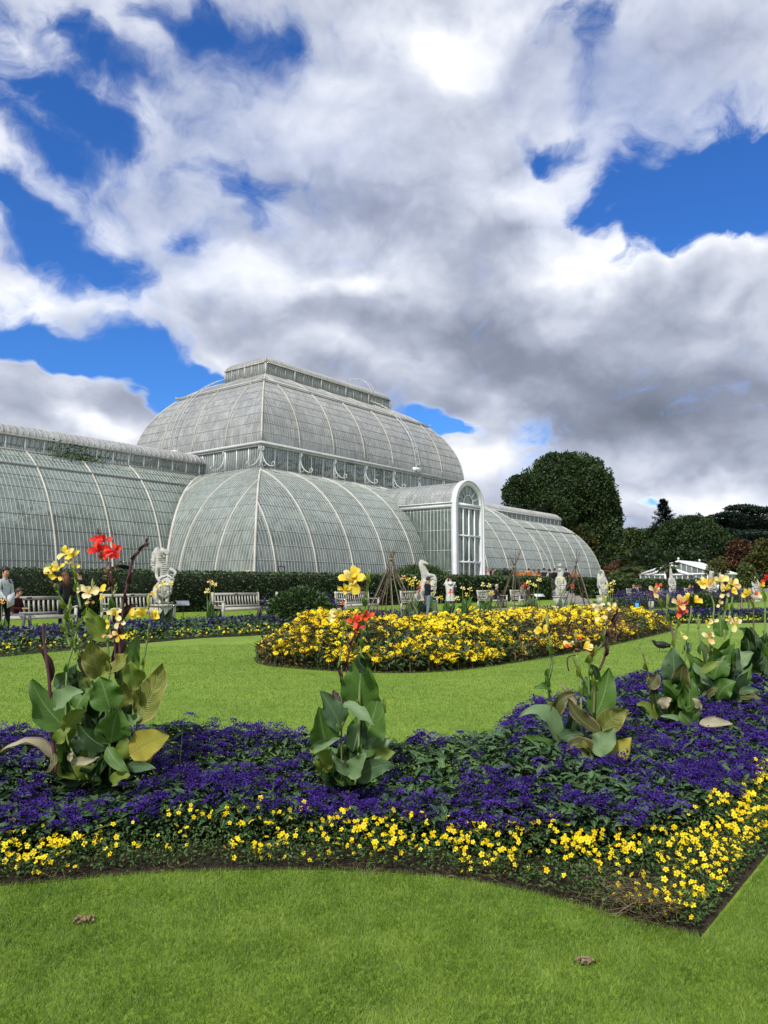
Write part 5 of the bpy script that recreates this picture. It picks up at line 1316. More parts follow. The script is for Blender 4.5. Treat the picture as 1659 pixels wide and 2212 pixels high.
for i,(px,Y,hd,lb) in enumerate([(880,30,[(-10,1246,'o'),(2,1252,'y'),(9,1262,'y')],'pale yellow canna behind the first stick wigwam'),(898,31,[(-4,1250,'p'),(8,1258,'y')],'cream canna between the first wigwam and the horse statue'),
  (917,33,[(-12,1268,'r'),(12,1262,'p'),(18,1276,'y')],'red and yellow canna at the foot of the horse statue'),(965,34,[(-14,1290,'y'),(8,1276,'r'),(22,1292,'p')],'canna with a dark red bloom in front of the white coat'),
  (1005,35,[(-6,1270,'p'),(2,1284,'y'),(10,1272,'p')],'thin yellow canna right of the person in the white coat'),(1050,36,[(-8,1262,'p'),(6,1264,'p'),(12,1280,'y')],'yellow canna in front of the grey-haired seated person'),
  (1150,34,[(-18,1262,'R'),(-8,1258,'p'),(4,1264,'p'),(14,1252,'p')],'tall canna with small cream blooms between the second and third wigwams'),(1225,33,[(10,1266,'R'),(-16,1250,'p')],'sparse canna behind the third wigwam'),
  (1318,30,[(-4,1262,'y'),(6,1258,'p'),(1,1275,'y')],'leafy canna in front of the hooded falcon statue'),(1300,27,[(4,1290,'y')],'low canna in the far end of the daisy bed')]):
    farcanna(px,1255,Y,34,hd,40+i,lb)
# ---------------------------------------------------------------- benches
BENCH=solid('silvered bench timber',(.50,.48,.43),.75,.22,5,.15,c2=(.33,.31,.27))
PLQ=solid('dark bench plaque',(.05,.04,.04),.4,.2,20,0)
def make_bench(label):
    t=empty('garden_bench',A(0,0,0),0,label,'bench','slatted wooden benches in front of the hedge')
    L=2.35; X,Y_=A(1,0,0),A(0,1,0)   # x along, y towards the sitter's front, z up
    s=MB()
    for i in range(6): s.box((0,-.18+.095*i,.43),(L-.1,.075,.03),BENCH)
    s.box((0,.33,.385),(L-.1,.03,.09),BENCH); s.build('seat',t)
    b=MB()
    b.box((0,-.30,.93),(L-.12,.045,.10),BENCH); b.box((0,-.225,.50),(L-.12,.04,.06),BENCH)
    for x in np.linspace(-L/2+.14,L/2-.14,15): b.beam((x,-.225,.5),(x,-.298,.9),.055,.02,BENCH,up=(0,1,0))
    for x in(-L/2+.045,L/2-.045): b.beam((x,-.24,.4),(x,-.315,1.0),.075,.06,BENCH,up=(0,1,0))
    bk=b.build('backrest',t)
    q=MB(); q.box((0,-.274,.935),(.16,.01,.05),PLQ); q.build('plaque',bk)
    for x in(-L/2+.045,L/2-.045):
        a=MB(); a.box((x,.02,.665),(.085,.62,.035),BENCH); a.box((x,.34,.685),(.08,.05,.045),BENCH); a.build('armrest',t)
        f=MB(); f.box((x,.31,.325),(.07,.07,.65),BENCH); f.beam((x,.275,.40),(x,.18,.30),.04,.04,BENCH); f.build('leg',t)
        r=MB(); r.beam((x,-.30,0),(x,-.235,.42),.07,.07,BENCH,up=(0,1,0)); r.box((x,.02,.14),(.04,.55,.05),BENCH); r.build('leg',t)
    return t
BV=27.75
benches=[(78,BV+.5,'weathered bench with the seated boy in red and grey jeans'),(300,BV-.1,'grey bench partly hidden behind the dragon statue'),(523,BV-.1,'grey slatted bench standing clear with a folded camera stand beside it'),
 (653,BV,'bench almost wholly hidden behind the round leafy shrub'),(772,BV,'bench half seen to the right of the round shrub behind the middle canna'),(905,BV,'bench behind the boy in the dark jacket by the horse statue'),
 (1062,BV,'bench with the grey-haired person, left of the second wigwam'),(1130,BV,'bench seen through the poles of the second wigwam'),(1370,BV,'bench on the paving with a row of four seated people'),
 (1425,BV,'bench on the paving beside the tall narrow statue'),(1490,BV,'bench on the paving with the long-haired people, far right'),(1545,BV,'farthest bench behind the violet bed at right')]
b0=make_bench(benches[0][2]); YAW=math.atan2(BU[1],BU[0])  # local x -> BU ; local y -> should be +BN
def rotmat(t,rz): t.rotation_euler=(0,0,rz)
bench_pos=[]
for i,(px,v,lb) in enumerate(benches):
    o=b0 if i==0 else copy_tree(b0)
    p=W(uAt(px,v),v,0); p[2]=.035 if v<28.2 else .0
    o.location=[float(q) for q in p]; o.rotation_euler=(0,0,math.atan2(BN[1],BN[0])-math.pi/2); o['label']=lb
    bench_pos.append(p)
for p in bench_pos: # slabs below the benches at left
    pass
sl_=MB()
for p in bench_pos[:5]: sl_.box((p[0]+BN[0]*.1,p[1]+BN[1]*.1,.012),(2.9,1.1,.03),PAVE,R=[A(BU[0],BU[1],0),A(BN[0],BN[1],0),A(0,0,1)])
tag(sl_.build('paving_slabs'),kind='structure')
# ---------------------------------------------------------------- info signs
def sign(px,py,Y,label,w_=.42):
    t=empty('plant_sign',(P(px,py,Y)[0],Y,0),0,label,'sign','small white signs beside the statues')
    c=P(px,py,Y); m=MB(); m.tube([A(c[0]+.02,Y,0),A(c[0]+.02,Y,c[2]-.02)],.012,solid('black metal',(.02,.02,.02),.4,.2,9,0),6); m.build('post',t)
    m=MB(); m.box(c,(w_,.03,.26),solid('white sign board',(.62,.64,.68),.4,.05,9,0),R=[A(.93,.37,.0),norm(A(.2,-.5,.85)),norm(np.cross(A(.93,.37,0),norm(A(.2,-.5,.85))))])
    m.build('board',t)
sign(395,1303,26.5,'small tilted white sign on a thin post right of the dragon statue')
sign(1165,1286,43,'small white sign near the steps right of the second wigwam',.6)
# ---------------------------------------------------------------- stick wigwams
STK_=[solid('pale stick bark',(.30,.25,.19),.85,.3,15,.3),solid('dark stick bark',(.10,.07,.06),.85,.3,15,.3),solid('purplish stick bark',(.13,.075,.07),.85,.3,15,.3)]
TIE=solid('twine',(.35,.27,.16),.9,.2,50,.2)
def wigwam(px,py,Y,rad_,topz,n,dark,label,seed):
    tie=P(px,py,Y); rs=np.random.default_rng(seed)
    t=empty('stick_wigwam',(tie[0],Y,0),0,label,'plant support','stick wigwams in the daisy bed')
    for i in range(n):
        a=2*math.pi*(i+rs.uniform(-.3,.3))/n; r=rad_*rs.uniform(.75,1.1)
        b=A(tie[0]+r*math.cos(a),Y+r*math.sin(a),0); k=tie+A(rs.normal(0,.03),rs.normal(0,.03),rs.normal(0,.03))
        d=(k-b); top=k+d/np.linalg.norm(d)*topz*rs.uniform(.35,1.0)+A(rs.normal(0,.05),rs.normal(0,.05),0)
        pts=smooth_line([b,b+(k-b)*.35+rs.normal(0,.035,3),b+(k-b)*.7+rs.normal(0,.03,3),k,top],4)
        m=MB(); w0=rs.uniform(.011,.019); m.tube(pts,np.linspace(w0,w0*.4,len(pts)),STK_[(1 if rs.random()<dark else (0 if rs.random()<.6 else 2))],6)
        m.build('pole',t,smooth=True)
    # slender side twigs
    m=MB()
    for i in range(n):
        a=rs.uniform(0,6.28);f=rs.uniform(.05,.75); r=rad_*(1-f); b=A(tie[0]+r*math.cos(a),Y+r*math.sin(a),tie[2]*f)
        d=norm(A(-math.cos(a)*.4+rs.normal(0,.4),-math.sin(a)*.4+rs.normal(0,.4),rs.uniform(-.5,1)));l=rs.uniform(.15,.55)
        m.tube([b,b+d*l*.5+rs.normal(0,.02,3),b+d*l],[.006,.005,.002],STK_[0 if rs.random()<.6 else 2],4,cap=False)
    m.build('twigs',t)
    m=MB(); m.tube([tie+A(.055*math.cos(q),.055*math.sin(q),.0+.01*q/6) for q in np.linspace(0,18,30)],.014,TIE,5); m.build('tie',t)
wigwam(845,1209,20.5,.90,.42,13,.2,'nearest stick wigwam rising left of the horse statue',5)
wigwam(1111,1226,27.5,1.05,.85,12,.75,'middle stick wigwam of dark poles in front of the steps',6)
wigwam(1243.5,1222,29.5,.98,.68,9,.65,'right-hand stick wigwam beside the falcon-like statue',9)
wigwam(1602,1236,34,.35,.2,7,.2,'narrow pale stick support carrying the leafy climber at far right',12)
# ---------------------------------------------------------------- leafy shrubs
def leafmass(mb,c,r,n,L,m,asp=.5,flat=1.0,inner=.55,upb=.3):
    d=randdir(n,-.35,1); rr=(inner+(1-inner)*RNG.random(n)**.5)*(1+.22*(fb(d[:,0]*1.5+c[0]+5,d[:,2]*1.5+c[1]+5,1.8,7)-.5)*2)
    O=c+d*rr[:,None]*r
    nd=norm(d+RNG.normal(0,.5,(n,3))+A(0,0,upb))
    s=L*RNG.uniform(.6,1.35,n)
    inst(mb,T_LEAF,F_LEAF,m,O,nd,s,roll=RNG.uniform(-1.2,1.2,n),SX=s*asp*RNG.uniform(.7,1.3,n))
SHR=foliage('shrub leaves',[(0,(.015,.035,.012)),(.5,(.045,.09,.025)),(1,(.11,.17,.05))],.2,nscale=2)
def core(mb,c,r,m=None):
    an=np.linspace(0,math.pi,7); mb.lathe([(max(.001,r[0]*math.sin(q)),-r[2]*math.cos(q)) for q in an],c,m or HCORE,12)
def shrub(px,py,Y,r,n,L,m,label,name='shrub',cat='shrub',asp=.5):
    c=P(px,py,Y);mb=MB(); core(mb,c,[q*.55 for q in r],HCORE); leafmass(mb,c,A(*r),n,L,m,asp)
    return tag(mb.build(name),label,cat)
shrub(648,1318,23.2,(.95,.8,.62),3400,.12,SHR,'round dark green leafy shrub in front of the bench left of the daisies')
shrub(1515,1322,33,(.75,.8,.75),2200,.14,SHR,'dark bushy shrub behind the daisy bed at right')
SALV=foliage('violet salvia spikes',[(0,(.02,.012,.05)),(.5,(.05,.03,.15)),(1,(.09,.06,.26))],.1,nscale=3)
def salvia(pts,h,n,label):
    mb=MB(); pts=np.asarray(pts,float); k=RNG.integers(0,len(pts),n); O=pts[k]+RNG.normal(0,.22,(n,3))*A(1,1,0); 
    d=norm(np.stack([RNG.normal(0,.16,n),RNG.normal(0,.16,n),np.ones(n)],1)); hh=h*RNG.uniform(.55,1.1,n); O[:,2]=0
    j=6
    for i in range(j):
        f=.35+.65*RNG.random(n); inst(mb,T_QUAD,F_QUAD,SALV,O+d*(hh*f)[:,None],randdir(n,-.1,1),RNG.uniform(.05,.09,n),rnd=RNG.random(n))
        f=.02+.6*RNG.random(n); inst(mb,T_LEAF,F_LEAF,SHR,O+d*(hh*f)[:,None],randdir(n,-.1,1),RNG.uniform(.07,.12,n))
    tag(mb.build('salvia_planting'),label,'flowers',kind='stuff')
salvia([P(x,1330,25.2)*A(1,1,0) for x in(690,705,722,600,612,640,665)],1.05,320,'dusky violet salvia spikes around the round shrub')
salvia([W(u,v) for u in np.arange(-12,16,.5) for v in(33.5,34.3,35.2)],1.05,2600,'broad drift of deep violet salvia at far right')
# dark low wall of the planting trough and railings on the paving
WALLM=solid('dark slate trough',(.045,.05,.055),.6,.3,3,.2)
m=MB(); m.beam(W(uAt(1520,31.5),31.5,.42),W(30,31.5,.42),.2,.84,WALLM); m.beam(W(uAt(1520,31.5)-.05,31.5,.87),W(30,31.5,.87),.3,.06,PAVE)
tag(m.build('low_wall'),'low dark wall with a pale coping behind the violet drift at right','wall')
BLK=solid('black painted iron',(.02,.022,.03),.45,.2,9,0)
def rail(px0,px1,Y,z,label):
    a=P(px0,1300,Y);b=P(px1,1300,Y+1.2); t=empty('barrier_rail',(a[0],a[1],0),0,label,'railing')
    for q in(a,(a+b)/2,b): m=MB(); m.tube([A(q[0],q[1],0),A(q[0],q[1],z)],.035,BLK,6); m.build('post',t)
    m=MB(); m.tube([A(a[0],a[1],z-.03),A(b[0],b[1],z-.03)],.03,BLK,6); m.build('rail',t)
    m=MB(); m.tube([A(b[0],b[1],z-.05),A(b[0]+.5,b[1]-.3,z*.5),A(b[0]+1.0,b[1]-.5,0)],.03,BLK,6); m.build('stay',t)
rail(1363,1399,37,.85,'black low barrier rail in front of the four seated people')
# camera stand beside bench, tool handles, cart and planters on the terrace
def stand(px,Y,label):
    c=P(px,1318,Y); t=empty('folding_stand',(c[0],Y,0),0,label,'tripod')
    for a in(.3,2.4,4.5): m=MB(); m.beam(A(c[0],Y,.62),A(c[0]+.28*math.cos(a),Y+.28*math.sin(a),0),.05,.04,BLK); m.build('leg',t)
    m=MB(); m.box((c[0],Y,.68),(.24,.16,.14),BLK); m.box((c[0],Y-.02,.62),(.09,.09,.1),BLK); m.build('head',t)
stand(568,29.5,'black folded tripod stand at the right end of the clear bench')
TZ=.852
def T(px,v,z=TZ): q=W(uAt(px,v),v,z); return q
def cart():
    c=T(483,22.2); t=empty('garden_cart',c,0,'pale green covered cart with a folded canvas on the terrace behind the hedge','cart')
    R=[A(BU[0],BU[1],0),A(BN[0],BN[1],0),A(0,0,1)]
    m=MB(); m.box(c+A(0,0,.62),(2.5,1.1,.38),solid('pale cart side',(.30,.32,.24),.6,.2,4,.1),R=R); m.build('body',t)
    m=MB(); m.prism([(-1.3,.80),(1.3,.80),(1.1,1.02),(-1.1,1.02)],-.62,.62,solid('lime green cover',(.36,.52,.16),.5,.15,3,.1),(c,R[0],R[2],-R[1])); m.build('cover',t)
    m=MB(); O=c+R[0]*.9+R[1]*.45+A(0,0,1.0)
    for k in range(6): 
        q=O+RNG.normal(0,.16,3)*A(1,1,.5); m.lathe([(.001,.14),(.12,.12),(.2,.02),(.18,-.1),(.001,-.14)],q,solid('folded canvas',(.42,.38,.30),.9,.3,9,.4),7)
    m.build('folded_canvas',t,smooth=True)
    for sx in(-.8,.8):
        for sy in(-.5,.5):
            m=MB(); m.tube([c+R[0]*sx+R[1]*(sy-.05)+A(0,0,.22),c+R[0]*sx+R[1]*(sy+.05)+A(0,0,.22)],.22,BLK,14); m.build('wheel',t)
cart()
def handle(px,Yv,label):
    c=T(px,Yv); t=empty('hand_truck',c,0,label,'hand truck'); ex=A(BU[0],BU[1],0)
    m=MB(); m.tube([c+A(0,0,.1),c+A(0,0,1.0)],.03,BLK,6); m.box(c+A(0,0,.12),(.5,.9,.1),BLK,R=[ex,A(BN[0],BN[1],0),A(0,0,1)]); m.build('frame',t)
    m=MB(); m.tube([c+A(0,0,1.0)+ex*x+A(0,0,z) for x,z in((0,0),(.22,.22),(.24,.38),(0,.42),(-.24,.38),(-.22,.22),(0,0))],.03,BLK,6); m.build('handle',t)
handle(608.5,21.5,'black pallet truck handle showing above the hedge')
def barrow():
    c=T(265,21.6); t=empty('wheelbarrow',c,0,'dark upturned wheelbarrow leaning on the glasshouse terrace','wheelbarrow'); ex=A(BU[0],BU[1],0)
    m=MB(); an=np.linspace(0,2*math.pi,17)[:-1]
    V=[c+ex*(.62*s*math.cos(q))+A(0,0,.95+.34*s*math.sin(q))+A(BN[0],BN[1],0)*d for s,d in((1,.0),(.7,-.3),(.001,-.34)) for q in an]
    m.add(V,[(i*16+j,i*16+(j+1)%16,(i+1)*16+(j+1)%16,(i+1)*16+j) for i in range(2) for j in range(16)],solid('dark green tray',(.02,.035,.03),.4,.2,5,.05)); m.tube([V[j] for j in list(range(16))+[0]],.03,BLK,6); m.build('tray',t)
    for s in(-.4,.4): m=MB(); m.tube([c+ex*s+A(0,0,0),c+ex*s*.9+A(0,0,.8)],.03,BLK,6); m.build('leg',t)
barrow()
def crate():
    c=T(298,21.4); t=empty('wooden_stand',c,0,'small brown wooden stand on the terrace behind the dragon statue','stand'); ex=A(BU[0],BU[1],0);R=[ex,A(BN[0],BN[1],0),A(0,0,1)]
    wd=solid('brown crate wood',(.25,.16,.08),.8,.3,8,.2)
    m=MB(); m.box(c+A(0,0,1.1),(.9,.5,.08),wd,R=R); m.box(c+A(0,0,.82),(.8,.4,.06),wd,R=R); m.build('top',t)
    for s in(-.38,.38):
        for q in(-.2,.2): m=MB(); m.beam(c+ex*s+R[1]*q,c+ex*s+R[1]*q+A(0,0,1.06),.06,.06,wd); m.build('leg',t)
crate()
def hoops(px,v,label):
    c=T(px,v); ex=A(BU[0],BU[1],0); m=MB()
    for s in(0,.9): m.tube([c+ex*(s*1.0-1.0)+ex*x+A(0,0,z) for x,z in((-.7,0),(-.7,.75),(-.6,.88),(.6,.88),(.7,.75),(.7,0))],.03,solid('green hoop paint',(.06,.12,.09),.5,.2,5,0),6)
    tag(m.build('bike_hoops',smooth=True),label,'rack')
hoops(382,22.6,'green tubular hoop rack just above the hedge beside the dragon')
ORF=foliage('orange planter flowers',[(0,(.25,.09,.02)),(.5,(.55,.17,.02)),(1,(.65,.30,.05))],.1,nscale=9)
def planter(px,v,label,wd=1.5):
    c=T(px,v); t=empty('stone_planter',c,0,label,'planter','stone planters flanking the top of the steps')
    m=MB(); m.lathe([(.001,0),(.42,0),(.42,.12),(.28,.2),(.26,.45),(.55,.75),(.62,.82)],c,STONE,16); m.lathe([(.62,.82),(wd/2,.86),(wd/2+.05,1.0),(wd/2+.05,1.1),(wd/2-.1,1.1),(.001,1.08)],c,WHITE,24); m.build('urn',t,smooth=True,sharp=rad(35))
    m=MB(); leafmass(m,c+A(0,0,1.15),A(wd*.45,wd*.45,.28),420,.13,ORF,.6); m.build('orange_flowers',t)
planter(1136,22.4,'wide stone planter with a mound of orange flowers left of the steps',2.3)
planter(1232,22.4,'stone planter with orange flowers right of the steps',1.7)
# planting at the foot of the glasshouse
GRS=foliage('upright shrub spikes',[(0,(.02,.04,.012)),(.5,(.05,.10,.025)),(1,(.13,.19,.05))],.2,nscale=2.5)
def footplants(u0,u1,v,h,n,label,m_=GRS):
    mb=MB(); u=RNG.uniform(u0,u1,n);vv=RNG.normal(v,.35,n); f=np.sin(np.clip((u-u0)/(u1-u0),0,1)*math.pi)**.4
    O=np.stack([BC[0]+u*BU[0]+vv*BN[0],BC[1]+u*BU[1]+vv*BN[1],.85+h*f*RNG.random(n)*.8],1)
    d=norm(np.stack([RNG.normal(0,.35,n),RNG.normal(0,.35,n),np.ones(n)],1)); L=RNG.uniform(.25,.6,n)
    inst(mb,T_LEAF,F_LEAF,m_,O,d,L,SX=L*.14,roll=RNG.uniform(-1,1,n))
    tag(mb.build('foot_shrub'),label,'shrub')
footplants(-17.5,-11.5,16.5,1.1,1600,'low spiky green planting against the lower glass left of the porch')
footplants(-10,-2.2,16.8,2.1,4200,'dense green spiky shrubs against the left side of the porch')
footplants(2.3,9.5,17.2,1.9,2800,'green spiky shrubs against the right side of the porch')
footplants(10,22,15.5,1.0,1800,'low green planting along the glass right of the porch')
# moorhen on the lawn
def bird():
    p=P(1430,1405,1.0); Y=CAMZ/math.tan(math.atan((1409-1106)/FPX)-PITCH); c=P(1430,1409,Y); c[2]=0
    BK=solid('black feathers',(.012,.012,.014),.55,.2,40,.1); WH=solid('white feather edge',(.6,.6,.6),.6,.1,9,0); LG=solid('olive bird legs',(.2,.22,.06),.5,.1,9,0); RD=solid('red bill',(.5,.03,.02),.4,.1,9,0)
    t=empty('moorhen',c,0,'small black moorhen walking on the lawn beside the daisy bed','bird')
    pts=np.array([(.17,0,.10),(.12,0,.13),(.03,0,.14),(-.06,0,.15),(-.12,0,.17),(-.145,-.01,.20),(-.17,-.02,.215),(-.20,-.025,.21)]); r=[.012,.045,.07,.065,.04,.028,.03,.012]
    m=MB(); q=smooth_line(pts,3); rr=np.interp(np.linspace(0,1,len(q)),np.linspace(0,1,8),r); m.tube(c+q,rr,BK,12); m.build('body',t,smooth=True)
    m=MB(); m.tube(c+np.array([(-.195,-.025,.21),(-.225,-.03,.20)]),[.01,.003],RD,6); m.build('bill',t)
    m=MB(); inst(m,T_LEAF,F_LEAF,BK,np.tile(c+A(.1,0,.13),(5,1)),np.array([(1,s,.3) for s in(-.3,-.15,0,.15,.3)]),.13,SX=np.full(5,.04)); inst(m,T_LEAF,F_LEAF,WH,np.array([c+A(.16,-.03,.11),c+A(.05,-.07,.14)]),np.array([(1,0,-.1),(1,0,0)]),.06,SX=np.full(2,.018)); m.build('tail',t)
    for s,x in((-.025,.02),(.03,-.04)): m=MB(); m.tube(c+np.array([(x,s,.1),(x+.01,s,.05),(x-.01,s,.005),(x-.05,s,.004)]),.006,LG,5); m.build('leg',t)
bird()
# ---------------------------------------------------------------- people and beasts from skinned skeletons
def skin_mesh(joints,edges,radii,name,sub=2,root=0):
    """grow one continuous surface round a skeleton; returns V,F arrays"""
    keys=list(joints); idx={k:i for i,k in enumerate(keys)}
    me=bpy.data.meshes.new(name+'_sk'); me.from_pydata([tuple(map(float,joints[k])) for k in keys],[(idx[a],idx[b]) for a,b in edges],[])
    o=bpy.data.objects.new(name+'_sk',me); COL.objects.link(o)
    m=o.modifiers.new('s','SKIN'); m.use_smooth_shade=True
    sv=me.skin_vertices[0].data if len(me.skin_vertices) else None
    if sv is None:
        bpy.context.view_layer.objects.active=o
        sv=me.skin_vertices[0].data
    for k in keys:
        r=radii[k]; sv[idx[k]].radius=(r,r) if not isinstance(r,tuple) else r
        sv[idx[k]].use_root=(idx[k]==root)
    m2=o.modifiers.new('u','SUBSURF'); m2.levels=sub
    dg=bpy.context.evaluated_depsgraph_get(); ev=o.evaluated_get(dg); em=ev.to_mesh()
    V=np.array([v.co[:] for v in em.vertices]); F=[tuple(p.vertices) for p in em.polygons]
    ev.to_mesh_clear(); bpy.data.objects.remove(o); bpy.data.meshes.remove(me)
    F4=np.array([f for f in F if len(f)==4],int).reshape(-1,4); F3=np.array([f for f in F if len(f)==3],int).reshape(-1,3)
    return V,F4,F3
_cm={}
def cloth(c,rough=.85):
    k=tuple(c)
    if k not in _cm: _cm[k]=solid('cloth %.2f %.2f %.2f'%k,c,rough,.25,18,.25,70,spec=.15)
    return _cm[k]
SKIN=solid('skin',(.48,.27,.19),.55,.12,20,.05,spec=.3); 
HAIRM={'d':solid('dark hair',(.018,.012,.009),.6,.3,40,.4,90),'b':solid('brown hair',(.07,.035,.018),.6,.3,40,.4,90),'l':solid('fair hair',(.34,.22,.10),.6,.3,40,.4,90),'g':solid('grey hair',(.45,.43,.40),.6,.3,40,.4,90),'r':solid('auburn hair',(.13,.04,.018),.6,.3,40,.4,90)}
def person(loc,face,h,pose,top,legs,shoes,hair,label,group=None,long_hair=False,near=False,coat=False,bulk=1.0,bend=0.0,extra=None,name='person'):
    """face: yaw of the direction the person looks in (radians, 0=+X)"""
    s=h/1.74; J={};R={};E=[]
    hipz=.93; kx=0
    sit=pose=='sit'
    if sit: hipz=.52
    J['pel']=(0,0,hipz);R['pel']=.125*bulk
    lean=bend+(.12 if sit else 0)
    up=lambda d:(d*math.sin(lean),0,hipz+d*math.cos(lean))
    J['wai']=up(.15);R['wai']=.115*bulk
    J['che']=up(.36);R['che']=(.165*bulk,.12*bulk)
    J['nek0']=up(.50);R['nek0']=.075*bulk
    n=up(.56);hb=lean+(.25 if pose in('read','sit','phone') else 0)
    J['nek']=(n[0]+.01,0,n[2]);R['nek']=.052
    hd=lambda d,f=0:(n[0]+d*math.sin(hb)+f,0,n[2]+d*math.cos(hb))
    J['jaw']=hd(.07,.03);R['jaw']=(.062,.068); J['hea']=hd(.16,.012);R['hea']=(.078,.092); J['cro']=hd(.225,.0);R['cro']=(.055,.065)
    J['nos']=hd(.125,.118);R['nos']=.013
    E+=[('pel','wai'),('wai','che'),('che','nek0'),('nek0','nek'),('nek','jaw'),('jaw','hea'),('hea','cro'),('jaw','nos')]
    for sd_,q in((1,'L'),(-1,'R')):
        sh=up(.46); J['sh'+q]=(sh[0],.17*sd_*bulk,sh[2]);R['sh'+q]=.072*bulk
        E.append(('che','sh'+q))
        fw=0
        if pose=='stand': el=(sh[0]-.02,.225*sd_,sh[2]-.28);ha=(sh[0]+.07,.235*sd_,sh[2]-.53)
        elif pose=='hips': el=(sh[0]-.08,.30*sd_,sh[2]-.25);ha=(sh[0]+.14,.16*sd_,sh[2]-.40)
        elif pose in('read','phone'): el=(sh[0]-.0,.22*sd_,sh[2]-.27);ha=(sh[0]+.24,.08*sd_,sh[2]-.22)
        elif pose=='photo':
            if sd_>0: el=(sh[0]+.12,.27,sh[2]-.10);ha=(sh[0]+.22,.16,sh[2]+.14)
            else: el=(sh[0],-.25,sh[2]-.27);ha=(sh[0]+.15,-.2,sh[2]-.42)
        elif pose=='reach': el=(sh[0]+.05,.22*sd_,sh[2]-.25);ha=(sh[0]+(.22 if sd_<0 else .1),.16*sd_,sh[2]-.46)
        else: el=(sh[0]+.06,.21*sd_,sh[2]-.26);ha=(sh[0]+.28,.07*sd_,sh[2]-.26)
        J['el'+q]=el;R['el'+q]=.052*bulk; J['wr'+q]=ha;R['wr'+q]=.034 if not coat else .042
        v=norm(A(*ha)-A(*el)); pm=A(*ha)+v*.075; J['pa'+q]=tuple(pm);R['pa'+q]=(.036,.02)
        E+=[('sh'+q,'el'+q),('el'+q,'wr'+q),('wr'+q,'pa'+q)]
        if near:
            side=norm(np.cross(v,A(0,0,1))+A(0,.01,0)); dn=norm(np.cross(v,side))
            for i,(o,l) in enumerate(((-.03,.052),(-.01,.068),(.01,.072),(.03,.06))):
                b=pm+side*o+v*.012; k='f%d%s'%(i,q); J[k]=tuple(b+v*l*.5);R[k]=.0095;J[k+'t']=tuple(b+v*l*.85-dn*l*.35*sd_*0+A(0,0,-.018));R[k+'t']=.008;E+=[('pa'+q,k),(k,k+'t')]
            k='th'+q;b=A(*ha)+v*.035-side*.04*sd_; J[k]=tuple(b);R[k]=.011;J[k+'t']=tuple(b+v*.03-side*.014*sd_);R[k+'t']=.009;E+=[('wr'+q,k),(k,k+'t')]
        J['hi'+q]=(0,.095*sd_,hipz-.05);R['hi'+q]=.098*bulk; E.append(('pel','hi'+q))
        if sit:
            J['kn'+q]=(.43,.11*sd_,.50);R['kn'+q]=.065; J['an'+q]=(.44+.05*sd_,.115*sd_,.10);R['an'+q]=.045
        else:
            st=.07*sd_ if pose!='walk' else .18*sd_
            J['kn'+q]=(.02+st*.4,.105*sd_,.50);R['kn'+q]=.068; J['an'+q]=(-.02+st,.11*sd_,.09);R['an'+q]=.048
        a=J['an'+q]; J['he'+q]=(a[0]-.02,a[1],.045);R['he'+q]=.045; J['to'+q]=(a[0]+.15,a[1]+.02*sd_,.04);R['to'+q]=(.042,.035)
        E+=[('hi'+q,'kn'+q),('kn'+q,'an'+q),('an'+q,'he'+q),('he'+q,'to'+q)]
    if coat:
        for q in 'LR': 
            if not sit: R['hi'+q]=.135*bulk
        R['pel']=.165*bulk;R['wai']=.15*bulk
    V,F4,F3=skin_mesh(J,E,R,'person',2 if near else 1)
    # paint faces by the nearest bone
    ks=list(J); seg=[(A(*J[a]),A(*J[b]),a,b) for a,b in E]
    def matof(F):
        c=V[F].mean(1); best=np.full(len(c),1e9);lab=np.zeros(len(c),int)
        for a,b,ka,kb in seg:
            ab=b-a;t=np.clip(((c-a)@ab)/(ab@ab+1e-9),0,1); d=np.linalg.norm(c-(a+t[:,None]*ab),axis=1)
            if ka[:2] in('wr','pa','th') or ka[0]=='f' : l=np.full(len(c),0)
            elif ka in('nek','jaw','hea','nek0'): l=np.where((ka=='nek0')&(t<.7),1,0)
            elif ka[:2] in('an','he'): l=np.full(len(c),3)
            elif ka[:2] in('hi','kn') or kb[:2]=='hi': l=np.full(len(c),2)
            else: l=np.full(len(c),1)
            k=d<best; best[k]=d[k]; lab[k]=np.broadcast_to(l,(len(c),))[k]
        if coat and not sit: lab[(c[:,2]>hipz-.26)&(lab==2)]=1
        else: lab[(c[:,2]>hipz+.02)&(lab==2)&(not sit)]=1
        return lab
    ms=[SKIN,cloth(top),cloth(legs),cloth(shoes,.6)]
    t=MB(); 
    cy,sy=math.cos(face),math.sin(face); Rz=A((cy,-sy,0),(sy,cy,0),(0,0,1)) if 0 else np.array([(cy,-sy,0),(sy,cy,0),(0,0,1)])
    loc=A(*loc); TV_=lambda q:(np.asarray(q)*s)@Rz.T+loc
    ro=empty(name,loc,0,label,'person',group)
    WV=TV_(V); first=True
    lab4=matof(F4) if len(F4) else []
    lab3=matof(F3) if len(F3) else []
    t.add(WV,np.zeros((0,4),int),ms[0])
    t.F=[]
    for i in range(4):
        mi=t.mi(ms[i])
        if len(F4) and (lab4==i).any(): t.F.append((F4[lab4==i],mi))
        if len(F3) and (lab3==i).any(): t.F.append((F3[lab3==i],mi))
    t.build('body',ro,smooth=True)
    # hair
    hc=A(*J['hea']); m=MB(); n_=14;pts=[];
    for i in range(8):
        ph=i/7*math.pi*.62
        for j in range(n_):
            a=j*2*math.pi/n_; fr=math.cos(a)
            r=.108; z=.118*math.cos(ph); rr=r*math.sin(ph)
            drop=(1 if fr<.35 else .0)
            zz=z- (0 if drop else 0)
            x=rr*math.cos(a)*1.06-.016; 
            if i>=5 and fr>.35: zz=.118*math.cos(5/7*math.pi*.62)+ .01; x=min(x,.085)
            pts.append((hc[0]+x,hc[1]+rr*math.sin(a)*.92,hc[2]+.022+zz))
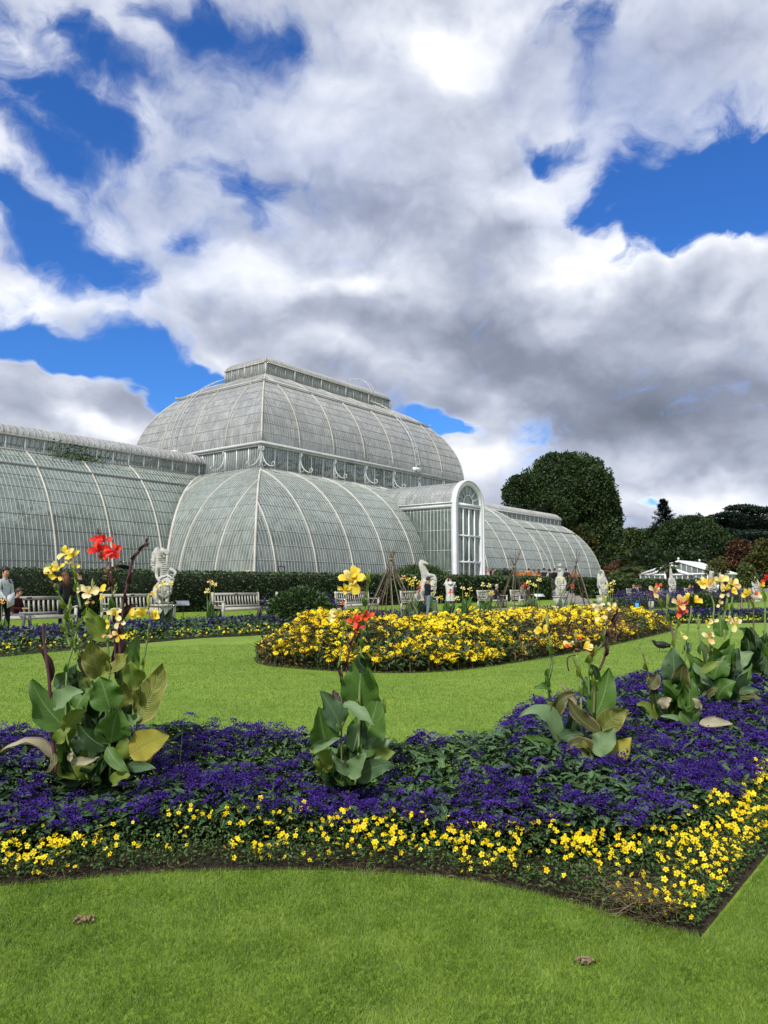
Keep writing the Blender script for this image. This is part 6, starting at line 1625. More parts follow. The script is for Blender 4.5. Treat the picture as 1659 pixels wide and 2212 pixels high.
    m.add(TV_(pts),[(i*n_+j,i*n_+(j+1)%n_,(i+1)*n_+(j+1)%n_,(i+1)*n_+j) for i in range(7) for j in range(n_)],HAIRM[hair])
    if long_hair:
        m.tube(TV_([hc+A(-.06,0,.04),hc+A(-.10,0,-.08),hc+A(-.11,0,-.22),hc+A(-.10,0,-.36)]),np.array([.07,.10,.10,.05])*s,HAIRM[hair],8)
    m.build('hair',ro,smooth=True)
    if near:
        m=MB()
        for sd_ in(-1,1):
            m.lathe([(.001,.009),(.008,.0),(.001,-.009)],TV_(A(*J['hea'])+A(.083,.03*sd_,-.012)),cloth((.03,.03,.03)),6)
            m.lathe([(.001,.03),(.014,.012),(.012,-.012),(.001,-.03)],TV_(A(*J['hea'])+A(-.005,.083*sd_,-.03)),SKIN,6)
        m.box(TV_(A(*J['jaw'])+A(.062,0,-.005)),(.03,.03,.006),cloth((.35,.10,.09)),R=Rz.T)
        m.build('face_features',ro)
    if coat:
        pass
    if extra: extra(ro,TV_,J,s,Rz)
    return ro
def backpack(c=(.02,.02,.025)):
    def f(ro,T_,J,s,Rz):
        ch=A(*J['che']); m=MB(); m.box(T_(ch+A(-.19,0,-.02)),(.16*s,.28*s,.40*s),cloth(c),R=Rz.T); m.box(T_(ch+A(-.28,0,-.08)),(.06*s,.22*s,.22*s),cloth(c),R=Rz.T)
        for y in(-.1,.1): m.tube(T_([ch+A(-.12,y,.16),ch+A(.0,y*1.1,.17),ch+A(.13,y,.06),ch+A(.10,y*1.3,-.12),ch+A(-.1,y*1.5,-.16)]),.018*s,cloth(c),5)
        m.build('backpack',ro)
    return f
def straps(c=(.02,.02,.025)):
    def f(ro,T_,J,s,Rz):
        ch=A(*J['che']); m=MB()
        m.tube(T_([ch+A(-.13,.12,-.14),ch+A(-.14,.1,.12),ch+A(.0,.1,.18),ch+A(.14,.08,.05)]),.017*s,cloth(c),5); m.build('strap',ro)
    return f
def paper(ro,T_,J,s,Rz):
    h=(A(*J['paL'])+A(*J['paR']))/2; m=MB(); m.box(T_(h+A(.05,0,.03)),(.02*s,.24*s,.32*s),cloth((.62,.65,.68)),R=norm(Rz.T+A(0,0,.4))); m.build('leaflet',ro)
def phone(ro,T_,J,s,Rz):
    h=A(*J['paL']); m=MB(); m.box(T_(h+A(.01,-.02,.05)),(.015*s,.08*s,.15*s),cloth((.02,.02,.02)),R=Rz.T); m.build('phone',ro)
def sidebag(ro,T_,J,s,Rz):
    ch=A(*J['che']); m=MB(); m.box(T_(ch+A(-.10,-.22,-.22)),(.2*s,.16*s,.30*s),cloth((.02,.022,.03)),R=Rz.T); m.tube(T_([ch+A(-.1,-.2,-.08),ch+A(-.04,-.15,.14),ch+A(.1,-.14,.0)]),.016*s,cloth((.02,.022,.03)),5); m.build('shoulder_bag',ro)
    m=MB(); hd=A(*J['nek0']); m.tube(T_([hd+A(-.04,-.12,.0),hd+A(-.13,-.06,-.05),hd+A(-.15,0,-.07),hd+A(-.13,.06,-.05),hd+A(-.04,.12,0)]),np.array([.03,.06,.07,.06,.03])*s,cloth((.66,.65,.62)),8); m.build('hood',ro,smooth=True)
def coatskirt(c,l=.36):
    def f(ro,T_,J,s,Rz):
        p=A(*J['pel']); m=MB(); n_=16; V=[]
        for z,r in((.08,.155),(-.05,.185),(-.2,.20),(-l,.215)):
            for j in range(n_): a=j*2*math.pi/n_; V.append(T_(p+A(r*.85*math.cos(a),r*1.05*math.sin(a),z)))
        m.add(V,[(i*n_+j,i*n_+(j+1)%n_,(i+1)*n_+(j+1)%n_,(i+1)*n_+j) for i in range(3) for j in range(n_)],cloth(c)); m.build('coat_skirt',ro,smooth=True)
    return f
def multi(*fs):
    def f(*a):
        for q in fs: q(*a)
    return f
def on(px,Y,z=0.0): q=P(px,1300,Y); return A(q[0],Y,z)
RT=0.0; VW=math.pi/2
BFACE=math.atan2(BN[1],BN[0])   # facing out from the hedge
WH_=(.62,.66,.66); NAVY=(.02,.025,.045); BLACKC=(.012,.012,.014)
person(on(8,20.6),rad(-20),1.76,'reach',(.55,.60,.61),(.014,.015,.02),(.3,.3,.3),'d','standing person in a white hooded top and dark trousers at the left edge',near=True,extra=multi(straps(),paper))
bp=bench_pos[0]; 
person(A(bp[0],bp[1],0)+A(BU[0],BU[1],0)*-.55+A(BN[0],BN[1],0)*.02,rad(-12),1.58,'sit',(.05,.012,.014),(.16,.17,.19),(.6,.6,.58),'b','seated boy in a dark red jacket, grey jeans and white trainers, head bowed',near=True)
def redshould(ro,T_,J,s,Rz): pass
person(on(140,22.8),rad(150),1.66,'read',(.03,.028,.03),(.014,.015,.02),BLACKC,'r','auburn-haired person in dark clothes with a pale bag, standing behind the left canna',long_hair=True,near=True,bulk=1.08)
person(on(172,23.6),rad(195),1.74,'read',(.012,.014,.02),(.014,.018,.035),BLACKC,'d','tall person in a black padded jacket behind the left canna',near=True,bulk=1.12,extra=sidebag if 0 else None)
person(on(924,31.5),rad(20),1.62,'read',(.015,.018,.035),(.20,.24,.31),(.5,.5,.5),'d','boy in a navy padded jacket and pale jeans beside the horse statue',near=True,bulk=1.12)
person(on(973,36),rad(85),1.74,'photo',(.66,.65,.61),(.22,.20,.17),(.5,.5,.5),'d','person seen from behind in a long white hooded coat, raising a phone',near=True,coat=True,bulk=1.2,extra=multi(phone,sidebag,coatskirt((.66,.65,.61))))
person(on(899,32.5),rad(-30),1.6,'sit',(.45,.45,.46),(.02,.025,.05),(.5,.5,.5),'b','seated person in a pale top left of the boy by the horse statue')
q=bench_pos[6]; bvec=A(BU[0],BU[1],0)
person(q+bvec*.3,rad(-25),1.7,'sit',(.03,.03,.035),(.05,.05,.06),BLACKC,'g','grey-haired person in a black top seated left of the second wigwam')
q=bench_pos[7]
person(q-bvec*.4,BFACE,1.62,'sit',(.3,.3,.31),(.03,.03,.04),BLACKC,'l','fair-haired person seated behind the second wigwam',long_hair=True)
person(q+bvec*.4,BFACE,1.66,'sit',(.05,.015,.02),(.04,.04,.05),BLACKC,'b','dark red-topped person seated behind the second wigwam')
q=bench_pos[8]
for k,(off,tp,hr,lh,lb) in enumerate(((-.75,NAVY,'l',False,'leftmost of the four seated people on the paving bench, fair-haired in navy'),(-.25,(.015,.02,.03),'d',False,'seated person in a dark blue coat, second of four on the paving bench'),(.3,(.42,.38,.34),'b',False,'seated person in a pale top, third of four on the paving bench'),(.8,BLACKC,'d',True,'long dark-haired seated person, last of four on the paving bench'))):
    person(q+bvec*off,rad(-5),1.68,'sit',tp,(.02,.022,.03),(.4,.4,.4),hr,lb,long_hair=lh,group='people sitting on the benches')
q=bench_pos[10]
for off,tp,hr,lh,lb in((-.8,(.08,.05,.045),'l',True,'long fair-haired person seated on the right-hand paving bench'),(.0,BLACKC,'d',True,'dark-haired person seated beside the fair-haired one on the right-hand bench'),(.7,BLACKC,'d',False,'person in black seated at the far end of the right-hand bench')):
    person(q+bvec*off,BFACE,1.68,'sit',tp,(.03,.03,.04),(.4,.4,.4),hr,lb,long_hair=lh,group='people sitting on the benches')
for px,Y,f,ps,tp,lg,hr,lh,lb in((1507,45,200,'stand',BLACKC,(.03,.03,.04),'d',False,'standing person in black behind the violet drift, holding something white'),(1545,46,170,'read',(.45,.45,.45),(.05,.05,.06),'l',True,'standing person in a pale top behind the tall yellow blooms'),(1563,47,30,'stand',BLACKC,BLACKC,'d',False,'dark standing figure behind the farthest canna blooms')):
    person(on(px,Y),rad(f),1.7,ps,tp,lg,BLACKC,hr,lb,long_hair=lh)
# visitors on the terrace at the top of the steps
for px,v,f,ps,tp,lg,hr,lh,bpk,lb,hh in ((1053,21,200,'stand',(.5,.36,.34),(.5,.5,.5),'l',True,False,'fair-haired person in pink and white on the terrace right of the porch',1.66),(1064,21.3,-20,'read',(.16,.16,.17),(.05,.05,.06),'b',False,False,'person in a grey jacket reading a leaflet on the terrace',1.66),
   (1090,21.5,90,'stand',BLACKC,BLACKC,'d',True,False,'person with long black hair and black coat on the terrace',1.7),(1141,20.4,90,'stand',(.03,.03,.03),(.05,.05,.06),'d',False,False,'person standing behind the wide orange planter',1.8),
   (1153,22.5,90,'stand',(.42,.42,.44),(.2,.2,.25),'b',False,False,'person in a pale jacket right of the orange planter',1.62),(1163,23,80,'stand',(.03,.03,.04),(.05,.05,.07),'b',True,False,'long-haired person in dark clothes in the terrace crowd',1.66),
   (1174,23.2,60,'stand',(.02,.02,.03),(.04,.04,.05),'d',False,False,'person in a black jacket in the terrace crowd',1.74),(1197,22.6,100,'stand',BLACKC,(.05,.05,.06),'d',False,False,'tall person in black behind the climbing visitor',1.78),(1222,23,100,'hips',(.02,.025,.04),(.03,.03,.04),'d',False,False,'person in a dark coat beside the crowned statue on the terrace',1.8)):
    p_=W(uAt(px,v),v,TZ); person(p_,rad(f),hh,ps,tp,lg,BLACKC,hr,lb,group='visitors on the terrace',long_hair=lh)
p_=W(uAt(1186,25.4),25.4,.68); person(p_,rad(110),1.76,'stand',(.45,.46,.47),(.40,.38,.34),(.3,.3,.3),'d','person with a black backpack and pale trousers climbing the stone steps',extra=backpack())
# bag standing by the bench
m=MB(); q=on(1377,41,0); m.box(q+A(0,0,.18),(.24,.18,.34),cloth((.10,.42,.75))); m.tube([q+A(-.08,0,.35),q+A(-.05,0,.47),q+A(.05,0,.47),q+A(.08,0,.35)],.012,cloth((.10,.42,.75)),5); tag(m.build('carrier_bag'),'bright blue carrier bag beside the barrier rail','bag')
m=MB(); q=on(1406,42,0); m.box(q+A(0,0,.22),(.26,.18,.42),cloth((.6,.6,.58))); m.tube([q+A(-.08,0,.43),q+A(-.05,0,.56),q+A(.05,0,.56),q+A(.08,0,.43)],.012,cloth((.6,.6,.58)),5); tag(m.build('tote_bag'),'tall white bag by the black barrier rail','bag')
# ---------------------------------------------------------------- heraldic beasts
STAT=solid('weathered white stone',(.52,.51,.47),.85,.2,4.5,.3,24,c2=(.30,.30,.275))
class Beast:
    """joints given as (x,z,depth) in metres from the foot of the plinth, seen from the garden"""
    def __init__(s,px,Y,label,ph=.62,yaw=0,sc=1.0):
        s.c=on(px,Y); s.t=empty('heraldic_beast_statue',s.c,0,label,'statue','stone beasts holding shields along the hedge'); s.yaw=yaw;s.sc=sc
        m=MB(); R=[A(BU[0],BU[1],0),A(BN[0],BN[1],0),A(0,0,1)]
        m.box(s.c+A(0,0,.07*sc),(.78*sc,.70*sc,.14*sc),STAT,R=R); m.box(s.c+A(0,0,(.14+ph)/2*sc),(.64*sc,.56*sc,(ph-.14)*sc),STAT,R=R); m.box(s.c+A(0,0,(ph-.02)*sc),(.72*sc,.64*sc,.06*sc),STAT,R=R); m.build('plinth',s.t)
    def T(s,q):
        q=np.asarray(q,float)*s.sc; cy,sy=math.cos(s.yaw),math.sin(s.yaw)
        return s.c+np.stack([q[...,0]*cy-q[...,2]*sy,q[...,0]*sy+q[...,2]*cy,q[...,1]],-1)
    def body(s,J,E):
        JJ={k:s.T(v[:3]) for k,v in J.items()}; RR={k:v[3]*s.sc for k,v in J.items()}
        V,F4,F3=skin_mesh(JJ,E,RR,'beast',2); m=MB(); m.add(V,F4,STAT)
        if len(F3): m.F.append((F3,0))
        m.build('body',s.t,smooth=True)
    def shield(s,poly,d,th=.09,tilt=0):
        m=MB(); ex,ez=s.T((1,0,0))-s.T((0,0,0)),s.T((0,1,0))-s.T((0,0,0)); ey=s.T((0,0,1))-s.T((0,0,0)); o=s.T((0,0,d))
        m.prism(poly,-th,0,STAT,(o,ex,ez+ey*tilt,ey)); c=np.mean(poly,0)
        # carved bars and charges in low relief
        pin=[tuple(c+(np.array(q)-c)*.86) for q in poly]
        n=len(poly)
        for i in range(n):
            a,b=pin[i],pin[(i+1)%n]; m.beam(o+ex*a[0]+(ez+ey*tilt)*a[1]-ey*(th+.01),o+ex*b[0]+(ez+ey*tilt)*b[1]-ey*(th+.01),.03,.03,STAT)
        a=(c[0]-.13,c[1]+.05);b=(c[0]+.15,c[1]+.03); m.beam(o+ex*a[0]+(ez+ey*tilt)*a[1]-ey*(th+.01),o+ex*b[0]+(ez+ey*tilt)*b[1]-ey*(th+.01),.03,.03,STAT)
        for dx,dz in((-.06,.17),(.08,.16),(-.03,-.12),(.07,-.2)):
            m.lathe([(.001,.05),(.045,.02),(.03,-.04),(.001,-.06)],o+ex*(c[0]+dx)+(ez+ey*tilt)*(c[1]+dz)-ey*(th+.0),STAT,6)
        m.build('shield',s.t)
# dragon: px scale .001344 m per crop px, origin crop (600,1970)
k=.001344*.985
D=lambda x,y,d,r:((x-560)*k,(1990-y)*k,d,r)
b=Beast(352,25.7,'large white stone dragon with raised wing holding a carved shield',.66)
J={'hip':D(520,1180,.08,.19),'bel':D(590,930,.05,.185),'che':D(590,680,.02,.175),'shl':D(510,520,.02,.135),'nec':D(450,360,.02,.11),'nk2':D(450,230,.0,.095),'hea':D(520,150,-.03,.092),'brw':D(590,160,-.06,.07),'sno':D(650,225,-.08,.05),'nos':D(685,240,-.09,.032),
   'jaw':D(560,290,-.06,.03),'jw2':D(600,300,-.07,.022),'ear':D(415,85,.02,.03),'hrn':D(520,60,.0,.03),'hr2':D(620,100,-.04,.025),
   'saL':D(400,560,-.04,.085),'elL':D(400,760,-.08,.062),'wrL':D(440,870,-.17,.045),'c1':D(520,850,-.24,.02),'c2':D(530,900,-.25,.02),'c3':D(520,945,-.24,.02),'c1t':D(560,845,-.27,.012),'c2t':D(575,905,-.28,.012),'c3t':D(560,965,-.27,.012),
   'saR':D(720,600,.02,.075),'elR':D(870,680,-.02,.06),'wrR':D(860,790,-.12,.042),'d1':D(800,740,-.2,.02),'d2':D(800,840,-.22,.02),'d1t':D(770,745,-.24,.012),'d2t':D(780,860,-.25,.012),
   'thL':D(400,1120,-.05,.16),'knL':D(400,1330,-.12,.12),'anL':D(480,1420,-.1,.075),'ftL':D(540,1460,-.22,.05),'thR':D(620,1200,-.02,.12),'knR':D(690,1330,-.1,.085),'ftR':D(700,1440,-.2,.05),'tl1':D(420,1420,.2,.07),'tl2':D(620,1470,.25,.05)}
b.body(J,[('hip','bel'),('bel','che'),('che','shl'),('shl','nec'),('nec','nk2'),('nk2','hea'),('hea','brw'),('brw','sno'),('sno','nos'),('hea','jaw'),('jaw','jw2'),('nk2','ear'),('hea','hrn'),('brw','hr2'),('shl','saL'),('saL','elL'),('elL','wrL'),('wrL','c1'),('wrL','c2'),('wrL','c3'),('c1','c1t'),('c2','c2t'),('c3','c3t'),
   ('che','saR'),('saR','elR'),('elR','wrR'),('wrR','d1'),('wrR','d2'),('d1','d1t'),('d2','d2t'),('hip','thL'),('thL','knL'),('knL','anL'),('anL','ftL'),('hip','thR'),('thR','knR'),('knR','ftR'),('hip','tl1'),('tl1','tl2')])
pz=lambda L_:[((x-560)*k,(1990-y)*k) for x,y in L_]
b.shield(pz([(480,800),(590,775),(700,725),(790,790),(885,840),(835,1010),(815,1150),(795,1235),(720,1290),(650,1335),(560,1300),(500,1240),(490,1000)]),-.16,.07)
m=MB()
for poly,d in((pz([(380,45),(310,55),(220,185),(222,330),(190,345),(200,440),(185,500),(240,560),(330,590),(380,480)]),.12),(pz([(185,500),(250,560),(215,600),(290,690),(320,720),(340,600),(330,520)]),.10)):
    m.prism(poly,0,.09,STAT,(b.T((0,0,d)),b.T((1,0,0))-b.T((0,0,0)),A(0,0,1),b.T((0,0,1))-b.T((0,0,0))))
for x0,y0,x1,y1 in((370,480,330,60),(360,480,240,190),(350,490,205,350),(345,500,200,500)): m.tube(b.T(np.array([D(x0,y0,.11,0)[:3],D(x1,y1,.11,0)[:3]])),.03,STAT,6)
m.build('wing',b.t)
m=MB()   # belly scutes
for y in range(330,760,48):
    c_=(590 if y>500 else 470+ (y-330)*.65); w_=.12+.04*math.sin((y-330)/430*3)
    m.tube(b.T(np.array([((c_-560)*k+w_*math.sin(a),(1990-y)*k-.02*math.cos(a)*0,.02-(.165 if y>480 else .13)*math.cos(a)) for a in np.linspace(-.9,1.2,8)])),.016,STAT,5)
m.build('belly_plates',b.t,smooth=True)
# horse (scale .00215 m per crop px, origin crop (450,1260))
k2=.00212; H=lambda x,y,d,r:((x-450)*k2,(1290-y)*k2,d,r)
b=Beast(923,35.2,'white stone horse rearing with its arched neck turned right, holding a shield',.62)
J={'hip':H(380,720,.05,.24),'bel':H(410,560,.03,.20),'che':H(430,430,0,.21),'nk1':H(370,330,0,.17),'nk2':H(305,250,0,.13),'pol':H(320,165,0,.10),'fac':H(380,185,-.02,.085),'muz':H(450,215,-.04,.058),'nos':H(480,232,-.05,.045),'ear':H(305,122,0,.03),
   'sh':H(470,470,-.08,.12),'kn':H(600,470,-.15,.07),'hf':H(635,560,-.2,.055),'hg':H(640,620,-.2,.05),'s2':H(450,520,.1,.11),'k2':H(560,540,-.1,.06),'h2':H(600,620,-.12,.05),
   'th':H(340,790,-.05,.19),'hk':H(315,900,.0,.12),'cn':H(360,1010,-.02,.075),'ft':H(400,1080,-.05,.07),'t2':H(430,800,.1,.15),'hk2':H(440,940,.1,.09),'f2':H(470,1080,.05,.06),'ta':H(290,820,.1,.07),'tb':H(300,980,.12,.05)}
b.body(J,[('hip','bel'),('bel','che'),('che','nk1'),('nk1','nk2'),('nk2','pol'),('pol','fac'),('fac','muz'),('muz','nos'),('pol','ear'),('che','sh'),('sh','kn'),('kn','hf'),('hf','hg'),('che','s2'),('s2','k2'),('k2','h2'),('hip','th'),('th','hk'),('hk','cn'),('cn','ft'),('hip','t2'),('t2','hk2'),('hk2','f2'),('hip','ta'),('ta','tb')])
pz2=lambda L_:[((x-450)*k2,(1290-y)*k2) for x,y in L_]
b.shield(pz2([(490,540),(570,500),(640,560),(650,700),(620,860),(560,960),(500,880),(480,700)]),-.16,.07)
def upright(px,Y,label,headkind,hz=2.62,sc=1.0,mir=1,slim=1.0):
    b=Beast(px,Y,label,.68,0,sc); m_=mir;S=slim
    J={'hip':(0,.98,.05,.24*S),'bel':(0,1.25,.03,.21*S),'che':(0.02*m_,1.62,0,.22*S),'nec':(-.02*m_,1.95,0,.16*S),'hea':(0,2.2,-.03,.14*S),
       'saL':(-.2*S,1.68,-.05,.10),'elL':(-.28*S,1.4,-.1,.075),'wrL':(-.2*S,1.2,-.22,.06),'saR':(.2*S,1.68,-.05,.10),'elR':(.30*S,1.42,-.1,.075),'wrR':(.22*S,1.25,-.22,.06),
       'thL':(-.2*S,.98,-.08,.16*S),'knL':(-.24*S,.82,-.2,.10),'ftL':(-.18*S,.70,-.28,.06),'thR':(.2*S,.98,-.08,.16*S),'knR':(.24*S,.82,-.2,.10),'ftR':(.18*S,.70,-.28,.06)}
    E=[('hip','bel'),('bel','che'),('che','nec'),('nec','hea')]+[(a+q,b_+q) for q in 'LR' for a,b_ in(('sa','el'),('el','wr'),('th','kn'),('kn','ft'))]+[('che','saL'),('che','saR'),('hip','thL'),('hip','thR')]
    if headkind=='lion':
        J['muz']=(.10*m_,2.15,-.16,.08); J['man']=(-.14*m_,2.05,.05,.13);J['man2']=(.14*m_,1.95,.02,.12); E+=[('hea','muz'),('nec','man'),('nec','man2')]
    elif headkind=='falcon':
        J['bek']=(.13*m_,2.22,-.08,.07);J['bk2']=(.21*m_,2.15,-.1,.035);J['bac']=(-.1*m_,1.9,.05,.18*S);J['wng']=(.16*m_,1.35,.12,.16);E+=[('hea','bek'),('bek','bk2'),('che','bac'),('che','wng')]
    elif headkind=='unicorn':
        J['muz']=(-.12*m_,2.35,-.08,.06);J['ho']=(-.05*m_,2.5,-.02,.035);J['ho2']=(-.08*m_,2.66,-.03,.02);E+=[('hea','muz'),('hea','ho'),('ho','ho2')]
    else:
        J['muz']=(.12*m_,2.26,-.12,.07);J['mz2']=(.2*m_,2.2,-.16,.045);J['ear']=(-.06*m_,2.36,.02,.035);E+=[('hea','muz'),('muz','mz2'),('hea','ear')]
    b.body(J,E)
    b.shield([(-.24*S,1.32),(0,1.36),(.24*S,1.32),(.25*S,1.0),(.14*S,.78),(0,.70),(-.14*S,.78),(-.25*S,1.0)],-.26,.07)
    if headkind=='lion':
        m=MB(); c=b.T((0,2.33,-.01)); m.lathe([(.12*sc,0),(.15*sc,.04*sc),(.13*sc,.12*sc),(.10*sc,.10*sc),(.001,.18*sc)],c,STAT,12)
        for a in np.arange(6)*math.pi/3: m.lathe([(.001,-.03*sc),(.035*sc,0),(.001,.05*sc)],c+A(.13*math.cos(a),.13*math.sin(a),.14)*sc,STAT,6)
        m.build('crown',b.t)
    if headkind=='falcon':
        m=MB(); m.prism([(-.3,1.9),(-.22,2.1),(-.1,1.9),(-.05,1.2),(-.2,.95),(-.32,1.3)],.06,.15,STAT,(b.T((0,0,0)),A(sc,0,0),A(0,0,sc),A(0,sc,0))); m.build('wing',b.t)
upright(1211,43.0,'white stone crowned lion statue beside the stone steps','lion',sc=1.0,mir=-1,slim=.92)
upright(1303,46.5,'white stone falcon-headed statue at the end of the daisy bed','falcon',sc=.98,mir=-1,slim=.85)
upright(1452,52.5,'tall slim white stone statue in front of the small glasshouse','unicorn',sc=1.0,mir=1,slim=.72)
upright(1632,60,'leaning white stone statue near the right edge','dog',sc=1.0,mir=-1,slim=.85)
upright(1538,56,'white stone statue mostly hidden by the tall yellow canna blooms','dog',sc=1.0,mir=1,slim=.85)
# ---------------------------------------------------------------- trees beyond
BARK=solid('tree bark',(.09,.07,.055),.9,.3,3,.4)
def treemat(name,a,b,c,ns=.12): return foliage(name,[(0,a),(.5,b),(1,c)],.15,rough=.6,spec=.25,nscale=ns,namt=.45)
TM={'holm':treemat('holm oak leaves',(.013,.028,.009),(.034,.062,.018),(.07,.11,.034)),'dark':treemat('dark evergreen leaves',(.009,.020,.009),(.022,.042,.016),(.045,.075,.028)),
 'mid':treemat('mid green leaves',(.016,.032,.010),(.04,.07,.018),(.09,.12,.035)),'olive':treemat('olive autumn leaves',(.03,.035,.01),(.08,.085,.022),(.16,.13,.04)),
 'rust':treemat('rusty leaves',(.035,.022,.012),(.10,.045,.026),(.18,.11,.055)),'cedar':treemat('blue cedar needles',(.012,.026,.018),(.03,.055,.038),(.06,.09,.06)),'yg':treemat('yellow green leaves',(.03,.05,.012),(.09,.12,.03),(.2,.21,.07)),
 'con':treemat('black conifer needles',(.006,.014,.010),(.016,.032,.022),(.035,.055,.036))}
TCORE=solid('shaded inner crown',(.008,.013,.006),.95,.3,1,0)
def crown(lobes,n,L,m,asp=.6,holes=.0,inner=.8,core_=.62):
    mb=MB(); tot=sum(r[0]*r[2] for _,r in lobes)
    extra=[]
    for c,r in lobes:
        c=A(*c);r=A(*r)
        for q in range(7):
            d0=randdir(1,-.4,1)[0]; f=RNG.uniform(.22,.42); extra.append((c+d0*r*RNG.uniform(.66,.93),(r[0]*f,r[1]*f,r[2]*f*.85)))
    tot=sum(r[0]*r[2] for _,r in lobes+extra)
    for li,(c,r) in enumerate(lobes+extra):
        k=int(n*r[0]*r[2]/tot); c=A(*c);r=A(*r)
        d=randdir(k,-.75,1); nz=fb(d[:,0]*2+c[0]*.37+20,d[:,2]*2+d[:,1]*1.3+c[2]*.21+20,1.6,3)
        keep=nz>holes; d=d[keep];nz=nz[keep];k=len(d)
        rr=(inner+(1.03-inner)*RNG.random(k)**.6)*(.80+.42*nz)
        # clumps: pull towards clump centres
        cc=randdir(max(10,k//60),-.7,1); j=np.argmax(d@cc.T,axis=1); off=cc[j]
        rr*=1+.16*((d*off).sum(1)**24-.4)
        O=c+d*rr[:,None]*r
        nd=norm(d*.7+RNG.normal(0,.6,(k,3))+A(0,0,.15)); s=L*RNG.uniform(.6,1.4,k)
        inst(mb,T_LEAF,F_LEAF,m,O,nd,s,roll=RNG.uniform(-1.4,1.4,k),SX=s*asp*RNG.uniform(.7,1.3,k))
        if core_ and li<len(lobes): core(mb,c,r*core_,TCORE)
    return mb
def tree(name,px,ybot,Y,lobes_px,n,L,m,label,cat='tree',group=None,trunk=True,holes=.3,asp=.6,zb=.85,tw=.5):
    """lobes_px: (px,py,rx,ry) in photo pixels with depth radius about rx"""
    base=P(px,1250,Y); base[2]=zb; t=empty(name,base,0,label,cat,group)
    lobes=[]
    for q in lobes_px:
        x,y,rx,ry=q[:4]; dd=(q[4] if len(q)>4 else 0); Yq=Y+dd
        c=P(x,y,Yq); lobes.append((c,(M(rx,Yq),M(rx,Yq)*.9,M(ry,Yq))))
    mb=crown(lobes,n,L,m,asp,holes); mb.build('crown',t)
    if trunk:
        tb=MB(); top=A(base[0],base[1],max(l[0][2] for l in lobes)); tb.tube([base,base+A(.05,0,(top[2]-zb)*.4),base+A(0,.1,(top[2]-zb)*.75)],[tw,tw*.7,tw*.35],BARK,8)
        for c,r in lobes[:6]: tb.tube([base+A(0,0,(c[2]-zb)*.45),(base+A(0,0,(c[2]-zb)*.6))*.5+c*.5,c],[tw*.4,tw*.25,tw*.1],BARK,6)
        tb.build('trunk',t)
    return t
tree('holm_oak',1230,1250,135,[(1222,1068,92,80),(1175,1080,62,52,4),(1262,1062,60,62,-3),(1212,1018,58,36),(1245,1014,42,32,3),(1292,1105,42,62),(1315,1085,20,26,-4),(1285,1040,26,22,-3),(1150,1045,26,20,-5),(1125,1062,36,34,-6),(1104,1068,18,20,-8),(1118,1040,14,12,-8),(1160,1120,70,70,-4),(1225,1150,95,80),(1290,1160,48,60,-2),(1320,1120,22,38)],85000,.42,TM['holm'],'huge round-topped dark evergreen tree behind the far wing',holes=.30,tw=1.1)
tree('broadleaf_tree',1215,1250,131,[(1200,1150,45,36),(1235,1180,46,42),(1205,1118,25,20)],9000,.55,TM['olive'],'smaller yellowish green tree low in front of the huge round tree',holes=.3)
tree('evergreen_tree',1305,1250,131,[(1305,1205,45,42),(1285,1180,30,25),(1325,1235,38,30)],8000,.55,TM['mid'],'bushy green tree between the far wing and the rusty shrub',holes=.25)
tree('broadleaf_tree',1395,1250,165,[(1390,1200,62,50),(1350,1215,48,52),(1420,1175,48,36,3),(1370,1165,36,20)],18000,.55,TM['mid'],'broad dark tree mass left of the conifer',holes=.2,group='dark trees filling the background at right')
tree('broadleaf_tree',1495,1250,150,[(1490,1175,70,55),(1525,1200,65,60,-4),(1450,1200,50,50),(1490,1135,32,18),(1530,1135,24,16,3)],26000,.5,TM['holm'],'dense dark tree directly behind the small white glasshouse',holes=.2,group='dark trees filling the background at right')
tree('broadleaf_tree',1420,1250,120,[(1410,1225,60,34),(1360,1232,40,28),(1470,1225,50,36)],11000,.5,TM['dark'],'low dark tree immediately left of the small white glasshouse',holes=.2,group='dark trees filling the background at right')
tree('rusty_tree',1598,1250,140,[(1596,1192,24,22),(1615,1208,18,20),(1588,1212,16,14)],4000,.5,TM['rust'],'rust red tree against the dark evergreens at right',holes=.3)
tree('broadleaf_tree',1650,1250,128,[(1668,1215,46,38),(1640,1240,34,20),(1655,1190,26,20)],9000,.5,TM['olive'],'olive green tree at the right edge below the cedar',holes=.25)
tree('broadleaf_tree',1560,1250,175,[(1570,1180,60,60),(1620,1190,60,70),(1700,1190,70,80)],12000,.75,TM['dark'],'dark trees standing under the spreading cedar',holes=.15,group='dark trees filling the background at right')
tree('autumn_shrub',1338,1250,118,[(1338,1240,30,24),(1352,1228,20,16),(1326,1248,16,14)],7000,.30,TM['rust'],'reddish and green autumn shrub beside the end of the far wing',trunk=False,holes=.25)
tree('green_shrub',1348,1250,96,[(1345,1248,26,14),(1370,1246,26,16)],4000,.3,TM['yg'],'yellow green shrub below the reddish autumn shrub',trunk=False,holes=.3)
tree('small_tree',1545,1250,78,[(1548,1224,17,15),(1560,1214,11,10,1),(1536,1236,12,9,-1),(1563,1234,10,10)],2600,.17,TM['olive'],'small airy yellow-brown tree in front of the white glasshouse',holes=.42,tw=.12)
tree('climbing_rose',1614,1250,34,[(1611,1232,15,13),(1620,1248,14,14),(1604,1254,12,14)],1900,.10,TM['yg'],'leafy climber with pale dots on the narrow stick support',holes=.3,tw=.02,zb=0)
tree('dark_shrub',1640,1250,66,[(1645,1258,30,14),(1590,1262,30,9)],3000,.2,TM['dark'],'low dark shrubs under the climbing rose at right',trunk=False)
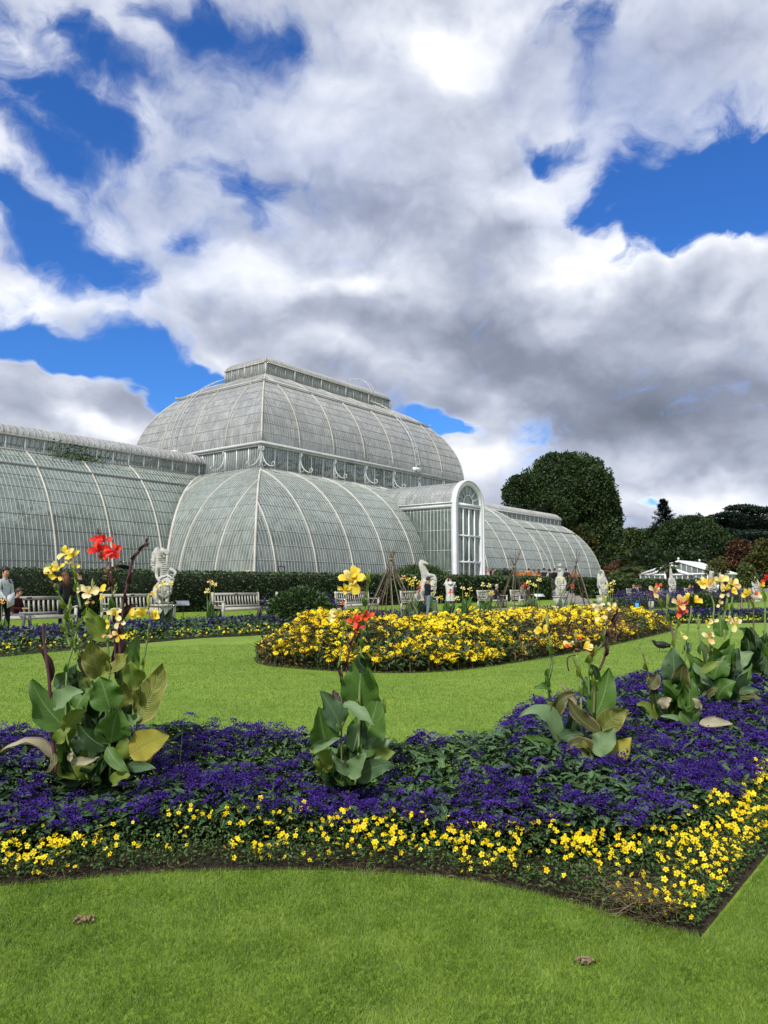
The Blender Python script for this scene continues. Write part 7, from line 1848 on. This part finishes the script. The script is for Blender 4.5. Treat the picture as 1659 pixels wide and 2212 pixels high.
# flat-tiered cedar
def cedar():
    Y=150; base=P(1625,1250,Y); base[2]=.85; t=empty('cedar_tree',base,0,'blue green cedar with flat spreading tiers at the right edge','tree')
    mb=MB(); 
    for x,y,rx,ry in((1600,1097,36,7),(1640,1103,40,8),(1575,1112,30,7),(1620,1118,46,9),(1555,1128,28,7),(1590,1135,46,9),(1650,1135,46,10),(1560,1150,36,9),(1620,1155,52,10),(1665,1165,40,12),(1590,1172,44,10),(1700,1120,50,12),(1545,1139,18,5)):
        c=P(x,y,Y+RNG.uniform(-5,5)); r=A(M(rx,Y),M(rx,Y)*.8,M(ry,Y)); n=1500; d=randdir(n); rr=RNG.random(n)**.4
        O=c+d*rr[:,None]*r; O[:,2]+=-.02*((O[:,0]-c[0])**2); s=RNG.uniform(.35,.8,n); nd=norm(np.stack([RNG.normal(0,1,n),RNG.normal(0,1,n),RNG.normal(.1,.25,n)],1)); inst(mb,T_LEAF,F_LEAF,TM['cedar'],O,nd,s,SX=s*.4,roll=RNG.uniform(-1,1,n))
    mb.build('crown',t)
    tb=MB(); tb.tube([base,base+A(0,0,8),base+A(.5,0,15)],[.9,.6,.2],BARK,8)
    for z,dx in((6,6),(8,-6),(10,5),(11,-5),(13,3)): tb.tube([base+A(0,0,z-1),base+A(dx*.5,0,z),base+A(dx,0,z+.6)],[.3,.2,.08],BARK,5)
    tb.build('trunk',t)
cedar()
# pointed conifer
def conifer(px,ytop,ybot,wpx,Y,label,seed=3):
    base=P(px,1250,Y); base[2]=.85; top=P(px,ytop,Y); zb=P(px,ybot,Y)[2]; t=empty('conifer_tree',base,0,label,'tree'); rs=np.random.default_rng(seed)
    tb=MB(); tb.tube([base,top-A(0,0,1)],[.4,.06],BARK,6); tb.build('trunk',t); mb=MB(); H=top[2]-zb; R0=M(wpx/2,Y)
    for i in range(22):
        f=(i+.5)/22; z=top[2]-.6-(H)*f*1.25; rr=R0*(.12+f**.8*1.0)*rs.uniform(.75,1.1)
        for j in range(9):
            a=rs.uniform(0,6.28); n=50; s_=rs.random(n)**.7; rj=rr*rs.uniform(.7,1.15)
            O=np.stack([base[0]+math.cos(a)*rj*s_,base[1]+math.sin(a)*rj*s_,z+.22*rj*s_**2+rs.normal(0,.10,n)],1)+rs.normal(0,.10,(n,3))
            d=norm(np.stack([math.cos(a)+rs.normal(0,.6,n),math.sin(a)+rs.normal(0,.6,n),rs.normal(.25,.4,n)],1)); inst(mb,T_LEAF,F_LEAF,TM['con'],O,d,rs.uniform(.25,.55,n),SX=rs.uniform(.10,.2,n))
    mb.build('crown',t)
conifer(1438,1074,1150,66,160,'pointed dark conifer rising above the other trees')
# fan palms
def palm(px,yc,Y,r,label,seed):
    rs=np.random.default_rng(seed); c=P(px,yc,Y); base=A(c[0],Y,.85); t=empty('fan_palm',base,0,label,'palm','fan palms near the small glasshouse')
    tb=MB(); tb.tube([base,A(c[0]+.1,Y,(c[2]+.85)/2),c],[.2,.18,.22],BARK,8); tb.build('trunk',t)
    mb=MB()
    PM=TM['mid']
    for i in range(26):
        d=randdir(1,-.55,1)[0]; e=c+d*r*.55; n=16; ax=norm(np.cross(d,A(0,0,1))+1e-3); up=np.cross(ax,d)
        mb.tube([c,e],[.03,.02],PM,4,cap=False)
        ang=np.linspace(-1.2,1.2,n); D_=np.array([d*math.cos(a)+ax*math.sin(a)-A(0,0,.25) for a in ang]); inst(mb,T_LEAF,F_LEAF,PM,np.tile(e,(n,1)),D_,np.full(n,r*.5),SX=np.full(n,r*.09),rnd=np.full(n,rs.random()))
    mb.build('crown',t)
palm(1366,1225,88,1.7,'dark fan palm left of the small white glasshouse',4)
palm(1440,1222,84,1.45,'fan palm standing in front of the small white glasshouse',5)
# ---------------------------------------------------------------- small white glasshouse
def smallhouse():
    Y=92; o=P(1402,1256,Y); o[2]=.85
    t=empty('small_glasshouse',o,0,'low white gabled glasshouse with a projecting porch among the trees','glasshouse')
    yaw=rad(-38); ex=A(math.cos(yaw),math.sin(yaw),0); ey=A(-math.sin(yaw),math.cos(yaw),0)
    f=lambda x,y,z:o+ex*x+ey*y+A(0,0,z)
    GG=glassmat('small house glass',(.6,.68,.6),.6,.12,(.16,.2,.17),(.32,.36,.32),2)
    RG=glassmat('small house roof glass',(.8,.82,.82),.9,.3,(.46,.47,.47),(.58,.59,.6),1)
    gl=MB();fr=MB();rf=MB();rb=MB()
    def gable(x0,x1,y0,y1,wh,rh,nm,nz):
        xm=(x0+x1)/2
        # walls
        for a,b in(((x0,y0),(x1,y0)),((x1,y0),(x1,y1)),((x1,y1),(x0,y1)),((x0,y1),(x0,y0))):
            gl.add([f(*a,0),f(*b,0),f(*b,wh),f(*a,wh)],[(0,1,2,3)],GG)
            L=math.hypot(b[0]-a[0],b[1]-a[1]); n=max(2,int(L/.62))
            for k in range(n+1):
                q=k/n; p=(a[0]+(b[0]-a[0])*q,a[1]+(b[1]-a[1])*q); big=(k%4==0) or k==n
                fr.beam(f(*p,0),f(*p,wh),.20 if big else .05,.12 if big else .06,WHITE,up=ex)
            fr.beam(f(*a,wh),f(*b,wh),.16,.18+.003*nz,WHITE); fr.beam(f(*a,.25),f(*b,.25),.12,.5+.003*nz,WHITE)
        # gable ends
        for y in(y0,y1):
            gl.add([f(x0,y,wh),f(x1,y,wh),f(xm,y,wh+rh)],[(0,1,2)],GG)
            for x in np.arange(x0+.6,x1,.6):
                z=wh+rh*(1-abs(x-xm)/((x1-x0)/2)); fr.beam(f(x,y,wh),f(x,y,z),.05,.06,WHITE,up=ex)
            for s_,e_ in((x0,xm),(x1,xm)): fr.beam(f(s_-(.15 if s_==x0 else -.15),y-.03,wh-.05),f(e_,y-.03,wh+rh+.03),.2,.2,WHITE)
        for xa in(x0-.15,x1+.15):
            rf.add([f(xa,y0-.1,wh-.02),f(xa,y1+.1,wh-.02),f(xm,y1+.1,wh+rh+.06),f(xm,y0-.1,wh+rh+.06)],[(0,1,2,3)],RG)
            for y in np.arange(y0,y1,.6): rb.beam(f(xa,y,wh+.02),f(xm,y,wh+rh+.1),.05,.06,WHITE)
        rb.beam(f(xm,y0-.12,wh+rh+.08),f(xm,y1+.12,wh+rh+.08),.14,.14,WHITE)
        rb.lathe([(.06,0),(.05,.12),(.14,.2),(.12,.32),(.001,.42)],f(xm,y0+.05,wh+rh+.1),WHITE,8); rb.lathe([(.06,0),(.05,.12),(.14,.2),(.12,.32),(.001,.42)],f(xm,y1-.05,wh+rh+.1),WHITE,8)
    gable(-1.0,8.0,0,8.5,1.75,1.45,'m',0)
    gable(.6,5.0,-1.6,-.1,1.65,.75,'p',1)
    gl.build('glazing',t);fr.build('frame',t);rf.build('roof',t);rb.build('roof_bars',t)
    m=MB(); m.beam(f(2.8,-1.66,.05),f(2.8,-1.66,1.6),.9,.08,WHITE,up=ey*-1); m.build('door',t)
smallhouse()
# pond side and far screen of trees outside the frame on the right so that the place closes
for i,(x,Y,w_,h_) in enumerate(((1750,150,95,75),(1880,140,90,85),(2050,140,110,90))):
    tree('broadleaf_tree',x,1250,Y,[(x,1225,w_,40),(x-30,1200,w_*.6,h_*.5),(x+40,1190,w_*.5,h_*.5)],7000,.8,TM['mid'],['tree just outside the right edge of the view','second tree outside the right edge','third tree outside the right edge'][i],holes=.2)
